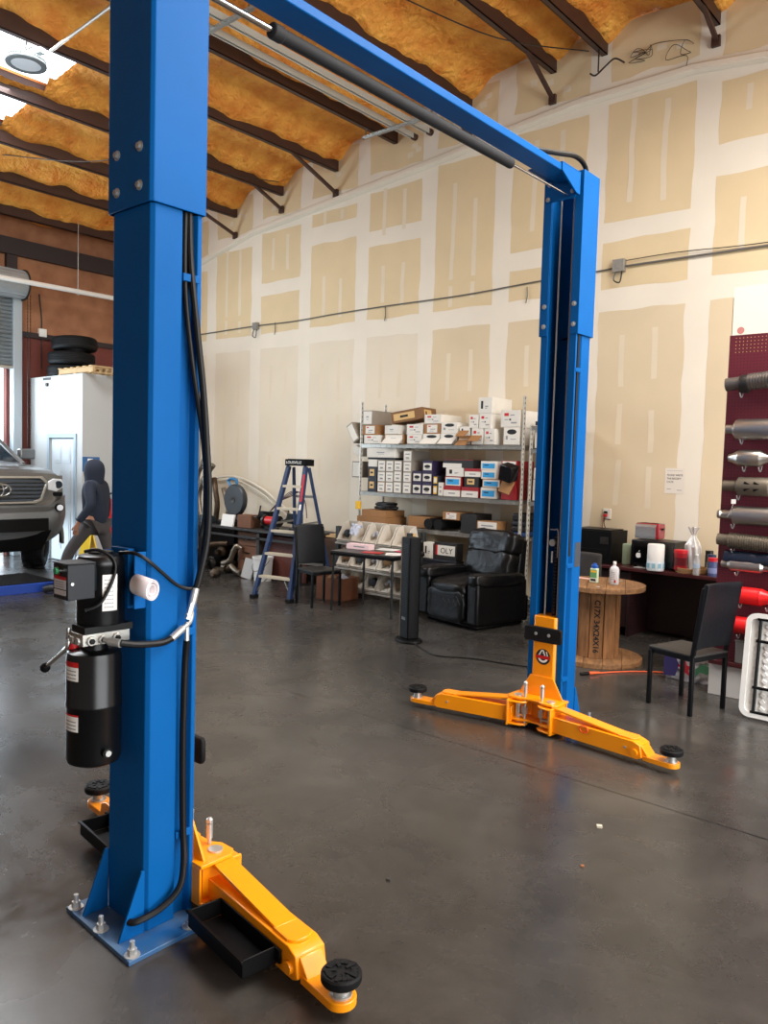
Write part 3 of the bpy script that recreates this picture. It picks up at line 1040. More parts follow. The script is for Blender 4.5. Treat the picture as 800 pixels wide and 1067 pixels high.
st_.lathe([(0.026, 0.0), (0.032, 0.0), (0.032, 0.13), (0.026, 0.13)], (-2.84, 1.76, 0.0), 20)
st_.build('base_sleeve', M_STEEL, col_near, world=True)
rs_ = MB(); rs_.tube([(-2.83, 1.87, 0.14), (-2.90, 1.86, 0.15), (-2.95, 1.88, 0.12)], 0.006, n=6)
rs_.build('red_strap', M_RED, lift, world=True)
# ------------------------------------------------------------ rolled manual tucked behind the power unit
rp = MB()
n = 20
def roll_pt(i, j):
    an = 2 * PI * i
    rr = 0.030 if j < 1.5 else 0.025
    return an, rr
pr0, pr1 = Vector((-2.528, 1.574, 1.337)), Vector((-2.425, 1.575, 1.327))
rp.cyl(pr0, pr1, 0.026, n=26, caps=False, ell=1.4)
rp.cyl(pr0, pr1, 0.0225, n=26, caps=False, ell=1.35)
rp.cyl(pr0, pr0 + (pr1 - pr0) * 0.97, 0.014, n=20, caps=False, ell=1.4)
rp = rp.build('rolled_manual', pbr('paper_roll', (226, 216, 218), 0.7, 0, 0.08, 30), solid=0.003)
tag(rp, 'rolled white paper manual tucked between black power unit and blue column', 'paper roll')

# ------------------------------------------------------------ far bay: roller door, pipe, chain, booth
rd = thing('roller_door', 'corrugated grey roll-up door half raised over the bright far bay', 'roll-up door', (EX + 0.12, 4.2, 0))
m_ = MB()
nz_ = 19
z0, z1 = 3.28, 4.55
vs, fs = [], []
for i in range(nz_ * 4 + 1):
    z = z0 + (z1 - z0) * i / (nz_ * 4)
    dx = 0.022 * abs(math.sin(PI * i / 4))
    vs += [(EX + 0.10 + dx, 2.1, z), (EX + 0.10 + dx, 6.2, z)]
    if i:
        k = 2 * i
        fs.append((k - 2, k - 1, k + 1, k))
m_.add(vs, fs)
m_.build('curtain', pbr('galvanised_slats', (176, 184, 188), 0.42, 0.5, 0.15, 3), rd, world=True, solid=0.004)
m_ = MB()
m_.box(EX + 0.085, EX + 0.15, 2.1, 6.2, 3.23, 3.28)
m_.build('bottom_bar', M_ALU, rd, world=True, bevel=0.004)
m_ = MB()
m_.cyl((EX + 0.24, 2.0, 4.66), (EX + 0.24, 6.33, 4.66), 0.235, n=36)
for i in range(20):
    an = 2 * PI * i / 20
    m_.bar((EX + 0.24 + 0.235 * math.cos(an), 2.02, 4.66 + 0.235 * math.sin(an)), (EX + 0.24 + 0.235 * math.cos(an), 6.31, 4.66 + 0.235 * math.sin(an)), 0.012, 0.012)
m_.build('barrel', pbr('galvanised_slats', (176, 184, 188), 0.42), rd, world=True)
m_ = MB()
m_.cyl((EX + 0.24, 6.33, 4.66), (EX + 0.24, 6.35, 4.66), 0.26, n=36)
m_.box(EX + 0.01, EX + 0.24, 6.33, 6.35, 4.40, 4.66)
m_.cyl((EX + 0.24, 6.35, 4.66), (EX + 0.24, 6.42, 4.66), 0.03, n=12)
m_.build('end_plate', M_STEEL, rd, world=True)
for y in (2.08, 6.2):
    m_ = MB()
    m_.box(EX + 0.01, EX + 0.17, y, y + (0.10 if y < 3 else 0.15), 0, 4.45)
    m_.build('guide_rail', pbr('guide_grey', (168, 178, 184), 0.45, 0.3), rd, world=True, bevel=0.006)
m_ = MB()
for k, dy in enumerate((0.0, 0.05)):
    z = 1.0
    while z < 4.5:
        m_.tube([(EX + 0.26, 6.40 + dy, z), (EX + 0.268, 6.40 + dy, z + 0.025), (EX + 0.26, 6.40 + dy, z + 0.05), (EX + 0.252, 6.40 + dy, z + 0.025), (EX + 0.26, 6.40 + dy, z)], 0.004, n=5, res=2)
        z += 0.055
m_.build('hand_chain', M_STEEL, rd, world=True)

SX = EX + 0.62
pipe = thing('sprinkler_pipe', 'long white sprinkler pipe hung across the far end wall', 'pipe', (SX, 6.0, 4.65))
m_ = MB(); m_.cyl((SX, -1.0, 4.60), (SX, WY - 0.02, 4.66), 0.042, n=16)
m_.build('pipe_run', pbr('white_pipe', (228, 226, 220), 0.4), pipe, world=True)
for y in (4.6, 7.12):
    m_ = MB(); m_.cyl((SX, y, 4.68), (SX, y, 5.85), 0.007, n=8); m_.box(SX - 0.015, SX + 0.015, y - 0.02, y + 0.02, 4.59, 4.70)
    m_.build('hanger_rod', M_ZINC, pipe, world=True)

cn = thing('outlet_conduit', 'thin conduit with white outlet box on the brown end wall above tyres', 'conduit', (EX + 0.02, 6.8, 3.9))
m_ = MB(); m_.tube([(EX + 0.02, 6.72, 4.60), (EX + 0.02, 6.76, 4.2), (EX + 0.02, 6.76, 3.99)], 0.012); m_.tube([(EX + 0.02, 6.76, 3.86), (EX + 0.02, 6.76, 3.3)], 0.01, smooth=False)
m_.build('conduit_run', M_STEEL, cn, world=True)
m_ = MB(); m_.box(EX + 0.005, EX + 0.06, 6.70, 6.84, 3.86, 4.0)
m_.build('outlet_box', M_WHITE, cn, world=True, bevel=0.006)

M_BOOTH = pbr('booth_white', (176, 176, 174), 0.6, 0, 0.05, 1.2)
BX0, BX1, BY0, BY1, BZ = EX + 0.16, -12.05, 6.50, WY - 0.03, 3.10
bt_ = thing('storage_booth', 'white walled booth with panelled door in the far corner, tyres on top', 'booth', ((BX0 + BX1) / 2, (BY0 + BY1) / 2, 0))
m_ = MB()
dx0, dx1, dz = -13.13, -12.30, 2.06
m_.box(BX0, dx0, BY0, BY0 + 0.1, 0, BZ); m_.box(dx1, BX1, BY0, BY0 + 0.1, 0, BZ); m_.box(dx0, dx1, BY0, BY0 + 0.1, dz, BZ)
m_.box(BX1 - 0.1, BX1, BY0 + 0.1, BY1, 0, BZ); m_.box(BX0, BX0 + 0.1, BY0 + 0.1, BY1, 0, BZ)
m_.box(BX0 + 0.1, BX1 - 0.1, BY0 + 0.1, BY1, BZ - 0.1, BZ)
m_.build('booth_wall', M_BOOTH, bt_, world=True)
m_ = MB()
m_.box(dx0 - 0.07, dx0, BY0 - 0.02, BY0, 0, dz + 0.07); m_.box(dx1, dx1 + 0.07, BY0 - 0.02, BY0, 0, dz + 0.07); m_.box(dx0, dx1, BY0 - 0.02, BY0, dz, dz + 0.07)
m_.build('door_frame', pbr('frame_blue_grey', (140, 156, 168), 0.5), bt_, world=True, bevel=0.004)
dr = MB()
dr.box(dx0 + 0.012, dx1 - 0.06, BY0 + 0.02, BY0 + 0.06, 0.01, dz - 0.012)
for (a, b) in ((0.12, 0.36), (0.44, 0.68)):
    for (c, d) in ((0.2, 0.85), (0.98, 1.52), (1.64, 1.92)):
        dr.box(dx0 + a, dx0 + b, BY0 + 0.012, BY0 + 0.02, c, d)
        dr.box(dx0 + a + 0.04, dx0 + b - 0.04, BY0 + 0.006, BY0 + 0.013, c + 0.04, d - 0.04)
dr = dr.build('door', pbr('door_white', (188, 194, 198), 0.45), bt_, world=True, bevel=0.004)
m_ = MB(); m_.cyl((dx0 + 0.07, BY0 + 0.02, 0.98), (dx0 + 0.07, BY0 - 0.03, 0.98), 0.02, n=14); m_.lathe([(0.0, -0.03), (0.03, -0.012), (0.03, 0.012), (0.0, 0.03)], (dx0 + 0.07, BY0 - 0.045, 0.98), 16, axis='y')
m_.build('door_knob', M_ALU, dr, world=True)
m_ = MB(); m_.box(dx1 - 0.058, dx1 - 0.002, BY0 + 0.05, BY0 + 0.09, 0.01, dz - 0.01)
m_.build('door_gap', M_BLK, bt_, world=True)
m_ = MB()
m_.box(-13.37, -13.10, BY0 - 0.008, BY0, BZ - 0.06, BZ - 0.02); m_.cyl((-13.22, BY0 - 0.03, BZ - 0.14), (-13.22, BY0, BZ - 0.14), 0.03, n=12)
m_.build('cable_entry', M_STEEL, bt_, world=True)

# blue sign and red extinguisher on the booth's side
sg = thing('letter_sign', 'blue rounded sign with a white letter on the booth beside the person', 'sign', (BX1, 6.58, 1.62))
m_ = MB(); m_.box(BX1 + 0.001, BX1 + 0.008, 6.50, 6.80, 1.52, 1.76)
m_.build('sign_plate', pbr('sign_blue', (44, 92, 140), 0.45), sg, world=True, bevel=0.003)
text('lettering', 'E', 0.24, M_WHITE, sg, (0.0095, 0.05, 0.02), (R(90), 0, R(90)))
fe = thing('fire_extinguisher', 'red fire extinguisher hung on the booth beside the blue column', 'fire extinguisher', (BX1 + 0.10, 6.90, 0.35))
m_ = MB(); m_.lathe([(0.0, 0.0), (0.082, 0.005), (0.09, 0.03), (0.09, 0.62), (0.075, 0.70), (0.035, 0.75), (0.03, 0.79), (0.0, 0.79)], (0, 0, 0), 24)
m_.build('cylinder_body', M_RED, fe)
m_ = MB(); m_.box(-0.02, 0.02, -0.03, 0.03, 0.79, 0.83); m_.bar((0, -0.02, 0.83), (0, -0.14, 0.88), 0.02, 0.012); m_.bar((0, -0.02, 0.80), (0, -0.13, 0.79), 0.02, 0.012)
m_.build('valve_handle', M_BLK, fe)
m_ = MB(); m_.tube([(0.02, 0.0, 0.81), (0.09, 0.10, 0.82), (0.11, 0.15, 0.68), (0.09, 0.12, 0.35), (0.08, 0.09, 0.22)], 0.014)
m_.build('discharge_hose', M_HOSE, fe)
m_ = MB(); m_.box(-0.104, -0.088, -0.03, 0.03, 0.2, 0.75)
m_.build('wall_hook', M_STEEL, fe)

# pallet and tyres on the booth's roof
pl = thing('wooden_pallet', 'pale wooden pallet lying on the booth roof next to the tyre stack', 'pallet', (-12.36, 6.90, BZ))
pm = pbr('pale_pine', (190, 158, 112), 0.75, 0, 0.2, 6, stretch=(1, 8, 8))
m_ = MB()
for y in (-0.34, 0.0, 0.34):
    m_.box(-0.55, 0.55, y - 0.02, y + 0.02, 0.02, 0.10)
for i in range(6):
    x = -0.5 + i * 0.2
    m_.box(x - 0.04, x + 0.04, -0.38, 0.38, 0.10, 0.118)
for x in (-0.5, 0, 0.5):
    m_.box(x - 0.04, x + 0.04, -0.38, 0.38, 0.0, 0.018)
m_.build('deck', pm, pl)


def tyre_mesh(m, r, w, o=(0, 0, 0), axis='z'):
    pf = [(r * 0.60, -w * 0.42), (r * 0.66, -w * 0.48), (r * 0.80, -w * 0.52), (r * 0.94, -w * 0.46), (r * 0.985, -w * 0.36), (r, -w * 0.28)]
    k = 4
    for i in range(k):
        z = -w * 0.26 + i * w * 0.52 / k
        pf += [(r, z + 0.002), (r, z + w * 0.10), (r * 0.978, z + w * 0.104), (r * 0.978, z + w * 0.126)]
    pf += [(r, w * 0.28), (r * 0.985, w * 0.36), (r * 0.94, w * 0.46), (r * 0.80, w * 0.52), (r * 0.66, w * 0.48), (r * 0.60, w * 0.42), (r * 0.58, 0)]
    n = 40
    vs = []
    for rr, z in pf:
        for i in range(n):
            an = 2 * PI * i / n
            a, b = rr * math.cos(an), rr * math.sin(an)
            v = (a, b, z) if axis == 'z' else (a, z, b)
            vs.append((v[0] + o[0], v[1] + o[1], v[2] + o[2]))
    kk = len(pf)
    fs = [(j * n + i, j * n + (i + 1) % n, ((j + 1) % kk) * n + (i + 1) % n, ((j + 1) % kk) * n + i) for j in range(kk) for i in range(n)]
    m.add(vs, fs)


for k, (x, y, z, t, lb) in enumerate(((-13.38, 7.0, BZ + 0.12, 0, 'black car tyre lying lowest in the stack on the booth roof'),
                                      (-13.36, 7.0, BZ + 0.352, 0.0, 'black car tyre in the middle of the stack on the booth roof'),
                                      (-13.30, 7.02, BZ + 0.605, -0.06, 'black car tyre on top of the stack on the booth roof'))):
    m_ = MB(Matrix.Rotation(t, 4, 'Y'))
    tyre_mesh(m_, 0.39 if k < 2 else 0.38, 0.215)
    o = m_.build('car_tyre', M_RUB, ang=30)
    o.location = (x, y, z)
    tag(o, lb, 'tyre', 'tyres stacked on the booth')

# yellow wet-floor board behind the person
ys = thing('floor_caution_board', 'yellow folding floor board standing behind the walking person', 'caution board', (-10.3, 5.66, 0))
ym = pbr('caution_yellow', (240, 206, 60), 0.5)
m_ = MB()
m_.hexa([(-0.17, -0.16, 0), (0.17, -0.16, 0), (0.09, -0.02, 0.72), (-0.09, -0.02, 0.72), (-0.17, -0.14, 0), (0.17, -0.14, 0), (0.09, 0.0, 0.72), (-0.09, 0.0, 0.72)])
m_.build('front_panel', ym, ys, bevel=0.004)
m_ = MB()
m_.hexa([(-0.17, 0.14, 0), (0.17, 0.14, 0), (0.09, 0.001, 0.72), (-0.09, 0.001, 0.72), (-0.17, 0.16, 0), (0.17, 0.16, 0), (0.09, 0.02, 0.72), (-0.09, 0.02, 0.72)])
m_.build('rear_panel', ym, ys, bevel=0.004)

# low blue ramp in front of the truck
rmp = thing('ramp_platform', 'low blue steel ramp platform with a black rubber deck before the truck', 'ramp', (-10.5, 4.35, 0))
m_ = MB()
m_.box(-10.95, -10.0, 2.4, 5.1, 0.0, 0.115)
m_.hexa([(-10.95, 5.1, 0), (-10.0, 5.1, 0), (-10.0, 5.28, 0), (-10.95, 5.28, 0), (-10.95, 5.1, 0.115), (-10.0, 5.1, 0.115), (-10.0, 5.28, 0.01), (-10.95, 5.28, 0.01)])
m_.build('ramp_frame', pbr('ramp_blue', (24, 62, 150), 0.4), rmp, world=True, bevel=0.004)
m_ = MB()
m_.box(-10.90, -10.06, 2.42, 5.06, 0.115, 0.13)
for i in range(30):
    m_.box(-10.88 + i * 0.027, -10.87 + i * 0.027, 2.44, 5.04, 0.13, 0.134)
m_.build('rubber_deck', M_RUB, rmp, world=True)

# ------------------------------------------------------------ pickup truck facing the camera
TK = thing('pickup_truck', 'silver pickup truck with a dark six-sided grille parked in the bright far bay', 'pickup truck', (-12.2, 5.02, 0))
M_SIL = pbr('silver_paint', (104, 103, 101), 0.3, 0.5, 0, coat=0.5)
M_GLASS = pbr('dark_glass', (36, 48, 56), 0.06, 0.0, 0, spec=0.8)
FX, FY = -11.35, 5.02


def tw(x, y, z):      # truck axes: x forward from the bumper, y to its left
    return (FX + x, FY + y, z)


def plan(y):          # nose sweep in plan
    t = abs(y) / 0.95
    return -0.06 * t * t - 0.13 * max(0, t - 0.72) ** 2 / 0.0784


prof_c = [(-0.16, 0.78), (-0.03, 0.80), (0.0, 0.90), (0.0, 1.00), (-0.03, 1.03), (-0.05, 1.10), (-0.07, 1.44), (-0.10, 1.50), (-0.18, 1.545), (-0.35, 1.575), (-0.7, 1.61), (-1.2, 1.64), (-1.32, 1.645)]


def body_pt(u, v):
    y = -0.95 + 1.9 * u
    k = v * (len(prof_c) - 1)
    i = min(int(k), len(prof_c) - 2)
    t = k - i
    x = prof_c[i][0] * (1 - t) + prof_c[i + 1][0] * t
    z = prof_c[i][1] * (1 - t) + prof_c[i + 1][1] * t
    s = abs(y) / 0.95
    if z > 1.46:      # fenders drop off towards the sides, hood stands proud in the middle
        drop = 0.03 * s * s + 0.20 * max(0, s - 0.80) ** 2 / 0.04 * min(1, (z - 1.46) / 0.1)
        z -= drop
        z += 0.015 * (1 if s < 0.55 else max(0, 1 - (s - 0.55) / 0.06)) * (1 if v > 0.72 else 0)
    return tw(x + plan(y) * (1 if v < 0.85 else (1 - v) / 0.15), y, z)


m_ = MB()
m_.grid(body_pt, 48, 48)
# fender flanks
for s in (-1, 1):
    pts = [(-0.42, 0.80), (-0.40, 1.20), (-0.42, 1.40), (-0.62, 1.43), (-1.32, 1.44), (-3.2, 1.46), (-3.2, 0.55), (-1.45, 0.55)]
    arch = [(-0.85 + 0.53 * math.cos(a), 0.47 + 0.53 * math.sin(a)) for a in [R(10 + i * 16) for i in range(11)]]
    poly = [(-0.30, 0.80), (-0.32, 1.38), (-0.42, 1.42), (-1.32, 1.45), (-5.0, 1.46), (-5.0, 0.58), (-1.40, 0.58)] + list(reversed(arch))
    m_.prism([(FX + a, b) for a, b in poly], FY + s * 0.95 - 0.05, FY + s * 0.95, 'y')
body = m_.build('body_shell', M_SIL, TK, world=True, ang=30)
m_ = MB()
for s in (-1, 1):
    arch = [(-0.85 + 0.50 * math.cos(R(a)), 0.47 + 0.50 * math.sin(R(a))) for a in range(-5, 186, 10)]
    arch2 = [(-0.85 + 0.58 * math.cos(R(a)), 0.47 + 0.58 * math.sin(R(a))) for a in range(-5, 186, 10)]
    for (a, b, c, d) in zip(arch, arch[1:], arch2, arch2[1:]):
        m_.prism([(FX + a[0], a[1]), (FX + b[0], b[1]), (FX + d[0], d[1]), (FX + c[0], c[1])], FY + s * 0.95, FY + s * 0.985, 'y')
m_.build('wheel_arch', M_SIL, TK, world=True)
# cab with windshield
m_ = MB()
m_.hexa([tw(-1.30, -0.80, 1.62), tw(-2.05, -0.66, 2.06), tw(-2.05, 0.66, 2.06), tw(-1.30, 0.80, 1.62), tw(-1.35, -0.80, 1.62), tw(-2.1, -0.66, 2.05), tw(-2.1, 0.66, 2.05), tw(-1.35, 0.80, 1.62)])
m_.build('windshield', M_GLASS, TK, world=True)
m_ = MB()
m_.hexa([tw(-2.02, -0.68, 2.04), tw(-3.3, -0.66, 2.07), tw(-3.3, 0.66, 2.07), tw(-2.02, 0.68, 2.04), tw(-2.06, -0.64, 2.10), tw(-3.3, -0.62, 2.13), tw(-3.3, 0.62, 2.13), tw(-2.06, 0.64, 2.10)])
for s in (-1, 1):
    m_.bar(tw(-1.28, s * 0.83, 1.60), tw(-2.06, s * 0.68, 2.08), 0.08, 0.05)
    m_.bar(tw(-3.25, s * 0.83, 1.46), tw(-3.25, s * 0.66, 2.08), 0.09, 0.06)
    m_.box(FX - 3.3, FX - 1.28, FY + s * 0.87 - 0.05, FY + s * 0.87 + 0.05, 1.4, 1.6)
m_.build('cab_roof', M_SIL, TK, world=True, bevel=0.02)
m_ = MB()
for s in (-1, 1):
    m_.hexa([tw(-1.5, s * 0.86, 1.6), tw(-3.2, s * 0.86, 1.6), tw(-3.2, s * 0.68, 2.05), tw(-2.1, s * 0.68, 2.05), tw(-1.5, s * 0.84, 1.6), tw(-3.2, s * 0.84, 1.6), tw(-3.2, s * 0.66, 2.05), tw(-2.1, s * 0.66, 2.05)])
m_.build('side_glass', M_GLASS, TK, world=True)
# grille: silver surround, dark mesh with bars, oval emblem
hexo = [(-0.66, 1.36), (-0.58, 1.445), (0.58, 1.445), (0.66, 1.36), (0.56, 1.10), (0.46, 1.055), (-0.46, 1.055), (-0.56, 1.10)]
hexi = [(a * 0.94, 1.25 + (b - 1.25) * 0.84) for a, b in hexo]


def gx(y, z):
    return FX + 0.015 + plan(y) - 0.05 * (z - 1.05) / 0.4


m_ = MB()
for i in range(8):
    a, b, c, d = hexo[i], hexo[(i + 1) % 8], hexi[i], hexi[(i + 1) % 8]
    f_ = [(gx(*p), FY + p[0], p[1]) for p in (a, b, d, c)]
    bk_ = [(x - 0.06, y, z) for x, y, z in f_]
    m_.hexa(bk_ + f_)
gr = m_.build('grille_surround', pbr('satin_chrome', (170, 168, 162), 0.3, 0.8), TK, world=True, bevel=0.005)
m_ = MB()
for i in range(6):
    za = 1.085 + i * 0.055
    wd = 0.60 - 0.10 * max(0, (1.25 - za) / 0.2)
    for k in range(14):
        ya, yb = -wd + 2 * wd * k / 14, -wd + 2 * wd * (k + 1) / 14
        m_.hexa([(gx(ya, za) - 0.05, FY + ya, za), (gx(yb, za) - 0.05, FY + yb, za), (gx(yb, za) - 0.01, FY + yb, za + 0.005), (gx(ya, za) - 0.01, FY + ya, za + 0.005),
                 (gx(ya, za) - 0.05, FY + ya, za + 0.045), (gx(yb, za) - 0.05, FY + yb, za + 0.045), (gx(yb, za) - 0.02, FY + yb, za + 0.03), (gx(ya, za) - 0.02, FY + ya, za + 0.03)])
m_.build('grille_bars', pbr('grille_dark', (46, 54, 62), 0.4), gr, world=True)
m_ = MB()
ell = lambda a, b, z: [(FX + 0.0, FY + a * math.cos(2 * PI * i / 28), z + b * math.sin(2 * PI * i / 28)) for i in range(29)]
m_.tube(ell(0.135, 0.088, 1.25), 0.010, n=8, res=1)
m_.tube(ell(0.044, 0.080, 1.25), 0.008, n=8, res=1)
m_.tube(ell(0.088, 0.030, 1.295), 0.008, n=8, res=1)
m_.build('emblem', pbr('satin_chrome', (170, 168, 162), 0.3, 0.8), gr, world=True)
for s in (-1, 1):
    m_ = MB()
    pts = [(0.66, 1.25), (0.665, 1.37), (0.74, 1.41), (0.91, 1.40), (0.945, 1.34), (0.93, 1.27), (0.80, 1.22)]
    f_ = [(FX + 0.03 + plan(p[0]) - 0.07, FY + s * p[0], p[1]) for p in pts]
    b_ = [(x - 0.12, y, z) for x, y, z in f_]
    n = len(pts)
    m_.add(b_ + f_, [tuple(range(n))[::-1], tuple(range(n, 2 * n))] + [(i, (i + 1) % n, n + (i + 1) % n, n + i) for i in range(n)])
    hl = m_.build('headlight', pbr('lamp_lens', (236, 242, 248), 0.12, 0.0), TK, world=True, bevel=0.01)
    m_ = MB(); m_.cyl((FX + plan(0.83) - 0.05, FY + s * 0.83, 1.32), (FX + plan(0.83) - 0.03, FY + s * 0.83, 1.32), 0.055, n=20)
    m_.build('projector_lens', M_GLASS, hl, world=True)
    m_ = MB(); m_.box(FX + plan(0.78) - 0.14, FX + plan(0.78) - 0.04, FY + s * 0.79 - 0.09, FY + s * 0.79 + 0.09, 1.15, 1.21)
    m_.build('side_vent', M_BLKP, TK, world=True, bevel=0.01)
# lower bumper, corner caps, fog lamps, skid plate
def bump_pt(u, v):
    y = -0.96 + 1.92 * u
    s = abs(y) / 0.96
    zt, zb_ = 1.03 + 0.14 * max(0, s - 0.7) / 0.3, 0.44 + 0.16 * max(0, s - 0.62) / 0.38
    z = zb_ + (zt - zb_) * v
    bul = 0.05 * math.sin(PI * min(1, v * 1.2))
    return tw(plan(y) + bul - 0.12 * (1 - v) ** 2, y, z)
m_ = MB(); m_.grid(bump_pt, 44, 14)
bp_ = m_.build('bumper', pbr('bumper_grey', (112, 114, 114), 0.35, 0.3), TK, world=True)
m_ = MB()
for k in range(22):
    ya, yb = -0.62 + 1.24 * k / 22, -0.62 + 1.24 * (k + 1) / 22
    m_.hexa([tw(plan(ya) + 0.02, ya, 0.66), tw(plan(yb) + 0.02, yb, 0.66), tw(plan(yb) + 0.075, yb, 0.66), tw(plan(ya) + 0.075, ya, 0.66), tw(plan(ya) + 0.02, ya, 0.84), tw(plan(yb) + 0.02, yb, 0.84), tw(plan(yb) + 0.07, yb, 0.84), tw(plan(ya) + 0.07, ya, 0.84)])
m_.build('lower_intake', M_BLKP, bp_, world=True)
m_ = MB(); m_.hexa([tw(-0.1, -0.6, 0.36), tw(-0.9, -0.6, 0.34), tw(-0.9, 0.6, 0.34), tw(-0.1, 0.6, 0.36), tw(-0.02, -0.7, 0.66), tw(-0.9, -0.7, 0.7), tw(-0.9, 0.7, 0.7), tw(-0.02, 0.7, 0.66)])
m_.build('skid_plate', M_BLKP, TK, world=True, bevel=0.02)
for s in (-1, 1):
    m_ = MB()
    y = s * 0.80
    m_.cyl(tw(plan(y) + 0.01, y, 0.985), tw(plan(y) + 0.062, y, 0.985), 0.06, n=20, m=0)
    m_.cyl(tw(plan(y) + 0.062, y, 0.985), tw(plan(y) + 0.067, y, 0.985), 0.045, n=20, m=1)
    m_.build('fog_lamp', [M_BLKP, pbr('lamp_lens', (206, 212, 214), 0.08)], bp_, world=True)
# mirrors, wheels
for s in (-1, 1):
    m_ = MB(); m_.rbox(tw(-1.72, s * 1.06, 1.76), (0.12, 0.24, 0.17), (0, 0, s * 0.1), 0); m_.bar(tw(-1.75, s * 0.86, 1.66), tw(-1.72, s * 1.0, 1.73), 0.06, 0.05, m=1)
    m_.build('wing_mirror', [M_SIL, M_BLKP], TK, world=True, bevel=0.03, seg=3)
for (x, s) in ((-0.87, 1), (-0.87, -1), (-4.1, 1), (-4.1, -1)):
    m_ = MB(); tyre_mesh(m_, 0.40, 0.29, (0, 0, 0), 'y')
    for i in range(36):
        an = 2 * PI * i / 36
        m_.rbox((0.40 * math.cos(an), 0.07 * (1 if i % 2 else -1), 0.40 * math.sin(an)), (0.03, 0.10, 0.035), (0, -an, 0))
    w = m_.build('wheel', M_RUB, TK, ang=30)
    w.location = ORG[TK.name].inverted() @ Vector(tw(x, s * 0.83, 0.40))
    m_ = MB()
    m_.lathe([(0.0, s * 0.05), (0.06, s * 0.06), (0.20, s * 0.02), (0.23, s * 0.09), (0.235, s * 0.1), (0.235, -0.1), (0.0, -0.1)], (0, 0, 0), 30, axis='y')
    m_.build('rim', M_STEEL, w)
    w.rotation_euler = (0, 0, R(-32 if x > -2 else 0))

TK.scale = (1.0, 1.10, 1.01)
TK.location.y -= 0.12

# ------------------------------------------------------------ the person by the booth
PP = thing('person', 'person in a dark hooded sweatshirt and grey-brown trousers walking past the white booth', 'person', (-9.45, 5.28, 0))
PP.rotation_euler = (0, 0, R(216))
ORG[PP.name] = Matrix.Translation(PP.location) @ Matrix.Rotation(R(216), 4, 'Z')


def skin(name, nodes, edges, mat, parent, sub=2, root=0):
    me = bpy.data.meshes.new(name)
    me.from_pydata([n[:3] for n in nodes], edges, [])
    me.materials.append(mat)
    o = bpy.data.objects.new(name, me)
    COL.objects.link(o)
    o.parent = parent
    ORG[o.name] = ORG[parent.name]
    sk_ = o.modifiers.new('skin', 'SKIN')
    sk_.use_smooth_shade = True
    for i, v in enumerate(me.skin_vertices[0].data):
        r = nodes[i][3]
        v.radius = r if isinstance(r, tuple) else (r, r)
        v.use_root = (i == root)
    s = o.modifiers.new('sub', 'SUBSURF')
    s.levels = s.render_levels = sub
    return o


J = {}
N, E_ = [], []


def jn(key, x, y, z, r, to=None):
    J[key] = len(N)
    N.append((x, y, z, r))
    if to is not None:
        E_.append((J[to], J[key]))


jn('pel', 0, 0, 0.95, (0.11, 0.09)); jn('sp', 0.0, 0, 1.12, (0.12, 0.09), 'pel'); jn('ch', 0.0, 0, 1.34, (0.16, 0.11), 'sp')
jn('nk', 0.02, 0, 1.50, 0.055, 'ch'); jn('hd', 0.035, 0, 1.60, (0.075, 0.09), 'nk'); jn('ht', 0.035, 0, 1.69, (0.07, 0.085), 'hd'); jn('ns', 0.135, 0, 1.605, 0.016, 'hd')
for s, n in ((1, 'l'), (-1, 'r')):
    sw = 0.10 if n == 'l' else -0.08
    jn('sh' + n, 0.0, s * 0.19, 1.41, 0.06, 'ch'); jn('el' + n, -0.05 - 0.2 * sw, s * 0.255, 1.16, 0.042, 'sh' + n); jn('wr' + n, 0.04 + sw * 0.6, s * 0.27, 0.93, 0.028, 'el' + n); jn('pm' + n, 0.06 + sw * 0.7, s * 0.265, 0.87, (0.036, 0.018), 'wr' + n)
    for k, (dx, ln) in enumerate(((-0.03, 0.066), (-0.010, 0.078), (0.010, 0.074), (0.028, 0.06))):
        jn('f%d%s' % (k, n), 0.065 + sw * 0.7 + dx, s * 0.262, 0.825, 0.009, 'pm' + n); jn('g%d%s' % (k, n), 0.075 + sw * 0.7 + dx, s * 0.25, 0.825 - ln * 0.7, 0.008, 'f%d%s' % (k, n))
    jn('tb' + n, 0.105 + sw * 0.7, s * 0.25, 0.875, 0.010, 'pm' + n); jn('tc' + n, 0.12 + sw * 0.7, s * 0.245, 0.835, 0.009, 'tb' + n)
leg = {'l': ((0.05, 0.10, 0.88), (0.30, 0.11, 0.54), (0.42, 0.11, 0.10), (0.58, 0.13, 0.05)), 'r': ((-0.04, -0.10, 0.88), (-0.17, -0.10, 0.50), (-0.40, -0.10, 0.17), (-0.28, -0.11, 0.05))}
for n, (h_, k_, a_, t_) in leg.items():
    jn('hp' + n, *h_, 0.07, 'pel'); jn('kn' + n, *k_, 0.052, 'hp' + n); jn('an' + n, *a_, 0.04, 'kn' + n); jn('to' + n, *t_, 0.03, 'an' + n)
skin('body', N, E_, pbr('skin', (150, 104, 80), 0.5), PP)
N, E_, J = [], [], {}
jn('pel', 0, 0, 0.84, (0.175, 0.14)); jn('sp', 0.0, 0, 1.10, (0.175, 0.135), 'pel'); jn('ch', -0.005, 0, 1.34, (0.185, 0.135), 'sp'); jn('nk', 0.0, 0, 1.48, (0.10, 0.10), 'ch')
for s, n in ((1, 'l'), (-1, 'r')):
    sw = 0.10 if n == 'l' else -0.08
    jn('sh' + n, 0.0, s * 0.19, 1.40, 0.088, 'ch'); jn('el' + n, -0.05 - 0.2 * sw, s * 0.262, 1.16, 0.064, 'sh' + n); jn('wr' + n, 0.035 + sw * 0.6, s * 0.275, 0.95, 0.048, 'el' + n)
M_HOOD = pbr('navy_fleece', (30, 38, 54), 0.9, 0, 0.2, 9, bump=0.2, bscale=60)
skin('hooded_sweatshirt', N, E_, M_HOOD, PP)
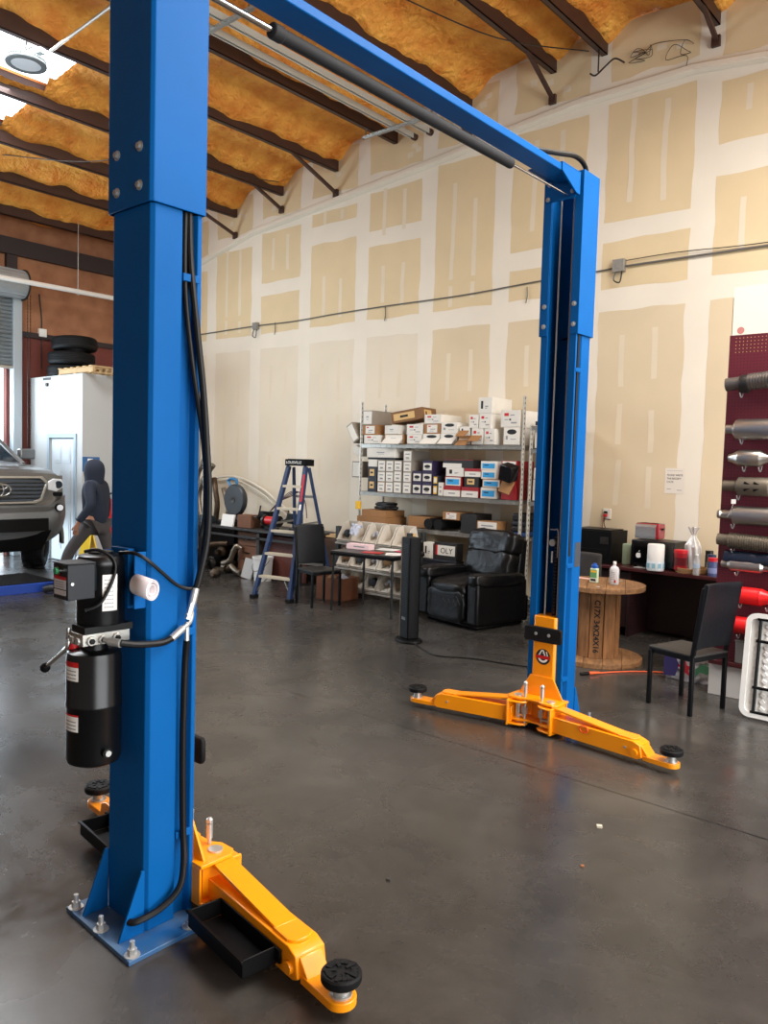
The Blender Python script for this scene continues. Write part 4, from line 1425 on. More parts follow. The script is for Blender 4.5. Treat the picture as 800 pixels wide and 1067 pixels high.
m_ = MB()
for i in range(0, 1):
    m_.lathe([(0.0, 0.145), (0.06, 0.135), (0.105, 0.09), (0.122, 0.02), (0.118, -0.06), (0.105, -0.13), (0.12, -0.19)], (0.015, 0, 1.60), 26, sx=1.12, sy=0.98)
m_.build('hood', M_HOOD, PP, sub=1)
N, E_, J = [], [], {}
jn('pel', 0, 0, 0.95, (0.155, 0.125))
for n, (h_, k_, a_, t_) in leg.items():
    jn('hp' + n, *h_, 0.095, 'pel'); jn('kn' + n, *k_, 0.075, 'hp' + n); jn('an' + n, *a_, 0.068, 'kn' + n)
skin('trousers', N, E_, pbr('work_trousers', (66, 62, 62), 0.9, 0, 0.2, 12, bump=0.2, bscale=40), PP)
for n, (h_, k_, a_, t_) in leg.items():
    m_ = MB()
    a = Vector(a_); t = Vector(t_)
    m_.tube([a + Vector((-0.05, 0, -0.02 if n == 'l' else 0.0)), a + Vector((0, 0, -0.035)), (a + t) / 2 + Vector((0.02, 0, -0.005)), t + Vector((0.03, 0, 0.0))], 0.046, n=12)
    m_.build('shoe', pbr('shoe_black', (24, 24, 26), 0.6), PP)
# ------------------------------------------------------------ wire on the long wall
wr = thing('wall_wire', 'grey cable run with two junction boxes strung along the bare drywall', 'cable', (-7.0, WY - 0.02, 4.05))
m_ = MB(); m_.tube([(-13.9, WY - 0.02, 4.02), (-12.1, WY - 0.02, 4.03), (-10.56, WY - 0.02, 4.045), (-9.6, WY - 0.02, 4.035), (-8.64, WY - 0.02, 4.06), (-7.67, WY - 0.02, 4.07), (-6.31, WY - 0.02, 4.07), (-5.15, WY - 0.02, 4.11), (-4.37, WY - 0.02, 4.125), (-4.1, WY - 0.02, 4.14)], 0.009, n=8)
m_.build('cable_run', pbr('cable_grey', (92, 88, 82), 0.55), wr, world=True)
m_ = MB(); m_.cyl((-4.05, WY - 0.025, 4.14), (1.5, WY - 0.025, 4.13), 0.012, n=10)
m_.build('conduit_run', pbr('grey_conduit', (120, 116, 110), 0.45, 0.4), wr, world=True)
m_ = MB(); m_.tube([(-4.0, WY - 0.03, 4.20), (-3.4, WY - 0.03, 4.205), (-2.6, WY - 0.03, 4.17), (-1.5, WY - 0.03, 4.17)], 0.005, n=6)
m_.build('loose_wire', M_STEEL, wr, world=True)
for (x, z, w) in ((-4.08, 4.15, 0.07), (-10.52, 4.04, 0.055)):
    m_ = MB(); m_.box(x - w, x + w, WY - 0.07, WY - 0.004, z - w, z + w); m_.cyl((x, WY - 0.075, z), (x, WY - 0.07, z), 0.04, n=14)
    jb = m_.build('junction_box', pbr('box_steel', (150, 146, 138), 0.45, 0.5), wr, world=True, bevel=0.006)
    m_ = MB(); m_.tube([(x - 0.03, WY - 0.05, z - w), (x - 0.05, WY - 0.06, z - 0.16), (x + 0.02, WY - 0.05, z - 0.19), (x + 0.04, WY - 0.05, z - w)], 0.008, n=6)
    m_.build('wire_tail', M_STEEL, jb, world=True)
for x in (-10.05, -7.65, -5.3):
    m_ = MB(); m_.tube([(x, WY - 0.02, 4.06), (x + 0.01, WY - 0.025, 3.95), (x - 0.01, WY - 0.02, 3.86)], 0.006, n=6)
    m_.build('wire_tail', M_STEEL, wr, world=True)

# roof-hung rails with their perforated angles; lamp and its conduit
for (x, lb) in ((-7.10, 'grey track rail under the foam roof, farther of the two from the beam'), (-6.83, 'grey track rail under the foam roof, closer of the two to the beam')):
    m_ = MB(); z = 6.285
    m_.box(x - 0.03, x + 0.03, 3.2, 8.62, z + 0.03, z + 0.034); m_.box(x - 0.03, x - 0.026, 3.2, 8.62, z - 0.03, z + 0.03); m_.box(x + 0.026, x + 0.03, 3.2, 8.62, z - 0.03, z + 0.03)
    m_.box(x - 0.03, x - 0.014, 3.2, 8.62, z - 0.034, z - 0.03); m_.box(x + 0.014, x + 0.03, 3.2, 8.62, z - 0.034, z - 0.03)
    o = m_.build('ceiling_rail', pbr('rail_zinc', (196, 194, 184), 0.45, 0.3), bevel=0.0)
    tag(o, lb, 'rail', 'rails hung under the roof')
    m_ = MB(); m_.cyl((x, 8.6, z), (x, 8.68, z), 0.045, n=14)
    k_ = m_.build('end_bracket', M_PUR, o)
for (y, lb) in ((5.18, 'perforated steel angle carrying the roof rails by the black bracket'), (8.15, 'perforated steel angle carrying the roof rails close to the drywall')):
    m_ = MB()
    z = 6.245
    x = -7.62
    while x < -6.4:
        m_.box(x, x + 0.05, y - 0.02, y + 0.02, z - 0.003, z, 0)
        m_.box(x + 0.05, x + 0.075, y - 0.02, y - 0.009, z - 0.003, z, 0); m_.box(x + 0.05, x + 0.075, y + 0.009, y + 0.02, z - 0.003, z, 0)
        x += 0.075
    m_.box(-7.62, -6.35, y + 0.018, y + 0.021, z - 0.04, z, 0)
    for xx in (-7.58, -6.45):
        m_.box(xx, xx + 0.03, y + 0.018, y + 0.021, z, zb_at(xx)[0] + 0.3)
    o = m_.build('hanger_angle', M_ALU)
    tag(o, lb, 'angle bar', 'angles under the roof')

hb = thing('high_bay_lamp', 'round high-bay lamp hung under the bright roof light', 'ceiling lamp', (-8.72, 4.04, 5.95))
m_ = MB(); m_.lathe([(0.0, 0.10), (0.06, 0.10), (0.09, 0.05), (0.15, 0.035), (0.205, 0.02), (0.21, 0.0), (0.205, -0.012), (0.15, -0.012), (0.15, 0.0), (0.0, 0.0)], (0, 0, 0), 44)
for i in range(44):
    an = 2 * PI * i / 44
    m_.rbox((0.178 * math.cos(an), 0.178 * math.sin(an), 0.035), (0.05, 0.008, 0.035), (0, 0, an))
m_.build('housing', pbr('lamp_grey', (96, 104, 106), 0.4, 0.4), hb)
m_ = MB(); m_.lathe([(0.0, -0.016), (0.10, -0.013), (0.15, -0.008), (0.15, 0.0), (0.0, 0.0)], (0, 0, 0), 40)
m_.build('lens', pbr('lamp_lens', (206, 212, 214), 0.08), hb)
m_ = MB(); m_.rbox((0.05, 0.10, 0.15), (0.16, 0.07, 0.06), (0, 0, 0.3))
m_.build('driver_box', pbr('driver_grey', (170, 178, 180), 0.5), hb, bevel=0.006)
m_ = MB(); m_.tube([(0, 0, 0.10), (0.0, 0.0, 0.17), (0.02, 0.0, 0.25)], 0.008); m_.tube([(0.0, 0.05, 0.15), (-0.05, 0.08, 0.22), (-0.09, 0.02, 0.17), (-0.11, 0.05, 0.24)], 0.006)
m_.build('hook', M_STEEL, hb)
lc = MB(); lc.cyl((-8.62, 4.26, 6.14), (-3.2, 4.08, 6.16), 0.016, n=10)
tag(lc.build('lamp_conduit', pbr('pale_conduit', (200, 194, 184), 0.4, 0.3)), 'thin pale conduit crossing under the roof beams to the round lamp', 'conduit')
for (x0_, y0_, x1_, y1_, lb) in ((-5.5, 6.3, -4.5, 8.6, 'thin cable sagging across the foam above the lift beam'), (-9.9, 6.0, -9.6, 8.4, 'thin brown cable hanging below the foam by the drywall'), (-11.5, 5.0, -9.0, 6.6, 'thin wire slung under the roof left of the blue column')):
    za, zz = zb_at(x0_)[0], zb_at(x1_)[0]
    m_ = MB(); m_.tube([(x0_, y0_, za + 0.02), ((x0_ + x1_) / 2, (y0_ + y1_) / 2, min(za, zz) - 0.10), (x1_, y1_, zz + 0.01)], 0.007, n=6)
    tag(m_.build('roof_cable', M_STEEL), lb, 'cable')
hr = MB(); hr.cyl((-4.38, 8.62, 6.35), (-4.38, 8.62, 6.95), 0.009, n=8); hr.tube([(-4.5, 8.66, 6.38), (-4.42, 8.64, 6.33), (-4.3, 8.64, 6.40), (-4.2, 8.66, 6.46), (-4.1, 8.7, 6.40)], 0.010)
tag(hr.build('hanging_wire', M_STEEL), 'wire hanging from the roof where a brown beam meets the drywall', 'wire')
tg = MB()
rnd = random.Random(3)
pts = []
for i in range(26):
    c_ = Vector((-3.92, WY - 0.05, 6.46)) if i < 18 else Vector((-3.5, WY - 0.05, 6.40))
    pts.append(c_ + Vector((rnd.uniform(-0.16, 0.16), rnd.uniform(-0.03, 0.03), rnd.uniform(-0.09, 0.08))))
pts += [Vector((-3.42, WY - 0.03, 6.3)), Vector((-3.44, WY - 0.03, 6.12))]
tg.tube(pts, 0.0035, n=5)
tag(tg.build('wire_tangle', M_STEEL), 'small tangle of loose wire high on the drywall under the roof', 'wires')

# ------------------------------------------------------------ wire shelving with cartons
RX0, RX1, RY0, RY1, RH = -7.52, -4.92, 8.20, 8.70, 2.64
M_WIRE = pbr('shelf_zinc', (168, 166, 158), 0.38, 0.85, 0.15, 20)


def wire_rack(name, label, x0, x1, y0, y1, h, levels, group=None):
    t = thing(name, label, 'shelving', ((x0 + x1) / 2, (y0 + y1) / 2, 0), 0, group)
    for x in (x0, x1):
        for y in (y0, y1):
            m = MB()
            m.box(x - 0.022, x + 0.022, y - 0.003, y + 0.003, 0.01, h); m.box(x - 0.003, x + 0.003, y - 0.02, y + 0.02, 0.01, h)
            z = 0.08
            while z < h - 0.03:
                m.box(x - 0.013, x - 0.006, y - 0.0045, y - 0.003, z, z + 0.025, 1); m.box(x + 0.006, x + 0.013, y - 0.0045, y - 0.003, z, z + 0.025, 1)
                z += 0.06
            m.box(x - 0.035, x + 0.035, y - 0.025, y + 0.025, 0, 0.012)
            m.build('post', [pbr('post_zinc', (206, 202, 192), 0.4, 0.5), M_INK], t, world=True)
    for z in levels:
        m = MB()
        for y in (y0, y1):
            m.box(x0, x1, y - 0.012, y + 0.012, z - 0.055, z - 0.012); m.box(x0, x1, y - 0.018, y + 0.004, z - 0.012, z - 0.004)
        for x in (x0, x1):
            m.box(x - 0.012, x + 0.012, y0, y1, z - 0.05, z - 0.012)
        n = int((x1 - x0) / 0.09)
        for i in range(n + 1):
            xx = x0 + (x1 - x0) * i / n
            m.cyl((xx, y0 - 0.014, z - 0.004), (xx, y1, z - 0.004), 0.003, n=6)
            m.cyl((xx, y0 - 0.014, z - 0.05), (xx, y0 - 0.014, z - 0.004), 0.003, n=6)
        for i in range(6):
            yy = y0 + (y1 - y0) * (i + 0.5) / 6
            m.cyl((x0, yy, z - 0.009), (x1, yy, z - 0.009), 0.003, n=6)
        m.build('wire_shelf', M_WIRE, t, world=True)
    return t


SZ = [0.18, 0.95, 1.40, 2.06]
wire_rack('wire_shelving', 'tall zinc wire shelving loaded with cartons against the drywall', RX0, RX1, RY0, RY1, RH, SZ)
rk2 = wire_rack('wire_shelving', 'dark shelving unit glimpsed between the carton rack and far blue column', -4.825, -4.40, 8.22, 8.72, 2.3, [0.18, 1.40, 2.02, 2.29])

PURPLE = pbr('carton_purple', (44, 34, 66), 0.6)
YELB = pbr('carton_yellow', (226, 178, 40), 0.6)
NAVY = pbr('carton_navy', (30, 34, 44), 0.6)
REDB = pbr('carton_red', (150, 28, 34), 0.6)
BLUB = pbr('label_blue', (40, 150, 208), 0.6)
BLKB = pbr('carton_black', (28, 27, 28), 0.6)
M_TAPE = pbr('label_tan', (206, 170, 112), 0.7)


def carton(label, x0, x1, z0, z1, y0, dep, mat, style, group, rz=0.0, name='carton'):
    """box standing on z0 with its printed end towards -y"""
    w, h = x1 - x0, z1 - z0
    t = thing(name, label, 'box', ((x0 + x1) / 2, y0, z0), rz, group)
    m = MB()
    m.box(-w / 2, w / 2, 0, dep, 0, h)
    m.box(-w / 2 - 0.0006, w / 2 + 0.0006, -0.0006, dep + 0.0006, h * 0.985, h + 0.0004)
    m.build('carton_body', mat, t, bevel=0.003)
    y = -0.0016
    lm = MB()
    mats = [M_CARDW, M_GREYP, M_RED, M_INK, BLUB, M_TAPE, YELB]

    def q(a, b, c, d, k, off=0.0):
        lm.box(-w / 2 + a * w, -w / 2 + b * w, y - 0.0006 - off, y + 0.0014, c * h, d * h, k)
    if style == 'red':      # white end, red mark and grey lines
        q(0.03, 0.97, 0.04, 0.96, 0); q(0.18, 0.42, 0.66, 0.84, 2, 0.0006); q(0.5, 0.72, 0.68, 0.74, 1, 0.0006); q(0.45, 0.55, 0.40, 0.5, 3, 0.0006); q(0.2, 0.4, 0.42, 0.47, 1, 0.0006); q(0.55, 0.85, 0.22, 0.30, 1, 0.0006)
    elif style == 'blackoval':
        q(0.03, 0.97, 0.04, 0.96, 0)
        pts = [(0.52 + 0.30 * math.cos(2 * PI * i / 20), 0.74 + 0.15 * math.sin(2 * PI * i / 20)) for i in range(20)]
        lm.prism([(-w / 2 + a * w, b * h) for a, b in pts], y - 0.0013, y - 0.0005, 'y', 3)
        q(0.15, 0.28, 0.30, 0.52, 1, 0.0006); q(0.45, 0.8, 0.30, 0.34, 1, 0.0006)
    elif style == 'blackbar':
        q(0.03, 0.97, 0.04, 0.96, 0); q(0.2, 0.36, 0.3, 0.78, 3, 0.0006); q(0.5, 0.72, 0.4, 0.48, 1, 0.0006); q(0.5, 0.65, 0.3, 0.35, 1, 0.0006)
    elif style == 'plain':
        q(0.05, 0.95, 0.06, 0.94, 0); q(0.35, 0.62, 0.5, 0.6, 1, 0.0006); q(0.40, 0.6, 0.35, 0.4, 1, 0.0006)
    elif style == 'lines':
        q(0.06, 0.94, 0.06, 0.94, 0); q(0.22, 0.78, 0.62, 0.72, 1, 0.0006); q(0.3, 0.7, 0.30, 0.38, 3, 0.0006); q(0.28, 0.75, 0.2, 0.24, 1, 0.0006)
    elif style == 'emblem':
        q(0.10, 0.92, 0.10, 0.76, 0)
        pts = [(0.5 + 0.30 * math.cos(2 * PI * i / 16), 0.45 + 0.16 * math.sin(2 * PI * i / 16)) for i in range(16)]
        lm.prism([(-w / 2 + a * w, b * h) for a, b in pts], y - 0.0013, y - 0.0005, 'y', 3)
        q(0.3, 0.72, 0.20, 0.25, 1, 0.0006)
    elif style == 'blue':
        q(0.04, 0.96, 0.08, 0.92, 0); q(0.10, 0.88, 0.18, 0.74, 4, 0.0006); q(0.22, 0.5, 0.5, 0.6, 3, 0.0012)
    elif style == 'tanlabel':
        q(0.2, 0.72, 0.25, 0.8, 5); q(0.3, 0.6, 0.45, 0.6, 3, 0.0006)
    elif style == 'brownlabel':
        q(0.2, 0.82, 0.12, 0.9, 0); q(0.28, 0.42, 0.68, 0.8, 2, 0.0006); q(0.4, 0.7, 0.42, 0.5, 1, 0.0006); q(0.35, 0.6, 0.25, 0.3, 1, 0.0006)
    elif style == 'yellow':
        q(0.15, 0.85, 0.12, 0.88, 6); q(0.25, 0.75, 0.25, 0.75, 0, 0.0006)
    elif style == 'whiteflap':
        q(0.0, 1.0, 0.0, 0.62, 0); q(0.3, 0.7, 0.25, 0.38, 1, 0.0006)
    if style:
        lm.build('printed_end', mats, t)
    return t


def flap(t, w, d, z, mat, ang, at_x=0.0, y=0.0):
    m = MB(Matrix.Translation((at_x, y, z)) @ Matrix.Rotation(ang, 4, 'X'))
    m.box(-w / 2, w / 2, -d, 0, -0.0015, 0.0015)
    m.build('open_flap', mat, t)


GT, GM = 'cartons on the top shelf', 'cartons on the middle shelf'
T0 = 2.062
YF = 8.19
# (label, x0, x1, z0, z1, depth, material, style, rotation)
top = [
    ('low white red-marked box at the rack\'s corner post, under the brown box', -7.46, -7.15, T0, 2.18, .38, M_CARDW, 'red', 0),
    ('brown box with white red-marked label, second up at the rack\'s corner post', -7.49, -7.22, 2.182, 2.32, .40, M_CARD, 'brownlabel', 0),
    ('tall white-ended grey box, uppermost at the rack\'s corner post', -7.49, -7.32, 2.322, 2.52, .42, M_CARDG, 'plain', 0.0),
    ('open brown box with a drooping white flap under the big tilted brown box', -7.08, -6.76, T0, 2.19, .36, M_CARD, 'plain', 0.05),
    ('white box resting on the open brown box, below the big tilted brown box', -7.10, -6.82, 2.192, 2.31, .36, M_CARDW, 'plain', -0.12),
    ('white box with a red mark on the shelf wires, third stack from the post', -6.69, -6.44, T0, 2.185, .40, M_CARDW, 'red', 0),
    ('white box with a red mark standing second up in the third stack', -6.70, -6.43, 2.187, 2.322, .40, M_CARDW, 'red', 0),
    ('white box with a black oval and bent flap under the brown white-labelled box', -6.42, -6.15, T0, 2.195, .38, M_CARDW, 'blackoval', 0.04),
    ('brown box with a white red-marked label between two white boxes', -6.41, -6.145, 2.197, 2.325, .38, M_CARD, 'brownlabel', 0),
    ('long cream box with red-marked white end, uppermost of the fourth stack', -6.405, -6.14, 2.327, 2.445, .45, M_CARDW, 'red', 0),
    ('white box with a black oval on the shelf wires right of the bent-flap box', -6.13, -5.89, T0, 2.20, .38, M_CARDW, 'blackoval', 0.03),
    ('white box with a large black oval resting on another oval-marked box', -6.13, -5.875, 2.202, 2.34, .40, M_CARDW, 'blackoval', 0),
    ('low open brown box with a torn flap in the gap mid-shelf', -5.85, -5.67, T0, 2.17, .34, M_CARD, 'whiteflap', 0),
    ('small white box with a black bar, perched on the low torn box', -5.84, -5.69, 2.172, 2.285, .34, M_CARDW, 'blackbar', 0),
    ('upright white box with a red mark right of the torn box', -5.655, -5.49, T0, 2.265, .40, M_CARDW, 'red', 0),
    ('white box with a red mark on the upright white box, left of its twin', -5.70, -5.565, 2.267, 2.43, .40, M_CARDW, 'red', 0),
    ('leaning white box with a red mark under the three-high right stack', -5.475, -5.31, T0, 2.255, .42, M_CARDW, 'red', -0.10),
    ('white box with a red mark below the highest box of the rack', -5.55, -5.375, 2.257, 2.44, .42, M_CARDW, 'red', 0.0),
    ('highest white box of the rack, black bar on its end, long cream side', -5.57, -5.37, 2.442, 2.64, .45, M_CARDW, 'blackbar', 0.0),
    ('greyish box with a black oval beside the rack\'s tall slotted post', -5.19, -4.97, T0, 2.27, .40, M_CARDW, 'blackoval', 0),
    ('large cream box with a red mark at the slotted post, above the oval box', -5.24, -4.97, 2.272, 2.475, .40, M_CARDW, 'red', -0.04),
]
for (lb, a, b, c, d, dep, mt, st, rz) in top:
    t = carton(lb, a, b, c, d, YF, dep, mt, st, GT, rz)
    if 'flap' in lb or 'torn' in lb:
        flap(t, (b - a) * 0.95, 0.12, (d - c) * 0.55, M_CARDW if 'white flap' in lb or 'bent' in lb else M_CARD, R(38), 0, -0.004)
# the big brown box set cornerwise on the second and third stacks
bb = thing('carton', 'big brown box lying askew on top of the rack with tan labels', 'box', (-6.74, 8.40, 2.365), R(10), GT)
bb.rotation_euler = (0, R(-9), R(10))
m_ = MB(); m_.box(-0.24, 0.24, -0.20, 0.20, 0, 0.15); m_.box(-0.242, 0.242, -0.202, 0.202, 0.145, 0.152)
m_.build('carton_body', pbr('dark_cardboard', (128, 90, 56), 0.8, 0, 0.15, 6), bb, bevel=0.004)
m_ = MB(); m_.box(-0.20, 0.12, -0.2032, -0.2015, 0.03, 0.12, 0); m_.box(-0.10, 0.02, -0.2038, -0.203, 0.06, 0.09, 1)
m_.build('printed_label', [M_TAPE, M_INK], bb)
m_ = MB(); m_.box(0.2415, 0.2432, -0.15, 0.05, 0.03, 0.12, 0); m_.box(0.243, 0.2438, -0.12, -0.08, 0.05, 0.10, 1)
m_.build('printed_label', [M_TAPE, M_INK], bb)
# cartons hanging off the corner post
for (lb, c, s, rot, mt) in (('grey box leaning out past the rack\'s corner post, level with the top shelf', (-7.675, 8.36, 2.215), (0.12, 0.36, 0.28), (0, R(-32), 0), M_CARDG),
                            ('brown-topped white box tipped over the corner post between the shelves', (-7.64, 8.40, 1.965), (0.14, 0.3, 0.12), (0, R(24), 0), M_CARDW),
                            ('grey box poking out beside the corner post, level with the middle shelf', (-7.65, 8.46, 1.70), (0.20, 0.38, 0.23), (0, 0, 0), M_CARDG)):
    t = thing('carton', lb, 'box', c, 0, 'cartons off the corner post')
    m_ = MB(); m_.rbox((0, 0, 0), s, rot); m_.build('carton_body', mt, t, bevel=0.004)
    m_ = MB(); m_.rbox(Vector((0, -s[1] / 2 - 0.001, 0)), (s[0] * 0.85, 0.002, s[2] * 0.85), rot); m_.build('printed_end', M_CARDW, t)
M0 = 1.402
mid = [
    ('dark box with a tan label at the left foot of the middle shelf', -7.37, -7.21, M0, 1.575, .36, NAVY, 'tanlabel', 0),
    ('dark box with a tan label on another dark box by the corner post', -7.37, -7.21, 1.577, 1.745, .36, NAVY, 'tanlabel', 0),
    ('thin white box on the two dark tan-labelled boxes', -7.37, -7.21, 1.747, 1.843, .36, M_CARDW, None, 0),
    ('wide white carton lying across the dark boxes just under the top shelf', -7.40, -6.88, 1.875, 2.0, .40, M_CARDW, 'plain', 0),
]
cols = [('A', -7.19, -7.055, [(1.545, M_CARD), (1.685, M_CARDG), (1.84, M_CARDG)]), ('B', -7.045, -6.91, [(1.545, M_CARDG), (1.685, M_CARDG), (1.84, M_CARDG)]),
        ('C', -6.90, -6.765, [(1.555, M_CARDG), (1.70, M_CARDG), (1.84, M_CARDG)]), ('D', -6.74, -6.60, [(1.555, M_CARDG), (1.69, M_CARDG), (1.83, M_CARDG), (1.975, M_CARDG)]),
        ('E', -6.575, -6.425, [(1.565, PURPLE), (1.71, PURPLE)]), ('F', -6.415, -6.25, [(1.565, PURPLE), (1.71, PURPLE), (1.85, PURPLE)]), ]
ordn = ['lowest', 'second up', 'third up', 'topmost']
cn_ = {'A': 'the first small-box column from the dark boxes', 'B': 'the second small-box column from the dark boxes', 'C': 'the third small-box column from the dark boxes', 'D': 'the tallest column next to the purple boxes', 'E': 'the two-high purple column', 'F': 'the three-high purple column'}
for (k, a, b, lv) in cols:
    z = M0
    for i, (zt, mt) in enumerate(lv):
        hue = 'brown' if mt is M_CARD else ('purple emblem-marked' if mt is PURPLE else 'grey white-ended')
        mid.append(('%s box, %s, in %s' % (hue, ordn[i], cn_[k]), a, b, z, zt - 0.002, .40, mt, 'emblem' if mt is PURPLE else 'lines', 0))
        z = zt
mid += [
    ('small yellow-bordered box on the shelf wires beside the purple boxes', -6.235, -6.155, M0, 1.54, .3, NAVY, 'yellow', 0),
    ('small yellow-bordered box sitting on another yellow-bordered box', -6.235, -6.155, 1.542, 1.655, .3, NAVY, 'yellow', 0),
    ('small plain white box between yellow boxes and red-edged stack', -6.145, -6.07, M0, 1.57, .3, M_CARDW, 'lines', 0),
    ('red-edged white box, lowest of the first red-edged stack', -6.06, -5.80, M0, 1.53, .40, REDB, 'whiteflap', 0),
    ('red-edged box with a blue end, second in the first red-edged stack', -6.04, -5.79, 1.532, 1.655, .40, REDB, 'blue', 0),
    ('white box with small print, third in the first red-edged stack', -6.03, -5.76, 1.657, 1.765, .40, M_CARDW, 'blackbar', 0),
    ('black and red box with a hanging white flap, atop the first red-edged stack', -6.08, -5.62, 1.767, 1.87, .40, BLKB, None, 0.0),
    ('red box with white flap, lowest of the second stack from the yellow boxes', -5.78, -5.53, M0, 1.53, .40, REDB, 'whiteflap', 0),
    ('black box with a beige end in the middle of the second stack', -5.74, -5.53, 1.532, 1.66, .40, BLKB, 'tanlabel', 0),
    ('red-topped white box on top of the second stack', -5.74, -5.50, 1.662, 1.765, .40, REDB, 'whiteflap', 0.0),
    ('blue-ended box, lowest of the four-high blue stack', -5.49, -5.26, M0, 1.535, .40, M_CARDW, 'blue', 0),
    ('dark blue and beige box, second in the four-high blue stack', -5.47, -5.21, 1.537, 1.64, .40, M_CARD, 'blue', 0),
    ('blue-ended box, third in the four-high blue stack', -5.49, -5.27, 1.642, 1.75, .40, M_CARDW, 'blue', 0),
    ('blue-ended box, topmost of the four-high blue stack', -5.50, -5.27, 1.752, 1.86, .40, M_CARDW, 'blue', 0),
    ('dark red box, lowest beside the slotted post', -5.19, -4.99, M0, 1.545, .40, REDB, None, 0),
    ('dark red box, second up beside the slotted post', -5.19, -5.01, 1.547, 1.655, .40, REDB, None, 0),
    ('dark red box with pale lettering strip, third up beside the slotted post', -5.19, -5.02, 1.657, 1.765, .40, REDB, 'lines', 0),
    ('dark red box with pale lettering strip, topmost beside the slotted post', -5.20, -4.99, 1.767, 1.87, .40, REDB, 'lines', 0),
]
for (lb, a, b, c, d, dep, mt, st, rz) in mid:
    t = carton(lb, a, b, c, d, YF, dep, mt, st, GM, rz)
    if 'hanging white flap' in lb:
        m_ = MB(); m_.box(-0.23, 0.06, -0.002, 0.0, 0.0, 0.055); m_.box(-0.23, 0.23, -0.0015, 0.4, 0.098, 0.1035, 1); m_.build('white_flap', [M_CARDW, REDB], t)
t = carton('cardboard support tray carrying the wide white carton over dark boxes', -7.40, -6.9, 1.846, 1.873, YF + 0.02, .34, BLKB, None, GM)
# tilted glossy case and brown flap by the slotted post
for (lb, c, s, rot, mt) in (('glossy black case tipped out of the shelf by the slotted post', (-5.03, 8.08, 1.73), (0.17, 0.16, 0.19), (R(12), R(14), 0), pbr('gloss_black_case', (18, 19, 22), 0.15)),
                            ('brown cardboard piece tipped below the glossy case at the shelf edge', (-5.08, 8.12, 1.56), (0.16, 0.03, 0.17), (R(-18), R(16), 0), M_CARD)):
    t = thing('tipped_box', lb, 'box', c); m_ = MB(); m_.rbox((0, 0, 0), s, rot); m_.build('case_body', mt, t, bevel=0.008)
# second rack's cartons
for (lb, a, b, c, d, mt) in (('beige carton on the upper shelf behind the far blue column', -4.79, -4.44, 2.03, 2.24, M_CARDW), ('dark flat tray on the dark shelving top deck', -4.79, -4.44, 2.295, 2.34, BLKB),
                             ('red-printed brown carton halfway down the dark shelving', -4.79, -4.44, 1.66, 1.80, M_CARD), ('beige carton low on the dark shelving behind the column', -4.79, -4.44, 1.41, 1.655, M_CARDW)):
    carton(lb, a, b, c, d, 8.24, .4, mt, 'red' if 'red' in lb else None, 'cartons on the dark shelving')

# lower shelf
L0 = 0.952
for (lb, a, b, c, d, y, dep, mt, st) in (
        ('cardboard tray of dark parts on the lower rack shelf behind white bins', -7.47, -6.95, L0, 1.06, 8.10, .45, M_CARD, None),
        ('cardboard tray resting on the lower tray behind the white bins', -7.42, -6.98, 1.062, 1.15, 8.14, .4, M_CARD, None),
        ('brown box at the back of the lower rack shelf', -6.72, -6.36, L0, 1.10, 8.3, .32, M_CARD, None),
        ('small brown box with white print above the black rolls', -6.08, -5.82, 1.1, 1.20, 8.22, .3, M_CARD, 'brownlabel'),
        ('square black box on the lower shelf above the recliner', -5.79, -5.56, L0, 1.19, 8.22, .35, BLKB, None),
        ('brown box with a white label end, right behind the recliner\'s head', -5.55, -5.24, L0, 1.12, 8.22, .2, M_CARD, 'lines')):
    carton(lb, a, b, c, d, y, dep, mt, st, 'boxes on the lower shelf')
for k, x in enumerate((-6.30, -6.14)):
    m_ = MB(); m_.lathe([(0.035, 0), (0.07, 0), (0.07, 0.42), (0.035, 0.42)], (0, 0, 0), 22, axis='y')
    o = m_.build('black_roll', M_RUB); o.location = (x, 8.2, L0 + 0.072)
    tag(o, 'black roll lying end-on on the lower shelf, %s' % ('farther from the recliner' if k == 0 else 'closer to the square black box'), 'roll', 'black rolls on the lower shelf')
fc = thing('folded_case', 'stack of black and blue soft cases on the lower shelf at the slotted post', 'case', (-5.02, 8.38, 0.952))
for k, (z, h, mt) in enumerate(((0.0, 0.06, pbr('case_blue', (32, 66, 120), 0.6)), (0.062, 0.07, BLKB), (0.134, 0.06, NAVY), (0.196, 0.09, BLKB))):
    m_ = MB(); m_.rbox((0.004 * k, 0.08, z + h / 2), (0.17, 0.36, h), (0, 0, 0.03 * (k - 1)))
    m_.build('case_layer', mt, fc, bevel=0.02, seg=3)
# clamp lamp and hoses at the left post
hl_ = thing('coiled_hose', 'bundle of black hose heaped on cardboard trays at the rack corner', 'hose', (-7.1, 8.3, 1.152))
m_ = MB()
rnd = random.Random(9)
pts = []
for i in range(40):
    an = i * 0.8
    pts.append((0.16 * math.cos(an) + rnd.uniform(-.04, .04), 0.10 * math.sin(an), 0.02 + 0.004 * i * 0.5))
m_.tube(pts, 0.018, n=7, res=3)
m_.build('hose_coil', M_HOSE, hl_)
sc_ = MB()
sc_.cyl((-7.47, 8.12, 1.152), (-7.47, 8.12, 1.26), 0.04, n=16)
tag(sc_.build('yellow_can', YELB, bevel=0.004), 'small yellow can on the cardboard tray by the rack\'s corner post', 'can')

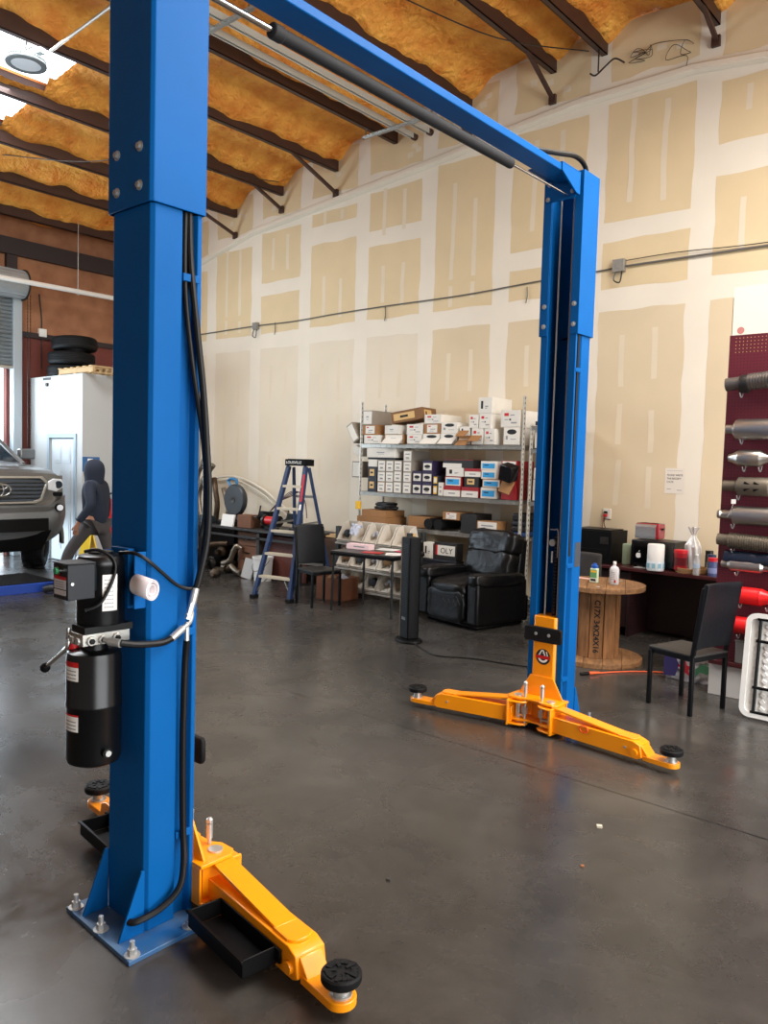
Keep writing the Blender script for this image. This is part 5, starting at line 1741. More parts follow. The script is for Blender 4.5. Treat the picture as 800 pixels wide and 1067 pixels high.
# ------------------------------------------------------------ tilted-bin rack
br = thing('bin_rack', 'dark frame rack holding three tiers of tilted white bins', 'bin rack', (-6.92, 7.95, 0))
for x in (-7.56, -6.3):
    m_ = MB(); m_.box(x - 0.03, x + 0.03, 7.80, 7.86, 0, 0.92); m_.box(x - 0.03, x + 0.03, 8.08, 8.14, 0, 0.92); m_.box(x - 0.03, x + 0.03, 7.80, 8.14, 0.0, 0.04)
    m_.build('side_frame', pbr('rack_grey', (48, 50, 50), 0.5), br, world=True, bevel=0.004)
for z in (0.08, 0.36, 0.70):
    m_ = MB(); m_.hexa([(-7.56, 7.76, z - 0.02), (-6.3, 7.76, z - 0.02), (-6.3, 8.12, z + 0.10), (-7.56, 8.12, z + 0.10), (-7.56, 7.76, z), (-6.3, 7.76, z), (-6.3, 8.12, z + 0.12), (-7.56, 8.12, z + 0.12)])
    m_.build('tilted_tray', pbr('tray_grey', (150, 146, 138), 0.6), br, world=True, bevel=0.003)
M_BIN = pbr('bin_white', (214, 206, 192), 0.55, 0, 0.08, 4)


def bin_mesh():
    m = MB()
    w, d, h = 0.105, 0.30, 0.20
    t = 0.004
    sp_ = [(0, 0), (d, 0), (d, h), (0.19, h), (0.0, 0.035)]
    for s in (-1, 1):
        m.prism(sp_, s * w - t, s * w + t, 'x')
    m.box(-w, w, 0, d, 0, 2 * t); m.box(-w, w, d - 2 * t, d, 0, h); m.box(-w, w, 0, 2 * t, 0, 0.035)
    m.box(-w - 0.006, w + 0.006, -0.006, 0.004, 0.028, 0.040)
    return m


tier = {0.70: 'top', 0.36: 'middle', 0.08: 'bottom'}
pos = ['end nearest the ladder', 'second from the ladder end', 'third from the ladder end', 'fourth from the ladder end', 'end nearest the tower fan']
first = None
junk = [pbr('junk_a', (120, 92, 62), 0.7), pbr('junk_b', (60, 62, 66), 0.5, 0.5), pbr('junk_c', (170, 172, 180), 0.6)]
for z, tn in tier.items():
    for i in range(5):
        lb = 'white open-front bin, %s tier of the bin rack, %s' % (tn, pos[i])
        loc = (-7.42 + i * 0.245, 7.775, z + 0.012)
        if first is None:
            first = bin_mesh().build('parts_bin', M_BIN, bevel=0.002)
            o = first
        else:
            o = first.copy(); COL.objects.link(o); ORG[o.name] = Matrix.Identity(4)
        o.location = loc
        o.rotation_euler = (R(18.4), 0, 0)
        tag(o, lb, 'bin', 'tilted parts bins')
rnd = random.Random(21)
ks = 0
for (i, z) in ((0, 0.70), (2, 0.70), (0, 0.36), (1, 0.36), (2, 0.36), (3, 0.36), (2, 0.08), (3, 0.08), (4, 0.08)):
    p = Vector((-7.42 + i * 0.245, 7.90, z + (0.128 if ks % 3 == 0 else 0.115)))
    m_ = MB()
    if ks % 3 == 0:
        m_.lathe([(0.03, -0.06), (0.055, -0.055), (0.055, 0.03), (0.03, 0.05)], (0, 0, 0), 18, axis='y')
        nm, lb, ct = 'pipe_coupling', 'dark short pipe end lying in the white bin, ' , 'pipe fitting'
    elif ks % 3 == 1:
        m_.tube([(-0.06, 0, 0.0), (-0.02, 0.03, 0.05), (0.03, 0.0, 0.05), (0.07, -0.02, 0.0)], 0.024, n=10)
        nm, lb, ct = 'pipe_elbow', 'bent pipe piece lying in the white bin, ', 'pipe fitting'
    else:
        m_.rbox((0, 0, 0.02), (0.13, 0.09, 0.06), (0.3, 0.2, 0.5)); 
        nm, lb, ct = 'small_packet', 'crumpled packet lying in the white bin, ', 'packet'
    o = m_.build(nm, junk[(ks + 1) % 3], bevel=0.006)
    o.location = p
    tag(o, lb + '%s tier, %s' % (tier[z], pos[i].replace(' nearest', ' by')), ct)
    ks += 1
rg = thing('white_rag', 'pale blue-white crumpled rag draped over the top tier of bins', 'rag', (-7.18, 7.74, 0.93))
m_ = MB()
def rag(u, v):
    a, b = u - 0.5, v - 0.5
    x = a * 0.16 + 0.02 * noise.noise(Vector((u * 5, v * 5, 1)))
    y = -0.02 + 0.10 * b + 0.03 * noise.noise(Vector((u * 6, v * 6, 3)))
    z = 0.0 - 0.22 * max(0, -b) + 0.05 * noise.noise(Vector((u * 7, v * 5, 5)))
    return (x, y + 0.05, z + 0.02)
m_.grid(rag, 22, 22)
m_.build('cloth', pbr('rag_cloth', (206, 212, 226), 0.9), rg, solid=0.004)
# ------------------------------------------------------------ workbench by the far corner
M_BENCH = pbr('bench_dark', (46, 44, 44), 0.55, 0, 0.25, 5)
M_PART = pbr('particle_board', (118, 78, 54), 0.7, 0, 0.2, 9)
wb = thing('workbench', 'long dark workbench with shelf rail against the drywall, ladder before it', 'workbench', (-9.7, 8.1, 0))
m_ = MB(); m_.box(-12.0, -8.25, 7.75, 8.6, 0.70, 0.735); m_.build('bench_top', M_BENCH, wb, world=True, bevel=0.004)
m_ = MB(); m_.box(-12.0, -8.25, 7.78, 7.82, 0.585, 0.62); m_.build('front_rail', M_BENCH, wb, world=True, bevel=0.003)
for x in (-11.9, -10.7, -9.2, -8.3):
    m_ = MB(); m_.box(x - 0.03, x + 0.03, 7.78, 7.84, 0, 0.70); m_.build('leg', M_BENCH, wb, world=True)
    m_ = MB(); m_.box(x - 0.03, x + 0.03, 8.5, 8.56, 0, 0.70); m_.build('leg', M_BENCH, wb, world=True)
m_ = MB(); m_.box(-12.0, -8.25, 8.55, 8.59, 0.03, 0.70); m_.build('back_panel', M_BENCH, wb, world=True)
pd_ = thing('drawer_pedestal', 'brown chipboard drawer unit standing under the workbench', 'drawer unit', (-9.5, 8.05, 0))
m_ = MB(); m_.box(-9.76, -9.28, 7.86, 8.45, 0.02, 0.68); m_.build('carcass', M_PART, pd_, world=True, bevel=0.004)
for z0_, z1_ in ((0.05, 0.24), (0.26, 0.45), (0.47, 0.66)):
    m_ = MB(); m_.box(-9.74, -9.30, 7.845, 7.86, z0_, z1_); d_ = m_.build('drawer', M_PART, pd_, world=True, bevel=0.003)
    m_ = MB(); m_.box(-9.58, -9.46, 7.83, 7.845, (z0_ + z1_) / 2 - 0.008, (z0_ + z1_) / 2 + 0.008); m_.build('handle', M_BLK, d_, world=True)
pb = thing('wood_sheet', 'reddish-brown wooden sheet standing behind the blue stepladder', 'panel', (-8.5, 8.3, 0))
m_ = MB(); m_.box(-9.12, -8.28, 7.90, 7.93, 0.02, 0.66, 0); m_.build('panel_face', pbr('stained_panel', (96, 46, 36), 0.6, 0, 0.3, 4), pb, world=True, bevel=0.003)
bd_ = thing('scrap_boards', 'pale scrap boards lying on a low stand behind the stepladder', 'boards', (-7.95, 8.3, 0))
M_PINE = pbr('pale_pine', (190, 158, 112), 0.75)
m_ = MB(); m_.box(-8.15, -7.7, 8.15, 8.6, 0.0, 0.68); m_.build('stand_box', pbr('old_crate', (80, 58, 44), 0.8, 0, 0.3, 6), bd_, world=True)
m_ = MB(); m_.rbox((-7.88, 8.35, 0.70), (0.66, 0.14, 0.025), (0, 0.02, 0.2)); m_.build('board', M_PINE, bd_, world=True)
m_ = MB(); m_.rbox((-7.86, 8.3, 0.735), (0.62, 0.10, 0.025), (0, -0.02, -0.1)); m_.build('board', M_PINE, bd_, world=True)

# chop saw
BT = 0.737
cs = thing('chop_saw', 'blue and black chop saw with a big dark guard on the workbench', 'chop saw', (-10.2, 8.12, BT))
m_ = MB(); m_.box(-0.22, 0.2, -0.2, 0.22, 0, 0.055); m_.box(-0.14, 0.16, 0.02, 0.05, 0.055, 0.12); m_.build('base', M_BLK, cs, bevel=0.01)
m_ = MB()
m_.lathe([(0.0, -0.05), (0.235, -0.05), (0.255, -0.03), (0.255, 0.03), (0.235, 0.05), (0.0, 0.05)], (0.06, -0.02, 0.40), 40, axis='y')
m_.build('blade_guard', pbr('guard_grey', (44, 48, 52), 0.4), cs)
m_ = MB(); m_.lathe([(0.0, -0.052), (0.05, -0.058), (0.05, -0.05)], (0.06, -0.02, 0.40), 18, axis='y'); m_.lathe([(0.06, 0), (0.2, 0.0), (0.2, 0.004), (0.06, 0.004)], (0.06, -0.03, 0.28), 30, axis='y')
m_.build('blade', M_STEEL, cs)
SAWB = pbr('saw_blue', (28, 104, 150), 0.4)
m_ = MB(); m_.cyl((-0.08, 0.02, 0.42), (-0.25, 0.06, 0.40), 0.07, 0.06, n=20); m_.cyl((-0.25, 0.06, 0.40), (-0.27, 0.065, 0.40), 0.04, n=16); m_.bar((-0.05, 0.05, 0.06), (0.0, 0.05, 0.42), 0.05, 0.06)
m_.build('motor', SAWB, cs, bevel=0.006)
m_ = MB(); m_.tube([(-0.10, 0.0, 0.62), (-0.16, 0.0, 0.70), (-0.08, 0.0, 0.735), (0.04, 0.0, 0.72), (0.06, 0.0, 0.64)], 0.024, n=10); m_.build('handle', SAWB, cs)

for (nm, lb, ct, parts) in (
    ('white_plate', 'upright white sheet plate leaning on the workbench edge under the saw', 'plate', [((-9.98, 7.83, BT + 0.09), (0.30, 0.03, 0.19), (-0.2, 0, 0.0), M_WHITE)]),
    ('plywood_block', 'brown plywood block on the workbench beside the white plate', 'block', [((-9.62, 7.95, BT + 0.10), (0.28, 0.22, 0.20), (0, 0, 0.15), M_PART)]),
    ('tool_case', 'dark teal tool case lying on the workbench left of the saw', 'case', [((-10.75, 7.88, BT + 0.06), (0.5, 0.2, 0.12), (0, 0, 0.05), pbr('case_teal', (28, 44, 50), 0.5))]),
):
    t = thing(nm, lb, ct, parts[0][0])
    for (c, s, r_, mt) in parts:
        m_ = MB(); m_.rbox((0, 0, 0), s, r_); m_.build('case_body', mt, t, bevel=0.006)
gd = thing('bench_grinder', 'small red and black bench grinder on the workbench by the ladder', 'grinder', (-9.08, 7.95, BT))
m_ = MB(); m_.box(-0.09, 0.09, -0.07, 0.07, 0, 0.04); m_.box(-0.03, 0.03, -0.04, 0.04, 0.04, 0.1); m_.build('foot', M_BLK, gd, bevel=0.006)
m_ = MB(); m_.cyl((-0.12, 0, 0.14), (0.12, 0, 0.14), 0.065, n=22); m_.build('motor_body', M_RED, gd, bevel=0.01)
for s in (-1, 1):
    m_ = MB(); m_.cyl((s * 0.13, 0, 0.14), (s * 0.17, 0, 0.14), 0.085, n=26); m_.build('wheel_guard', M_STEEL, gd, bevel=0.004)
for k, (x, lb) in enumerate(((-9.36, 'dark clamp vise with bent bar on the workbench beside the plywood block'), (-8.72, 'dark clamp vise with T-bar on the workbench nearest the ladder'))):
    v = thing('vise', lb, 'vise', (x, 8.1, BT))
    m_ = MB(); m_.box(-0.07, 0.07, -0.08, 0.08, 0, 0.05); m_.cyl((0, 0, 0.05), (0, 0, 0.12), 0.05, n=16); m_.build('base', M_STEEL, v, bevel=0.008)
    m_ = MB(); m_.box(-0.06, 0.06, -0.02, 0.10, 0.12, 0.26); m_.box(-0.06, 0.06, -0.12, -0.05, 0.12, 0.27); m_.cyl((0, -0.2, 0.17), (0, 0.1, 0.17), 0.018, n=12); m_.build('jaws', M_BLK, v, bevel=0.008)
    m_ = MB(); m_.tube([(-0.08, -0.2, 0.17), (0.02, -0.2, 0.2), (0.05, -0.18, 0.36)], 0.012, n=8); m_.build('handle', M_STEEL, v)
# curved pale tube on the wall and thin cords
ct_ = MB(); ct_.tube([(-11.9, WY - 0.10, 1.36), (-11.45, WY - 0.10, 1.45), (-11.05, WY - 0.1, 1.49), (-10.66, WY - 0.1, 1.45), (-10.15, WY - 0.1, 1.29), (-9.79, WY - 0.1, 1.10), (-9.32, WY - 0.12, 0.89), (-9.0, 8.5, 0.757)], 0.02, n=10)
ct_.tube([(-11.9, WY - 0.14, 1.33), (-11.45, WY - 0.14, 1.40), (-11.05, WY - 0.14, 1.44), (-10.66, WY - 0.14, 1.40), (-10.15, WY - 0.14, 1.23), (-9.79, WY - 0.14, 1.03), (-9.4, WY - 0.14, 0.85)], 0.012, n=10)
tag(ct_.build('curved_tube', pbr('pale_tube', (210, 202, 186), 0.4)), 'long pale tubing arching against the drywall behind the chop saw', 'tube')
cb_ = MB()
for k in range(4):
    o_ = k * 0.03
    cb_.tube([(-9.9 + o_, 8.35, BT + 0.02), (-9.7 + o_, 8.5, 1.0 + o_), (-9.45 + o_, 8.6, 1.27 - o_ * .4), (-9.2 + o_ * .4, 8.6, 1.30), (-9.05, 8.6, 1.15), (-9.0, 8.6, 0.9)], 0.007, n=6)
tag(cb_.build('looped_cords', pbr('cord_plum', (70, 44, 56), 0.6)), 'bundle of plum cords looping up the wall beside the chop saw', 'cord')

# exhaust parts: upright bends on the bench, heaps below
M_EXH = pbr('aluminised_steel', (150, 138, 122), 0.35, 0.85, 0.4, 9)
M_RUSTY = pbr('tarnished_steel', (96, 78, 62), 0.5, 0.7, 0.4, 12)
for k, (x, y, h, ln, lb) in enumerate(((-11.05, 8.1, 0.95, 0.25, 'tall bent exhaust pipe standing on the workbench nearest the blue column'), (-10.85, 8.25, 0.72, -0.12, 'shorter bent exhaust pipe standing on the workbench beside the tall one'),
                                       (-11.35, 8.2, 1.05, 0.18, 'tallest bent exhaust pipe, half hidden by the black hoses'), (-10.62, 8.3, 0.55, -0.15, 'short curved exhaust pipe on the workbench next to the chop saw'))):
    m_ = MB(); m_.tube([(x, y, BT), (x - ln * 0.3, y, BT + h * 0.4), (x + ln * 0.1, y, BT + h * 0.7), (x + ln, y + 0.05, BT + h)], 0.045, n=16)
    tag(m_.build('exhaust_pipe', M_EXH if k != 1 else M_RUSTY), lb, 'exhaust pipe', 'upright exhaust pipes on the bench')
spec = [(-10.55, 8.1, 0.10, 0.5, 0.10, M_STEEL, 'dark round muffler lying end-out on the floor under the workbench'),
        (-10.08, 7.95, 0.075, 0.5, 0.075, M_EXH, 'silver muffler lying aslant on the floor under the workbench'),
        (-10.45, 8.2, 0.285, 0.45, 0.085, M_RUSTY, 'tarnished muffler resting on the dark mufflers under the workbench'),
        (-9.8, 7.46, 0.06, 0.4, 0.06, M_EXH, 'short bright muffler at the front of the floor heap')]
for (x, y, z, ln, r, mt, lb) in spec:
    a = R(12 + 40 * (x + 10.6))
    m_ = MB(Matrix.Rotation(a, 4, 'Z'))
    m_.lathe([(r * 0.4, -ln / 2 - 0.1), (r * 0.4, -ln / 2), (r, -ln / 2 + 0.04), (r, ln / 2 - 0.04), (r * 0.4, ln / 2), (r * 0.4, ln / 2 + 0.1)], (0, 0, 0), 22, axis='y')
    o = m_.build('muffler', mt, ang=45); o.location = (x, y, z)
    tag(o, lb, 'muffler', 'mufflers heaped under the bench')
m_ = MB(); m_.tube([(-9.95, 7.72, 0.16), (-9.78, 7.72, 0.22), (-9.72, 7.74, 0.36), (-9.66, 7.76, 0.45), (-9.62, 7.8, 0.42)], 0.045, n=14); m_.tube([(-9.72, 7.7, 0.14), (-9.55, 7.66, 0.08), (-9.42, 7.64, 0.07)], 0.045, n=14)
tag(m_.build('bent_pipe', M_EXH), 'shiny S-bend exhaust pipe rising from the floor heap by the drawers', 'exhaust pipe')
m_ = MB(); m_.tube([(-10.8, 7.72, 0.06), (-10.62, 7.70, 0.30), (-10.3, 7.72, 0.42), (-10.0, 7.85, 0.46)], 0.04, n=14)
tag(m_.build('bent_pipe', M_RUSTY), 'tarnished pipe arching over the muffler heap under the workbench', 'exhaust pipe')

bkt = thing('plastic_bucket', 'white plastic bucket on the floor behind the stepladder', 'bucket', (-9.0, 7.72, 0))
m_ = MB(); m_.lathe([(0.0, 0.0), (0.125, 0.0), (0.15, 0.33), (0.158, 0.33), (0.158, 0.36), (0.146, 0.36), (0.12, 0.02), (0.0, 0.02)], (0, 0, 0), 30); m_.build('bucket_body', pbr('bucket_white', (222, 222, 218), 0.45), bkt)
m_ = MB(); m_.tube([(0.155, 0, 0.32), (0.12, -0.11, 0.20), (0.0, -0.165, 0.15), (-0.12, -0.11, 0.20), (-0.155, 0, 0.32)], 0.004, n=6); m_.build('handle', M_STEEL, bkt)
lp = thing('leaning_board', 'pale board leaning on the white bucket', 'board', (-9.28, 7.68, 0))
m_ = MB(); m_.rbox((0.0, 0.0, 0.15), (0.2, 0.03, 0.30), (R(-12), R(8), 0.15)); m_.build('board_face', pbr('board_grey', (176, 176, 174), 0.6), lp, bevel=0.003)
bg = thing('brown_sack', 'crumpled brown paper sack on the floor beside the blue column', 'sack', (-9.6, 6.82, 0))
m_ = MB()
def sack(u, v):
    an = 2 * PI * u
    r = 0.17 * (1 - 0.35 * v) * (1 + 0.18 * noise.noise(Vector((math.cos(an) * 2, math.sin(an) * 2, v * 4))))
    return (r * math.cos(an), r * 0.8 * math.sin(an), 0.30 * v + 0.02 * noise.noise(Vector((u * 9, v * 6, 1))) * v)
m_.grid(sack, 30, 14); m_.build('paper_body', pbr('kraft_paper', (150, 106, 78), 0.85, 0, 0.2, 6), bg, solid=0.003)

# ------------------------------------------------------------ stepladder
lad = thing('step_ladder', 'blue fibreglass stepladder with pale aluminium treads standing open before the workbench', 'ladder', (-7.64, 6.71, 0), R(10))
M_FIB = pbr('fibreglass_blue', (28, 50, 88), 0.5, 0, 0.15, 6)
LH = 1.76
def rail_pt(s, t, front=True):
    w = 0.29 * (1 - t) + 0.135 * t
    if front:
        return Vector((s * w, 0.50 * t, LH * t))
    return Vector((s * (0.32 * (1 - t) + 0.12 * t), 0.93 - 0.37 * t, LH * t))
for s in (-1, 1):
    m_ = MB()
    a, b = rail_pt(s, 0.02), rail_pt(s, 0.98)
    m_.bar(a, b, 0.025, 0.075, up=(0, 1, 0))
    m_.bar(a + Vector((0, -0.035, 0)), b + Vector((0, -0.035, 0)), 0.05, 0.008, up=(0, 1, 0))
    rl_ = m_.build('front_rail', M_FIB, lad, bevel=0.003)
    m_ = MB(); m_.rbox(rail_pt(s, 0.0) + Vector((0, 0, 0.025)), (0.07, 0.11, 0.05)); m_.build('rubber_foot', M_RUB, rl_, bevel=0.006)
    m_ = MB(); m_.bar(rail_pt(s, 0.02, False), rail_pt(s, 0.97, False), 0.022, 0.05, up=(0, 1, 0)); rr_ = m_.build('rear_rail', M_FIB, lad, bevel=0.003)
    m_ = MB(); m_.rbox(rail_pt(s, 0.0, False) + Vector((0, 0, 0.025)), (0.05, 0.08, 0.05)); m_.build('rubber_foot', M_RUB, rr_, bevel=0.006)
    m_ = MB(); m_.bar(rail_pt(s, 0.55) + Vector((0, 0.03, 0)), rail_pt(s, 0.56, False), 0.006, 0.025); m_.build('spreader', M_ALU, lad)
m_ = MB(); m_.bar(rail_pt(1, 0.72) + Vector((0.014, -0.042, 0)), rail_pt(1, 0.92) + Vector((0.014, -0.042, 0)), 0.03, 0.003, up=(0, 1, 0), m=0); m_.bar(rail_pt(1, 0.66) + Vector((0.014, -0.044, 0)), rail_pt(1, 0.70) + Vector((0.014, -0.044, 0)), 0.03, 0.003, up=(0, 1, 0), m=1)
m_.build('warning_sticker', [M_RED, M_WHITE], lad)
M_TREAD = pbr('tread_aluminium', (206, 196, 176), 0.45, 0.3)
for i in range(5):
    t = (i + 1) * 0.1667 - 0.0
    a, b = rail_pt(-1, t), rail_pt(1, t)
    m_ = MB(); m_.box(a.x + 0.01, b.x - 0.01, a.y - 0.045, a.y + 0.045, a.z - 0.025, a.z + 0.003)
    for k in range(5):
        m_.box(a.x + 0.01, b.x - 0.01, a.y - 0.04 + k * 0.019, a.y - 0.034 + k * 0.019, a.z + 0.003, a.z + 0.006)
    m_.build('tread', M_TREAD, lad)
for t in (0.22, 0.5, 0.75):
    a, b = rail_pt(-1, t, False), rail_pt(1, t, False)
    m_ = MB(); m_.bar(a, b, 0.012, 0.035); m_.build('rear_brace', M_ALU, lad)
for s in (-1, 1):
    m_ = MB(); m_.bar(rail_pt(s, 0.05), Vector((s * 0.12, 0.085, 0.29)), 0.012, 0.02); m_.build('tread_strut', M_ALU, lad)
m_ = MB(); m_.box(-0.165, 0.165, 0.43, 0.63, LH - 0.03, LH + 0.055); m_.box(-0.14, 0.14, 0.45, 0.61, LH + 0.055, LH + 0.06)
cap = m_.build('top_cap', M_BLKP, lad, bevel=0.012)
text('lettering', 'LOUISVILLE', 0.05, M_WHITE, cap, (-0.02, 0.4292, LH + 0.012), (R(90), 0, 0))


# ------------------------------------------------------------ two matching black dining chairs
def dining_chair(label, loc, rz):
    t = thing('dining_chair', label, 'chair', loc, rz, 'black dining chairs')
    w, d = 0.20, 0.20
    M_LEA = pbr('black_vinyl', (17, 19, 24), 0.45, 0, 0.2, 7, spec=0.25, bump=0.12, bscale=60)
    m = MB(); m.box(-w, w, -d, d, 0.40, 0.435); m.build('seat_frame', M_BLK, t, bevel=0.003)
    m = MB()
    def seat(u, v):
        return (-w - 0.005 + (2 * w + 0.01) * u, -d - 0.005 + (2 * d + 0.01) * v, 0.452 + 0.016 * (math.sin(PI * u) * math.sin(PI * v)) ** 0.4)
    m.grid(seat, 14, 14); m.box(-w - 0.005, w + 0.005, -d - 0.005, d + 0.005, 0.435, 0.453)
    m.build('seat', pbr('seat_vinyl', (44, 42, 40), 0.5, 0, 0.2, 6), t, bevel=0.006)
    for s in (-1, 1):
        m = MB(); m.box(s * w - 0.014, s * w + 0.014, d - 0.03, d - 0.002, 0, 0.42); m.build('leg', M_BLK, t, bevel=0.003)
        m = MB(); m.bar((s * w, -d + 0.014, 0.0), (s * w, -d + 0.014, 0.45), 0.028, 0.03); m.bar((s * w, -d + 0.014, 0.44), (s * w, -d - 0.055, 0.96), 0.028, 0.03)
        m.build('leg', M_BLK, t, bevel=0.003)
    m = MB()
    def bk(u, v):
        z = 0.50 + 0.49 * v
        return (-w - 0.012 + (2 * w + 0.024) * u, -d + 0.02 - 0.075 * v - 0.022 + 0.02 * math.sin(PI * u), z)
    vs = [bk(i / 12, j / 14) for j in range(15) for i in range(13)]
    m.grid(bk, 12, 14)
    m.build('backrest', M_LEA, t, solid=0.036, bevel=0.006)
    return t


# chairs face +y in their own axes
dining_chair('black dining chair standing in front of the blue stepladder', (-7.06, 6.97, 0), R(-103))
dining_chair('black dining chair with a worn back by the maroon pegboard and folded white table', (-2.135, 6.10, 0), R(74))

# ------------------------------------------------------------ small black table, things on it
tb_ = thing('card_table', 'small black table covered with papers before the bin rack', 'table', (-6.30, 7.22, 0), R(8))
m_ = MB(); m_.box(-0.45, 0.45, -0.36, 0.36, 0.71, 0.73); m_.build('tabletop', pbr('table_top_dark', (40, 40, 40), 0.35), tb_, bevel=0.005)
m_ = MB()
for (a, b, c, d) in ((-0.45, 0.45, -0.36, -0.335), (-0.45, 0.45, 0.335, 0.36), (-0.45, -0.425, -0.36, 0.36), (0.425, 0.45, -0.36, 0.36)):
    m_.box(a, b, c, d, 0.675, 0.71)
m_.build('apron', M_BLK, tb_, bevel=0.003)
for sx in (-1, 1):
    for sy in (-1, 1):
        m_ = MB(); m_.bar((sx * 0.43, sy * 0.34, 0), (sx * 0.42, sy * 0.33, 0.69), 0.025, 0.025); m_.build('leg', M_BLK, tb_, bevel=0.002)
TT = 0.732
def on_table(x, y):
    return ORG[tb_.name] @ Vector((x, y, TT))
t = thing('pink_box', 'pale pink flat box with dark lettering on the black table', 'box', on_table(-0.26, 0.0), R(8))
m_ = MB(); m_.box(-0.17, 0.17, -0.06, 0.06, 0, 0.065); m_.build('box_body', pbr('pink_card', (236, 206, 208), 0.65), t, bevel=0.003)
m_ = MB(); m_.box(-0.06, 0.10, -0.0612, -0.06, 0.028, 0.042); m_.build('print_line', M_GREYP, t)
for (x, y, sx, sy, rz, mt, lb, nm) in ((0.06, -0.2, 0.12, 0.08, 0.3, M_RED, 'red leaflet lying on the black table near the pink box', 'leaflet'), (0.27, 0.14, 0.09, 0.07, -0.4, pbr('magenta_sheet', (196, 34, 70), 0.5), 'magenta leaflet at the back of the black table', 'leaflet'),
                                       (0.33, -0.17, 0.09, 0.12, 0.5, M_WHITE, 'white sheet of paper at the table corner by the tower fan', 'paper_sheet'), (0.02, 0.2, 0.13, 0.10, 0.1, M_WHITE, 'white sheet of paper at the back of the black table', 'paper_sheet')):
    m_ = MB(); m_.box(-sx, sx, -sy, sy, 0, 0.004); m_.box(-sx * 0.7, sx * 0.5, -sy * 0.2, -sy * 0.05, 0.004, 0.0045, 1)
    o = m_.build(nm, [mt, M_GREYP]); o.location = on_table(x, y); o.rotation_euler = (0, 0, R(8) + rz)
    tag(o, lb, 'paper')
sb_ = thing('spray_bottle', 'small white capped bottle standing on the black table behind the tower fan', 'bottle', on_table(0.36, 0.25))
m_ = MB(); m_.lathe([(0, 0), (0.028, 0), (0.03, 0.02), (0.03, 0.13), (0.015, 0.17), (0.015, 0.18), (0, 0.18)], n=18); m_.build('bottle_body', M_CARDW, sb_)
m_ = MB(); m_.lathe([(0, 0.18), (0.02, 0.18), (0.02, 0.22), (0, 0.225)], n=16); m_.build('cap', M_TAPE, sb_)
bx = thing('carton', 'open brown carton of odds and ends on the floor beneath the black table', 'box', (-7.22, 7.48, 0), R(6))
m_ = MB(); m_.box(-0.21, 0.21, -0.18, -0.174, 0, 0.29); m_.box(-0.21, 0.21, 0.174, 0.18, 0, 0.29); m_.box(-0.21, -0.204, -0.18, 0.18, 0, 0.29); m_.box(0.204, 0.21, -0.18, 0.18, 0, 0.29); m_.box(-0.21, 0.21, -0.18, 0.18, 0, 0.006)
m_.build('carton_body', pbr('ruddy_cardboard', (128, 78, 52), 0.8, 0, 0.2, 8), bx)
m_ = MB(); rnd = random.Random(4)
for k in range(9):
    m_.rbox((rnd.uniform(-0.13, 0.13), rnd.uniform(-0.10, 0.10), 0.22 + rnd.uniform(-0.02, 0.05)), (0.12, 0.08, 0.07), (rnd.random(), rnd.random(), rnd.random()), k % 3)
m_.build('contents', [junk[2], junk[1], junk[0]], bx, bevel=0.008)
bx['kind'] = 'thing'

# box with printed face and boxes under the rack by the recliner
carton('white box with a large printed panel between tower fan and recliner', -6.23, -6.08, 0.602, 0.80, 8.03, .15, M_CARDW, 'blackbar', 'boxes by the recliner')
t = carton('black box with a white lettered label left of the recliner\'s head', -6.05, -5.70, 0.602, 0.82, 8.02, .14, BLKB, None, 'boxes by the recliner')
m_ = MB(); m_.box(-0.15, 0.15, -0.003, -0.001, 0.06, 0.185, 0); m_.box(-0.15, -0.12, -0.0036, -0.002, 0.06, 0.185, 1); m_.build('white_label', [M_CARDW, M_RED], t)
text('lettering', 'OLY', 0.10, M_INK, t, (0.02, -0.004, 0.115), (R(90), 0, 0))
ub = thing('stacked_crates', 'dark crate stack beside the recliner under the shelving', 'crate', (-5.95, 8.08, 0))
for k, (z0_, z1_, mt) in enumerate(((0, 0.29, BLKB), (0.295, 0.60, NAVY))):
    m_ = MB(); m_.box(-0.29, 0.26, -0.06, 0.08, z0_, z1_); m_.box(-0.30, 0.27, -0.07, 0.085, z1_ - 0.03, z1_ - 0.001); m_.build('crate', mt, ub, bevel=0.006)
m_ = MB(); m_.box(0.05, 0.2, -0.066, -0.06, 0.42, 0.50); m_.build('yellow_label', M_TAPE, ub)

# ------------------------------------------------------------ tower fan
tf = thing('tower_fan', 'slim black tower fan with a silver edge on the floor beside the recliner', 'tower fan', (-4.98, 6.22, 0), R(-20))
m_ = MB(); m_.lathe([(0.0, 0.0), (0.165, 0.0), (0.17, 0.012), (0.16, 0.028), (0.05, 0.04), (0.0, 0.04)], n=36, sy=0.75); m_.build('base', M_BLKP, tf)
m_ = MB()
pr_ = [(-0.075, -0.065), (0.075, -0.065), (0.085, -0.05), (0.085, 0.05), (0.06, 0.08), (-0.06, 0.08), (-0.085, 0.05), (-0.085, -0.05)]
m_.prism(pr_, 0.04, 1.06); m_.build('body', M_BLKP, tf, bevel=0.006)
m_ = MB(); m_.prism([(-0.09, -0.06), (-0.075, -0.072), (-0.068, -0.066), (-0.084, -0.05), (-0.084, 0.03), (-0.09, 0.03)], 0.04, 1.05); m_.build('silver_edge', M_ALU, tf)
m_ = MB()
for i in range(44):
    m_.box(-0.055, 0.06, -0.070, -0.065, 0.30 + i * 0.016, 0.307 + i * 0.016)
m_.build('grille', M_BLK, tf)
m_ = MB(); m_.box(-0.04, 0.03, -0.0685, -0.064, 0.225, 0.255); m_.build('display', pbr('display_grey', (90, 92, 90), 0.3), tf)
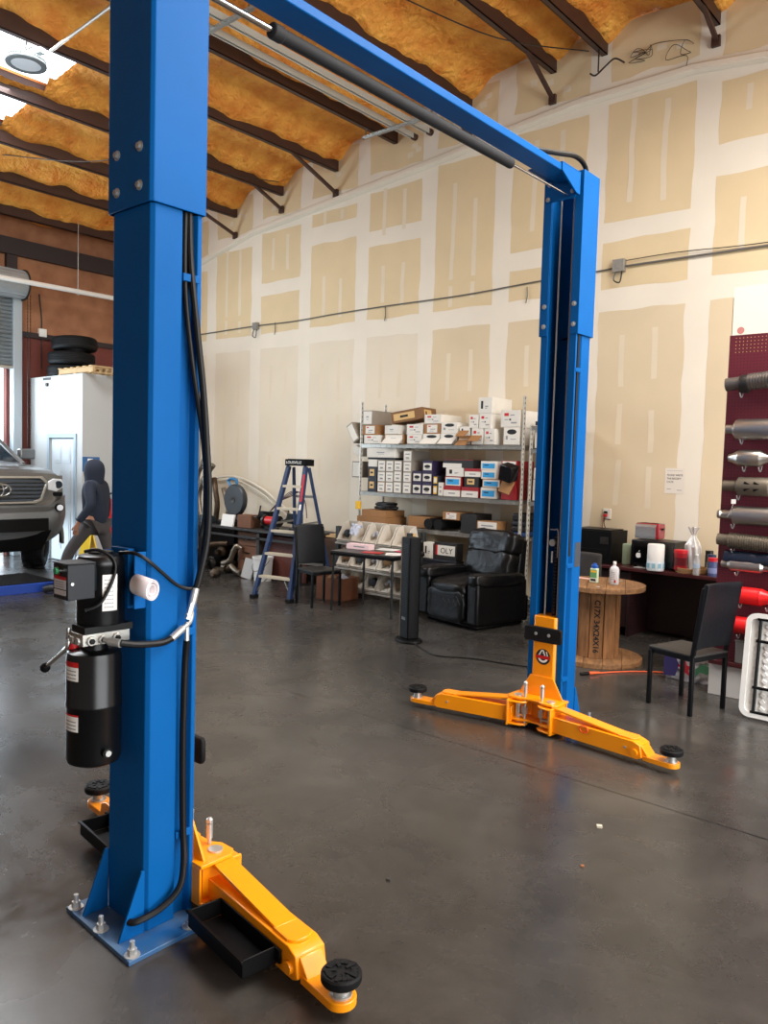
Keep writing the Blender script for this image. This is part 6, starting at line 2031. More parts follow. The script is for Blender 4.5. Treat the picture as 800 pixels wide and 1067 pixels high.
m_ = MB(); m_.tube([(-4.90, 6.15, 0.03), (-4.8, 6.12, 0.008), (-4.6, 6.0, 0.008), (-4.39, 5.92, 0.008), (-4.2, 6.02, 0.008), (-4.03, 6.10, 0.008), (-3.8, 6.14, 0.008), (-3.2, 6.3, 0.008)], 0.006, n=8)
m_.build('power_cord', M_HOSE, tf, world=True)

# ------------------------------------------------------------ recliner
rc = thing('recliner', 'padded black leather recliner armchair in front of the wire shelving', 'armchair', (-5.13, 7.60, 0), R(-11))
M_LEATH = pbr('black_leather', (7, 7, 8), 0.34, 0, 0.2, 6, spec=0.3, bump=0.25, bscale=14)


def pillow(name, cx, cy, cz, sx, sy, sz, rot=(0, 0, 0), e=0.45, wr=0.008, par=None, ex=None):
    """rounded cushion block"""
    from mathutils import Euler
    mt = Matrix.Translation((cx, cy, cz)) @ Euler(rot).to_matrix().to_4x4()
    m = MB()
    nu, nv = 40, 26
    sg_ = lambda a, p: math.copysign(abs(a) ** p, a)
    vs = []
    for j in range(nv + 1):
        ph = -PI / 2 + PI * j / nv
        for i in range(nu):
            th = 2 * PI * i / nu
            x = sg_(math.cos(ph), e) * sg_(math.cos(th), e); y = sg_(math.cos(ph), e) * sg_(math.sin(th), e); z = sg_(math.sin(ph), e)
            n_ = wr * noise.noise(Vector((x * 3 + cx * 9, y * 3, z * 3 + cz * 7)))
            vs.append(mt @ Vector((x * sx / 2 + n_, y * sy / 2 + n_, z * sz / 2 + n_)))
    fs = [(j * nu + i, j * nu + (i + 1) % nu, (j + 1) * nu + (i + 1) % nu, (j + 1) * nu + i) for j in range(nv) for i in range(nu)]
    m.add(vs, fs)
    return m.build(name, M_LEATH, par or rc, ang=180)


m_ = MB(); m_.box(-0.46, 0.46, -0.40, 0.42, 0.05, 0.34); m_.box(-0.42, 0.42, -0.36, 0.38, 0.0, 0.05); m_.build('base', M_LEATH, rc, bevel=0.03, seg=3)
pillow('footrest', 0.0, -0.43, 0.24, 0.60, 0.10, 0.36, (0, 0, 0), 0.35)
pillow('seat', 0.0, -0.13, 0.42, 0.60, 0.70, 0.22, (R(4), 0, 0), 0.4, 0.012)
for s in (-1, 1):
    pillow('armrest', s * 0.40, -0.06, 0.54, 0.21, 0.80, 0.16, (R(-2), 0, 0), 0.45, 0.012)
    m_ = MB(); m_.box(s * 0.40 - 0.085, s * 0.40 + 0.085, -0.44, 0.36, 0.06, 0.54); m_.build('side_panel', M_LEATH, rc, bevel=0.035, seg=3)
    m_ = MB()
    for k in range(15):
        z = 0.10 + k * 0.033
        m_.lathe([(0, -0.005), (0.008, -0.002), (0.008, 0.003), (0, 0.003)], (s * 0.40 + 0.07, -0.442, z), 10, axis='y')
    m_.build('stud_trim', M_BLKP, rc)
pillow('back_cushion', 0.0, 0.26, 0.66, 0.72, 0.24, 0.36, (R(-16), 0, 0), 0.42, 0.016)
pillow('head_cushion', 0.0, 0.32, 0.90, 0.74, 0.24, 0.30, (R(-14), 0, 0), 0.42, 0.016)
m_ = MB(); m_.hexa([(-0.36, 0.30, 0.30), (0.36, 0.30, 0.30), (0.36, 0.44, 0.30), (-0.36, 0.44, 0.30), (-0.35, 0.38, 0.98), (0.35, 0.38, 0.98), (0.35, 0.50, 0.96), (-0.35, 0.50, 0.96)])
m_.build('back_shell', M_LEATH, rc, bevel=0.03, seg=3)
# quilting lines on the seat front
m_ = MB()
for k in range(7):
    for s in (-1, 1):
        x0_ = -0.24 + k * 0.08
        m_.tube([(x0_, -0.470, 0.40), (x0_ + s * 0.06, -0.477, 0.33), (x0_ + s * 0.10, -0.478, 0.27)], 0.0025, n=5, res=3)
m_.build('quilt_stitch', pbr('dark_thread', (40, 40, 42), 0.6), rc)
# ------------------------------------------------------------ maroon desk along the drywall and the things on it
M_MAR = pbr('maroon_laminate', (70, 26, 28), 0.32, 0, 0.25, 5, stretch=(1, 6, 6))
M_MARD = pbr('maroon_dark', (38, 16, 18), 0.45)
DZ = 0.755
dk = thing('office_desk', 'dark maroon office desk along the drywall behind the cable spool', 'desk', (-3.3, 8.45, 0))
m_ = MB(); m_.box(-4.32, -2.28, 8.12, 8.74, 0.72, DZ); m_.build('desktop', M_MAR, dk, world=True, bevel=0.004)
for x in (-4.29, -3.52, -2.33):
    m_ = MB(); m_.box(x - 0.015, x + 0.015, 8.16, 8.72, 0, 0.72); m_.build('side_panel', M_MARD, dk, world=True)
m_ = MB(); m_.box(-4.29, -2.33, 8.62, 8.64, 0.02, 0.72); m_.build('modesty_panel', M_MARD, dk, world=True)
m_ = MB(); m_.box(-4.27, -3.54, 8.17, 8.19, 0.1, 0.70); m_.build('drawer_front', M_MARD, dk, world=True, bevel=0.003)
m_ = MB(); m_.box(-3.62, -3.605, 8.10, 8.12, 0.60, 0.73); m_.build('desk_bracket', M_ALU, dk, world=True)

mw = thing('microwave', 'black microwave oven with a white fruit sticker on the maroon desk', 'microwave', (-3.33, 8.46, DZ))
m_ = MB(); m_.box(-0.24, 0.24, -0.16, 0.17, 0.015, 0.295); m_.build('case', pbr('microwave_black', (22, 22, 24), 0.4), mw, bevel=0.006)
for x in (-0.2, 0.2):
    for y in (-0.13, 0.13):
        m_ = MB(); m_.cyl((x, y, 0), (x, y, 0.016), 0.02, n=12); m_.build('foot', M_RUB, mw)
dr = MB(); dr.box(-0.235, 0.12, -0.178, -0.16, 0.02, 0.29); dr = dr.build('door', pbr('microwave_door', (16, 16, 18), 0.2), mw, bevel=0.004)
m_ = MB(); m_.box(-0.205, 0.075, -0.1795, -0.178, 0.05, 0.26); m_.build('window', pbr('microwave_glass', (8, 8, 9), 0.08), dr)
m_ = MB(); m_.box(0.125, 0.235, -0.176, -0.16, 0.02, 0.29); cp_ = m_.build('control_panel', pbr('microwave_door', (16, 16, 18), 0.2), mw, bevel=0.003)
# white fruit-shaped sticker with bite and leaf
m_ = MB()
pts = []
for i in range(36):
    a = 2 * PI * i / 36 + PI / 2
    r = 0.030 * (1 - 0.14 * math.exp(-((i if i < 18 else 36 - i) / 2.2) ** 2) - 0.07 * math.exp(-(((i - 18)) / 2.0) ** 2))
    x, z = r * math.cos(a) * 0.95, r * math.sin(a)
    d_ = math.hypot(x - 0.036, z - 0.004)
    if d_ < 0.015:
        x -= (0.015 - d_)
    pts.append((x - 0.15, 0.13 + z))
m_.prism(pts, -0.1812, -0.1794, 'y')
m_.prism([(-0.15, 0.165), (-0.138, 0.173), (-0.134, 0.187), (-0.146, 0.18)], -0.1812, -0.1794, 'y')
m_.build('fruit_sticker', M_WHITE, dr)

tr_ = thing('toaster', 'red and chrome toaster sitting on the black microwave', 'toaster', (-3.43, 8.45, DZ + 0.297))
m_ = MB()
m_.prism([(-0.09, 0.01), (0.09, 0.01), (0.095, 0.14), (0.075, 0.178), (-0.075, 0.178), (-0.095, 0.14)], -0.13, 0.13, 'x'); m_.build('shell', pbr('toaster_red', (150, 18, 36), 0.25, coat=0.4), tr_, bevel=0.008)
m_ = MB(); m_.prism([(-0.096, 0.012), (-0.098, 0.012), (-0.103, 0.14), (-0.084, 0.17), (-0.082, 0.168), (-0.1005, 0.14)], -0.13, 0.10, 'x'); m_.build('chrome_panel', pbr('toaster_chrome', (200, 206, 214), 0.22, 0.9), tr_)
for y in (-0.035, 0.035):
    m_ = MB(); m_.box(-0.10, 0.10, y - 0.014, y + 0.014, 0.172, 0.180); m_.build('slot', M_BLK, tr_)
m_ = MB(); m_.box(0.131, 0.15, -0.02, 0.02, 0.11, 0.13); m_.build('lever', M_BLKP, tr_, bevel=0.003)

pt = thing('paper_towel_pack', 'wrapped white paper towel roll standing on the desk before the microwave', 'paper towels', (-3.24, 8.16, DZ))
m_ = MB(); m_.lathe([(0.0, 0.0), (0.082, 0.0), (0.086, 0.01), (0.086, 0.268), (0.08, 0.278), (0.025, 0.278), (0.025, 0.24), (0, 0.24)], n=36); m_.build('roll', pbr('towel_white', (238, 236, 230), 0.85, bump=0.2, bscale=50), pt)
m_ = MB(); m_.lathe([(0.0865, 0.005), (0.088, 0.01), (0.088, 0.10), (0.0865, 0.105)], n=36, m=0)
for i in range(9):
    an = 2 * PI * i / 9
    m_.rbox((0.0875 * math.cos(an), 0.0875 * math.sin(an), 0.055), (0.004, 0.035, 0.05), (0, 0, an), 1)
m_.build('wrapper_band', [pbr('wrapper', (224, 230, 232), 0.3), pbr('wrapper_blue', (140, 190, 206), 0.4)], pt)
cn_ = thing('coffee_can', 'red coffee canister on the wicker tray', 'canister', (-3.005, 8.235, DZ + 0.026))
m_ = MB(); m_.lathe([(0, 0), (0.066, 0), (0.068, 0.01), (0.064, 0.09), (0.068, 0.17), (0.068, 0.175), (0, 0.175)], n=28, m=0); m_.lathe([(0.0672, 0.05), (0.067, 0.06), (0.0655, 0.1), (0.067, 0.13), (0.066, 0.131)], n=28, m=1)
m_.build('canister_body', [pbr('coffee_red', (156, 20, 34), 0.35), pbr('coffee_dark', (96, 14, 24), 0.4)], cn_)
m_ = MB(); m_.lathe([(0, 0.175), (0.071, 0.175), (0.071, 0.205), (0.065, 0.21), (0, 0.21)], n=28); m_.build('lid', pbr('coffee_lid', (200, 24, 40), 0.35), cn_)
bs = thing('wicker_tray', 'round shallow wicker tray on the maroon desk', 'tray', (-2.925, 8.32, DZ))
m_ = MB()
for k in range(5):
    pts = [(0.15 * (1 + 0.012 * k) * math.cos(2 * PI * i / 40), 0.17 * (1 + 0.012 * k) * math.sin(2 * PI * i / 40), 0.008 + k * 0.010 + 0.003 * (i % 2)) for i in range(41)]
    m_.tube(pts, 0.006, n=6, res=1)
m_.lathe([(0, 0.0), (0.15, 0.0), (0.15, 0.012), (0, 0.012)], n=40, sy=1.13); m_.build('weave', pbr('wicker', (170, 128, 82), 0.7, 0, 0.25, 30), bs)
M_CLR = pbr('clear_wrap', (226, 226, 224), 0.15, 0, 0, trans=0.55, alpha=1.0)
gb = thing('wrapped_bottle', 'tall bottle in clear crinkled gift wrap tied at the top on the desk', 'bottle', (-2.945, 8.41, DZ + 0.026))
m_ = MB(); m_.lathe([(0, 0), (0.04, 0), (0.042, 0.02), (0.042, 0.2), (0.018, 0.27), (0.018, 0.33), (0, 0.33)], n=20); m_.build('bottle_body', pbr('bottle_tin', (150, 150, 150), 0.2, 0.5), gb)
m_ = MB()
def wrap(u, v):
    an = 2 * PI * u
    base = 0.075 if v < 0.55 else (0.075 * (1 - (v - 0.55) / 0.25) + 0.016 * (v - 0.55) / 0.25 if v < 0.8 else 0.016 + 0.035 * (v - 0.8) / 0.2)
    r = base * (1 + 0.16 * math.sin(an * 7 + v * 4) * (0.6 + v))
    return (r * math.cos(an), r * math.sin(an), 0.002 + 0.44 * v)
m_.grid(wrap, 56, 26); m_.build('wrap_film', M_CLR, gb)
wb_ = thing('water_bottle', 'clear water bottle at the desk edge before the gift-wrapped bottle', 'bottle', (-2.81, 8.145, DZ))
m_ = MB(); m_.lathe([(0, 0), (0.028, 0), (0.032, 0.01), (0.031, 0.05), (0.029, 0.07), (0.032, 0.09), (0.032, 0.15), (0.014, 0.185), (0.013, 0.20), (0, 0.20)], n=24); m_.build('bottle_body', M_CLR, wb_)
m_ = MB(); m_.lathe([(0.0325, 0.075), (0.0325, 0.12)], n=24); m_.build('label_band', pbr('water_label', (160, 180, 200), 0.5), wb_)
m_ = MB(); m_.lathe([(0, 0.20), (0.015, 0.20), (0.015, 0.215), (0, 0.216)], n=16); m_.build('cap', M_WHITE, wb_)
for (x, y, r, h, c1, c2, lb) in ((-2.815, 8.53, 0.04, 0.19, (36, 34, 34), (18, 18, 18), 'dark jar with black lid behind the clear water bottle'), (-2.725, 8.34, 0.042, 0.17, (88, 92, 48), (24, 50, 84), 'olive jar with dark blue lid on the desk behind the water bottle'),
                                 (-2.675, 8.22, 0.045, 0.15, (72, 84, 128), (206, 28, 44), 'blue-labelled jar with red lid at the desk end by the pegboard')):
    t = thing('jar', lb, 'jar', (x, y, DZ + (0.0 if x > -2.79 else 0.0)))
    m_ = MB(); m_.lathe([(0, 0), (r, 0), (r * 1.03, 0.01), (r * 1.03, h - 0.02), (r * 0.9, h), (0, h)], n=24); m_.build('jar_body', pbr('jar_%d' % c1[0], c1, 0.35), t)
    m_ = MB(); m_.lathe([(0, h), (r, h), (r, h + 0.035), (0, h + 0.036)], n=24); m_.build('lid', pbr('lid_%d' % c2[0], c2, 0.4), t)
    m_ = MB(); m_.lathe([(r * 1.032, 0.03), (r * 1.04, 0.032), (r * 1.04, h * 0.55), (r * 1.032, h * 0.56)], n=24); m_.build('label_band', pbr('band_%d' % c1[0], tuple(min(255, v + 60) for v in c1), 0.5), t)
pbg = thing('plastic_bag', 'knotted clear plastic bag standing at the desk end by the pegboard', 'bag', (-2.64, 8.60, DZ))
m_ = MB()
def bagf(u, v):
    an = 2 * PI * u
    r = 0.11 * (1 - v) ** 0.6 + 0.012 if v < 0.85 else 0.012 + 0.03 * (v - 0.85) / 0.15
    r *= 1 + 0.2 * noise.noise(Vector((math.cos(an) * 2, math.sin(an) * 2, v * 5)))
    return (r * math.cos(an), r * math.sin(an), 0.36 * v)
m_.grid(bagf, 40, 24); m_.build('bag_film', M_CLR, pbg)
gn = thing('green_carton', 'pale green carton squeezed beside the microwave', 'carton', (-3.66, 8.44, DZ))
m_ = MB(); m_.box(-0.05, 0.05, -0.06, 0.06, 0, 0.23); m_.build('carton_body', pbr('pale_green', (170, 190, 160), 0.6), gn, bevel=0.006)
wp = thing('plastic_wrap', 'crumpled clear wrapper on the desk beside the paper towels', 'wrapper', (-3.42, 8.2, DZ))
m_ = MB()
m_.grid(lambda u, v: ((u - .5) * 0.16, (v - .5) * 0.08, 0.006 + 0.03 * abs(noise.noise(Vector((u * 6, v * 6, 2)))) * math.sin(PI * u) * math.sin(PI * v)), 16, 12); m_.build('film', M_CLR, wp)
pn = thing('desk_printer', 'black boxy printer on the desk close to the far blue column', 'printer', (-4.02, 8.42, DZ))
m_ = MB(); m_.box(-0.25, 0.25, -0.2, 0.22, 0, 0.36); m_.box(-0.2, 0.2, -0.205, -0.2, 0.06, 0.16); m_.build('printer_body', M_BLKP, pn, bevel=0.01)
m_ = MB(); m_.box(-0.22, 0.22, -0.16, 0.18, 0.36, 0.375); m_.build('lid', M_BLK, pn, bevel=0.005)
m_ = MB(); m_.box(0.12, 0.22, -0.208, -0.205, 0.22, 0.30); m_.build('control_panel', M_STEEL, pn)
ot = thing('wall_outlet', 'white wall outlet with red and black plugs above the desk', 'outlet', (-4.10, WY - 0.004, 1.28))
m_ = MB(); m_.box(-0.05, 0.05, -0.012, 0.0, -0.06, 0.06); m_.build('cover_plate', M_CARDW, ot, bevel=0.004)
m_ = MB(); m_.box(-0.03, 0.01, -0.045, -0.012, -0.035, -0.005, 0); m_.box(-0.03, 0.01, -0.04, -0.012, 0.005, 0.03, 1); m_.build('plugs', [M_RED, M_BLK], ot, bevel=0.004)
m_ = MB(); m_.tube([(-0.01, -0.04, -0.03), (0.0, -0.05, -0.15), (0.16, -0.06, -0.34), (0.32, -0.08, -0.46)], 0.005, n=6); m_.build('black_lead', M_BLK, ot)
m_ = MB(); m_.tube([(-0.02, -0.045, -0.03), (-0.04, -0.05, -0.25), (-0.03, -0.06, -0.50)], 0.005, n=6); m_.build('orange_lead', pbr('lead_rust', (150, 60, 40), 0.5), ot)
sn = thing('paper_notice', 'white paper notice with black lettering taped to the drywall', 'notice', (-3.325, WY - 0.003, 1.695))
m_ = MB(); m_.box(-0.108, 0.108, -0.0015, 0.0, -0.142, 0.142); m_.build('sheet', pbr('notice_paper', (222, 212, 198), 0.8), sn)
for i, ln in enumerate(('PLEASE WRITE', 'THE RECEIPT', 'DATE')):
    text('lettering', ln, 0.030, M_INK, sn, (-0.085, -0.002, 0.063 - i * 0.038), (R(90), 0, 0), align='LEFT', sx=0.92 if i < 2 else 1.0)
m_ = MB(); m_.box(-0.08, -0.035, -0.0022, -0.0014, -0.095, -0.088); m_.box(0.03, 0.085, -0.0022, -0.0014, -0.105, -0.098); m_.box(-0.085, 0.085, -0.0022, -0.0014, 0.112, 0.115); m_.build('ruled_lines', M_GREYP, sn)

# ------------------------------------------------------------ cable spool table and bottles
SPX, SPY = -3.31, 6.99
sp = thing('cable_spool_table', 'wooden cable spool stood on end as a table beside the blue column', 'spool table', (SPX, SPY, 0), R(-66))
M_WOOD = pbr('spool_wood', (150, 108, 66), 0.7, 0, 0, 5, bump=0.25, bscale=20, rgb2=(104, 72, 44), stretch=(1.0, 7.0, 7.0))
M_WOODV = pbr('spool_stave', (166, 118, 72), 0.7, 0, 0, 5, bump=0.25, bscale=20, rgb2=(116, 80, 48), stretch=(7.0, 7.0, 1.0))
FR, HT = 0.425, 0.73
for (z0_, z1_, nm) in ((0.0, 0.045, 'bottom_flange'), (HT - 0.045, HT, 'top_flange')):
    m_ = MB()
    wds = [-FR, -0.26, -0.10, 0.07, 0.24, FR]
    for a, b in zip(wds, wds[1:]):
        pts = []
        for i in range(13):
            y = a + 0.0015 + (b - a - 0.003) * i / 12
            pts.append((math.sqrt(max(0.0, FR * FR - y * y)), y))
        pts += [(-x, y) for x, y in reversed(pts)]
        pts = [p for k, p in enumerate(pts) if k == 0 or (Vector(p) - Vector(pts[k - 1])).length > 1e-4]
        m_.prism(pts, z0_, z1_)
    m_.build(nm, M_WOOD, sp, bevel=0.003)
for k in range(10):
    an = 2 * PI * k / 10
    xf = Matrix.Rotation(an, 4, 'Z')
    m_ = MB(xf); m_.box(0.178, 0.2, -0.058, 0.058, 0.045, HT - 0.045)
    m_.build('stave', M_WOODV, sp, bevel=0.003)
text('stencil_lettering', 'C17X 34X24X16', 0.07, M_INK, sp, (0.2012, 0.0, 0.345), (R(90), R(90), R(90)), ext=0.0006, bold=0.0018)
m_ = MB(); m_.cyl((0.30, 0.0, HT), (0.30, 0.0, HT + 0.004), 0.016, n=14); m_.cyl((-0.2, 0.2, HT), (-0.2, 0.2, HT + 0.004), 0.016, n=14); m_.build('bolt_heads', M_ZINC, sp)
g1 = thing('cleaner_bottle', 'small green-labelled bottle with a blue cap on the spool table', 'bottle', (-3.33, 6.93, HT + 0.001))
m_ = MB(); m_.box(-0.036, 0.036, -0.022, 0.022, 0, 0.14); m_.build('bottle_body', pbr('bottle_pale_green', (200, 216, 188), 0.4), g1, bevel=0.008)
m_ = MB(); m_.box(-0.033, 0.033, -0.0232, -0.022, 0.012, 0.045, 0); m_.box(-0.033, 0.033, -0.0232, -0.022, 0.05, 0.125, 1); m_.box(-0.028, 0.028, -0.0238, -0.023, 0.10, 0.118, 2); m_.box(-0.026, 0.026, -0.0238, -0.023, 0.018, 0.04, 3); m_.build('label', [M_CARDW, pbr('label_green', (96, 150, 96), 0.5), YELB, M_INK], g1)
m_ = MB(); m_.lathe([(0, 0.14), (0.033, 0.14), (0.033, 0.165), (0.02, 0.172), (0.018, 0.185), (0, 0.186)], n=20, sy=0.7); m_.build('cap', pbr('cap_blue', (30, 84, 170), 0.4), g1)
g2 = thing('alcohol_bottle', 'translucent white plastic bottle standing on the spool table', 'bottle', (-3.16, 6.99, HT + 0.001))
m_ = MB(); m_.lathe([(0, 0), (0.042, 0), (0.046, 0.008), (0.046, 0.135), (0.038, 0.16), (0.015, 0.175), (0.013, 0.19), (0, 0.19)], n=28, sy=0.7); m_.build('bottle_body', pbr('milky_plastic', (226, 226, 228), 0.35, trans=0.15), g2)
m_ = MB(); m_.lathe([(0, 0.19), (0.015, 0.19), (0.015, 0.215), (0, 0.216)], n=16); m_.build('cap', M_WHITE, g2)
m_ = MB()
for i in range(5):
    m_.box(-0.03, 0.02, -0.0335, -0.032, 0.05 + i * 0.016, 0.053 + i * 0.016, 0)
m_.box(0.015, 0.03, -0.0325, -0.030, 0.02, 0.045, 1); m_.build('label_print', [M_GREYP, M_RED], g2)
pc = MB(); pc.box(-0.08, 0.08, -0.03, 0.03, 0, 0.004)
o = pc.build('pink_slip', pbr('pink_paper', (232, 188, 176), 0.7)); o.location = (-3.55, 7.12, HT + 0.001)
tag(o, 'pink paper slip lying on the spool table by the blue column', 'paper')
oc = thing('office_chair', 'dark grey office chair back peeking past the far blue column', 'chair', (-3.84, 7.66, 0), R(188))
m_ = MB()
m_.grid(lambda u, v: (-0.23 + 0.46 * u, 0.06 - 0.06 * math.sin(PI * u), 0.55 + 0.38 * v), 16, 14)
o_ = m_.build('backrest', pbr('chair_fabric', (58, 54, 52), 0.9, 0, 0.2, 20), oc, solid=0.06, bevel=0.02)
m_ = MB(); m_.lathe([(0, 0.42), (0.22, 0.42), (0.24, 0.45), (0.22, 0.49), (0, 0.49)], (0, -0.2, 0), 28); m_.build('seat', pbr('chair_fabric', (58, 54, 52), 0.9), oc)
m_ = MB(); m_.cyl((0, -0.2, 0.06), (0, -0.2, 0.42), 0.03, n=14); m_.bar((0, -0.1, 0.44), (0, 0.09, 0.62), 0.05, 0.02); m_.build('column_post', M_BLK, oc)
for k in range(5):
    an = 2 * PI * k / 5
    m_ = MB(); m_.bar((0, -0.2, 0.08), (0.25 * math.cos(an), -0.2 + 0.25 * math.sin(an), 0.06), 0.04, 0.03); m_.lathe([(0, -0.02), (0.028, -0.018), (0.028, 0.018), (0, 0.02)], (0.25 * math.cos(an), -0.2 + 0.25 * math.sin(an), 0.028), 14, axis='y'); m_.build('caster_leg', M_BLK, oc)
ec = MB(); ec.tube([(-3.05, 6.41, 0.012), (-2.96, 6.60, 0.008), (-2.82, 6.78, 0.008), (-2.65, 6.93, 0.008), (-2.5, 7.0, 0.008), (-2.3, 7.3, 0.008), (-2.4, 7.9, 0.008)], 0.006, n=8)
ec = ec.build('extension_cord', pbr('cord_orange', (226, 92, 44), 0.5))
tag(ec, 'orange extension cord trailing across the floor from the spool table', 'cord')
m_ = MB(); m_.cyl((-3.07, 6.37, 0.018), (-3.02, 6.47, 0.016), 0.015, 0.009, n=14, m=0); m_.cyl((-3.11, 6.29, 0.018), (-3.07, 6.37, 0.018), 0.014, n=14, m=1)
m_.build('plug', [pbr('cord_orange', (226, 92, 44), 0.5), M_BLK], ec)

# ------------------------------------------------------------ pegboard display with exhaust parts
PBX, PBY = -2.13, 6.66
pg = thing('pegboard_display', 'tall maroon pegboard display board with a white header panel', 'display board', (-1.2, PBY + 0.1, 0))
def peg_mat():
    m = pbr('pegboard_maroon', (92, 22, 36), 0.5)
    nt = m.node_tree; b = nt.nodes['Principled BSDF']
    tc = nt.nodes.new('ShaderNodeTexCoord'); mp = nt.nodes.new('ShaderNodeMapping'); mp.inputs['Scale'].default_value = (40, 40, 40)
    nt.links.new(tc.outputs['Object'], mp.inputs[0])
    sx_ = nt.nodes.new('ShaderNodeSeparateXYZ'); nt.links.new(mp.outputs[0], sx_.inputs[0])
    ds = []
    for ax in ('X', 'Z'):
        fr = nt.nodes.new('ShaderNodeMath'); fr.operation = 'FRACT'; nt.links.new(sx_.outputs[ax], fr.inputs[0])
        su = nt.nodes.new('ShaderNodeMath'); su.operation = 'SUBTRACT'; su.inputs[1].default_value = 0.5; nt.links.new(fr.outputs[0], su.inputs[0])
        mu = nt.nodes.new('ShaderNodeMath'); mu.operation = 'MULTIPLY'; nt.links.new(su.outputs[0], mu.inputs[0]); nt.links.new(su.outputs[0], mu.inputs[1]); ds.append(mu)
    ad = nt.nodes.new('ShaderNodeMath'); ad.operation = 'ADD'; nt.links.new(ds[0].outputs[0], ad.inputs[0]); nt.links.new(ds[1].outputs[0], ad.inputs[1])
    lt = nt.nodes.new('ShaderNodeMath'); lt.operation = 'LESS_THAN'; lt.inputs[1].default_value = 0.035; nt.links.new(ad.outputs[0], lt.inputs[0])
    mx = nt.nodes.new('ShaderNodeMix'); mx.data_type = 'RGBA'; nt.links.new(lt.outputs[0], mx.inputs[0])
    mx.inputs[6].default_value = (*lin((92, 22, 36)), 1); mx.inputs[7].default_value = (*lin((60, 14, 22)), 1)
    nt.links.new(mx.outputs[2], b.inputs['Base Color'])
    return m
m_ = MB(); m_.box(PBX, 0.2, PBY, PBY + 0.03, 0.29, 2.90); m_.build('pegboard_panel', peg_mat(), pg, world=True)
m_ = MB(); m_.box(PBX + 0.015, 0.2, PBY, PBY + 0.02, 2.90, 3.28, 0); m_.cyl((PBX + 0.08, PBY - 0.001, 2.935), (PBX + 0.08, PBY, 2.935), 0.028, n=14, m=1); m_.build('header_panel', [pbr('header_cream', (224, 218, 202), 0.7, 0, 0.06, 3), pbr('red_smudge', (190, 120, 112), 0.8)], pg, world=True)
for x in (PBX + 0.02, -0.9, 0.18):
    m_ = MB(); m_.box(x - 0.02, x + 0.02, PBY + 0.03, PBY + 0.07, 0, 3.2); m_.build('frame_stud', M_PINE, pg, world=True)
pp_ = thing('display_plinth', 'low white plinth with a maroon ledge beneath the maroon pegboard', 'plinth', (-1.2, PBY - 0.05, 0))
m_ = MB(); m_.box(PBX, 0.2, PBY - 0.07, PBY - 0.002, 0.0, 0.255); m_.build('base_panel', pbr('base_white', (206, 202, 196), 0.6, 0, 0.08, 5), pp_, world=True, bevel=0.003)
m_ = MB(); m_.box(PBX, 0.2, PBY - 0.10, PBY - 0.002, 0.255, 0.29); m_.build('ledge', M_MAR, pp_, world=True, bevel=0.003)
m_ = MB()
for row in range(5):
    for k in range(24):
        m_.cyl((PBX + 0.05 + k * 0.028, PBY - 0.002, 2.875 - row * 0.028), (PBX + 0.05 + k * 0.028, PBY, 2.875 - row * 0.028), 0.0035, n=6)
m_.build('peg_holes', M_TAPE, pg, world=True)

M_SS = pbr('brushed_stainless', (206, 202, 194), 0.34, 1.0, 0.15, 40, stretch=(1, 20, 20))
M_DK = pbr('dark_stainless', (136, 130, 124), 0.4, 0.85, 0.2, 20)
EY = PBY - 0.085


def exhaust(label, z, x0, prof, mats, x_end=None, tilt=0.0, extras=None, name='muffler'):
    t = thing(name, label, 'exhaust part', (x0, EY, z), 0, 'exhaust parts on the pegboard')
    m = MB(Matrix.Rotation(-tilt, 4, 'Y')); m.lathe(prof, (0, 0, 0), 30, axis='x'); m.build('shell', mats, t, ang=30)
    for x in (0.12, min(0.62, prof[-1][1] - 0.1)):
        h = MB(); h.tube([(x, 0.078, 0.02), (x, 0.02, -0.05 - prof[len(prof) // 2][0] * 0.6), (x, -0.02, -0.06 - prof[len(prof) // 2][0] * 0.6), (x, -0.05, -0.045 - prof[len(prof) // 2][0] * 0.4)], 0.005, n=6); h.build('peg_hook', M_ZINC, t)
    if extras:
        extras(t)
    return t


def flexp(r0, x0, x1, r, n):
    p = [(r0, 0), (r0, x0)]
    for i in range(n):
        a = x0 + (x1 - x0) * i / n; b = x0 + (x1 - x0) * (i + 0.5) / n
        p += [(r, a), (r, b), (r * 0.9, b + 0.001), (r * 0.9, a + (x1 - x0) / n - 0.001)]
    return p + [(r0, x1), (r0, x1 + 0.1)]


def clampx(t):
    m = MB(); m.lathe([(0.045, 0.11), (0.07, 0.11), (0.074, 0.12), (0.07, 0.17), (0.045, 0.17)], (0, 0, 0), 26, axis='x'); m.build('band_clamp', M_STEEL, t)


exhaust('ribbed flexible exhaust tube hung highest on the maroon pegboard', 2.50, PBX + 0.02, flexp(0.052, 0.17, 0.75, 0.066, 26), M_DK, tilt=R(5), extras=clampx, name='flex_tube')
exhaust('long round stainless muffler, second item down on the pegboard', 2.145, PBX + 0.04, [(0.038, 0), (0.038, 0.05), (0.078, 0.075), (0.082, 0.09), (0.082, 0.62), (0.04, 0.65), (0.04, 0.75)], M_SS)
exhaust('short tapered bullet resonator, third item down on the pegboard', 1.92, PBX + 0.07, [(0.03, 0), (0.034, 0.02), (0.064, 0.075), (0.066, 0.08), (0.066, 0.235), (0.064, 0.24), (0.036, 0.29), (0.034, 0.34)], M_SS, name='resonator')


def leafs(t):
    m = MB()
    for x in (0.20, 0.27):
        for s in (-1, 1):
            m.rbox((x, -0.073 + 0.004 * abs(s), s * 0.018), (0.055, 0.006, 0.018), (0, s * 0.5, 0))
    m.build('vent_slots', M_BLK, t)


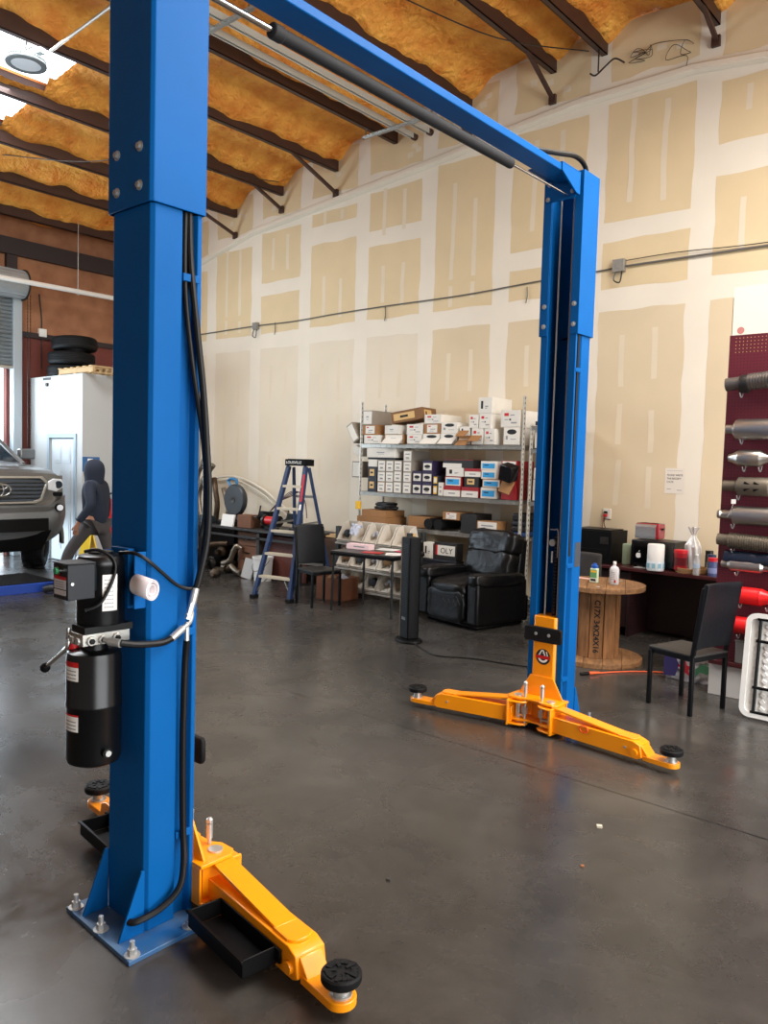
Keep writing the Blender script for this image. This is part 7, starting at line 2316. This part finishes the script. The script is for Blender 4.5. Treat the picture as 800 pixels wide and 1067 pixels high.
exhaust('dull catalytic converter with dark vents, fourth item down on the pegboard', 1.70, PBX + 0.04, [(0.042, 0), (0.042, 0.10), (0.07, 0.115), (0.074, 0.13), (0.074, 0.33), (0.07, 0.345), (0.042, 0.36), (0.042, 0.6)], pbr('converter_grey', (116, 106, 92), 0.5, 0.6, 0.2, 14), extras=leafs, name='catalytic_converter')


def tagx(t):
    m = MB(); m.box(0.115, 0.15, -0.06, -0.058, 0.09, 0.125); m.tube([(0.13, -0.055, 0.10), (0.12, -0.06, 0.05), (0.09, -0.062, -0.02)], 0.0012, n=5); m.build('price_tag', M_WHITE, t)


exhaust('long smooth stainless muffler with a price tag, fifth item down on the pegboard', 1.47, PBX + 0.01, [(0.034, 0), (0.036, 0.02), (0.03, 0.03), (0.036, 0.05), (0.036, 0.11), (0.072, 0.125), (0.074, 0.14), (0.074, 0.62), (0.036, 0.65), (0.036, 0.72)], M_SS, extras=tagx)
exhaust('speckled flex pipe with wide collar, sixth item down on the pegboard', 1.27, PBX + 0.02, flexp(0.046, 0.09, 0.42, 0.062, 18), pbr('speckled_mesh', (138, 128, 112), 0.45, 0.7, 0.4, 60), tilt=R(-2), name='flex_tube')


def film(t):
    m = MB()
    def ff(u, v):
        x = 0.02 + 0.5 * u
        an = R(20) + R(150) * v
        r = 0.062 + 0.045 * math.sin(PI * v) + 0.012 * noise.noise(Vector((u * 7, v * 4, 2)))
        return (x, -r * math.cos(an) * 0.7, r * math.sin(an) + 0.004)
    m.grid(ff, 30, 14); m.build('blue_film', pbr('dark_film', (26, 34, 48), 0.25), t)


exhaust('slim stainless resonator under crumpled dark film, seventh item down on the pegboard', 1.075, PBX + 0.06, [(0.026, 0), (0.03, 0.02), (0.03, 0.05), (0.052, 0.075), (0.052, 0.30), (0.034, 0.32), (0.034, 0.36), (0.045, 0.37), (0.045, 0.48), (0.032, 0.5), (0.032, 0.56)], M_SS, extras=film, name='resonator')
RP = pbr('muffler_red', (214, 28, 30), 0.35)
exhaust('bright red bottle-shaped muffler above the other red one on the pegboard', 0.84, PBX + 0.10, [(0.06, 0), (0.068, 0.01), (0.068, 0.25), (0.066, 0.26), (0.068, 0.27), (0.045, 0.33), (0.043, 0.42)], RP)
exhaust('bright red muffler lowest on the pegboard, behind the chair back', 0.60, PBX + 0.10, [(0.06, 0), (0.068, 0.01), (0.068, 0.36), (0.045, 0.42), (0.043, 0.5)], RP)
gx_ = thing('grey_box', 'grey plastic box on the pegboard ledge behind the chair', 'box', (-1.80, PBY - 0.055, 0.291))
m_ = MB(); m_.box(-0.13, 0.13, -0.035, 0.035, 0, 0.18); m_.box(-0.135, 0.135, -0.038, 0.038, 0.17, 0.19); m_.build('box_body', pbr('grey_poly', (106, 104, 100), 0.5), gx_, bevel=0.008)

# ------------------------------------------------------------ folded white table, bag
ft_ = thing('folding_table', 'folded white plastic table with black frame standing on edge at the pegboard', 'folding table', (-1.75, 6.15, 0))
M_PLW = pbr('blow_moulded_white', (226, 226, 222), 0.5, bump=0.0)
ltilt = Matrix.Translation((-1.745, 6.10, 0.02)) @ Matrix.Rotation(R(-6), 4, 'X')
def rrect(x0, x1, z0, z1, r):
    pts = []
    for (cx_, cz_, a0) in ((x1 - r, z0 + r, -90), (x1 - r, z1 - r, 0), (x0 + r, z1 - r, 90), (x0 + r, z0 + r, 180)):
        for i in range(7):
            a = R(a0 + 15 * i)
            pts.append((cx_ + r * math.cos(a), cz_ + r * math.sin(a)))
    return pts
m_ = MB(ltilt); m_.prism(rrect(0, 1.22, 0, 0.76, 0.07), 0.03, 0.05, 'y')
o1, o2 = rrect(0, 1.22, 0, 0.76, 0.07), rrect(0.035, 1.185, 0.035, 0.725, 0.045)
for i in range(len(o1)):
    j = (i + 1) % len(o1)
    m_.hexa([(o1[i][0], 0.05, o1[i][1]), (o1[j][0], 0.05, o1[j][1]), (o2[j][0], 0.05, o2[j][1]), (o2[i][0], 0.05, o2[i][1]),
             (o1[i][0], 0.0, o1[i][1]), (o1[j][0], 0.0, o1[j][1]), (o2[j][0], 0.0, o2[j][1]), (o2[i][0], 0.0, o2[i][1])])
m_.build('tabletop', M_PLW, ft_, world=True)
m_ = MB(ltilt)
for i in range(17):
    for j in range(13):
        x, z = 0.085 + i * 0.065, 0.07 + j * 0.05
        m_.rbox((x, 0.026, z), (0.036, 0.012, 0.030), (0, 0.6 if (i + j) % 2 else -0.6, 0))
m_.build('moulded_ribs', M_PLW, ft_, world=True, bevel=0.004)
m_ = MB(ltilt)
m_.cyl((0.10, 0.008, 0.04), (0.10, 0.008, 0.72), 0.012, n=10); m_.cyl((0.30, 0.005, 0.05), (0.30, 0.005, 0.71), 0.012, n=10)
for z in (0.04, 0.72, 0.22, 0.56):
    m_.cyl((0.08, 0.006, z), (1.15, 0.006, z), 0.011, n=10)
m_.build('folding_legs', M_BLK, ft_, world=True)
fb = thing('printed_bag', 'clear bag printed with a red star and green leaves on the floor under the chair', 'bag', (-2.36, 6.86, 0))
m_ = MB()
def pbag(u, v):
    x = -0.22 + 0.44 * u
    z = 0.26 * v
    y = -0.06 * math.sin(PI * u) * (1 - 0.5 * v) + 0.02 * noise.noise(Vector((u * 8, v * 6, 1)))
    return (x, y, z + 0.02 * noise.noise(Vector((u * 5, 7, 2))) * v)
m_.grid(pbag, 30, 20); m_.build('front_film', pbr('bag_clear', (200, 198, 200), 0.25, trans=0.25), fb, solid=0.003)
m_ = MB(); m_.grid(lambda u, v: (-0.22 + 0.44 * u, 0.06 * math.sin(PI * u), 0.24 * v), 20, 10); m_.box(-0.2, 0.2, -0.03, 0.03, 0, 0.06); m_.build('contents', pbr('bag_contents', (150, 146, 150), 0.7, 0, 0.4, 18), fb)
def decal(pts, mt, nm):
    m = MB(); m.prism([(a, b) for a, b in pts], -0.084, -0.078, 'y'); m.build(nm, mt, fb)
star = [((0.075 if i % 2 == 0 else 0.032) * math.sin(2 * PI * i / 10) - 0.03, (0.075 if i % 2 == 0 else 0.032) * math.cos(2 * PI * i / 10) + 0.12) for i in range(10)]
decal(star, pbr('star_red', (176, 34, 48), 0.5), 'star_print')
decal([(-0.21, 0.03), (-0.11, 0.04), (-0.08, 0.14), (-0.12, 0.22), (-0.21, 0.23)], pbr('print_navy', (52, 44, 96), 0.5), 'navy_print')
decal([(0.06, 0.06), (0.10, 0.11), (0.16, 0.10), (0.20, 0.15), (0.14, 0.18), (0.10, 0.17), (0.06, 0.13)], pbr('print_green', (66, 120, 84), 0.5), 'leaf_print')

# small litter on the concrete
for (x, y, s, lb, c) in ((-1.68, 3.68, 0.028, 'pale crumb of litter on the concrete near the orange arm', (190, 180, 160)), (-1.56, 3.26, 0.016, 'tiny rust-coloured scrap on the bare concrete mid-floor', (150, 92, 56)),
                         (-2.12, 2.56, 0.018, 'small dark pebble on the bare concrete mid-floor', (52, 48, 44))):
    m_ = MB(); m_.rbox((0, 0, s * 0.25), (s, s * 0.7, s * 0.5), (0.1, 0, 0.6))
    o = m_.build('floor_scrap', pbr('scrap_%d' % c[0], c, 0.8), bevel=0.002); o.location = (x, y, 0.0)
    tag(o, lb, 'litter')
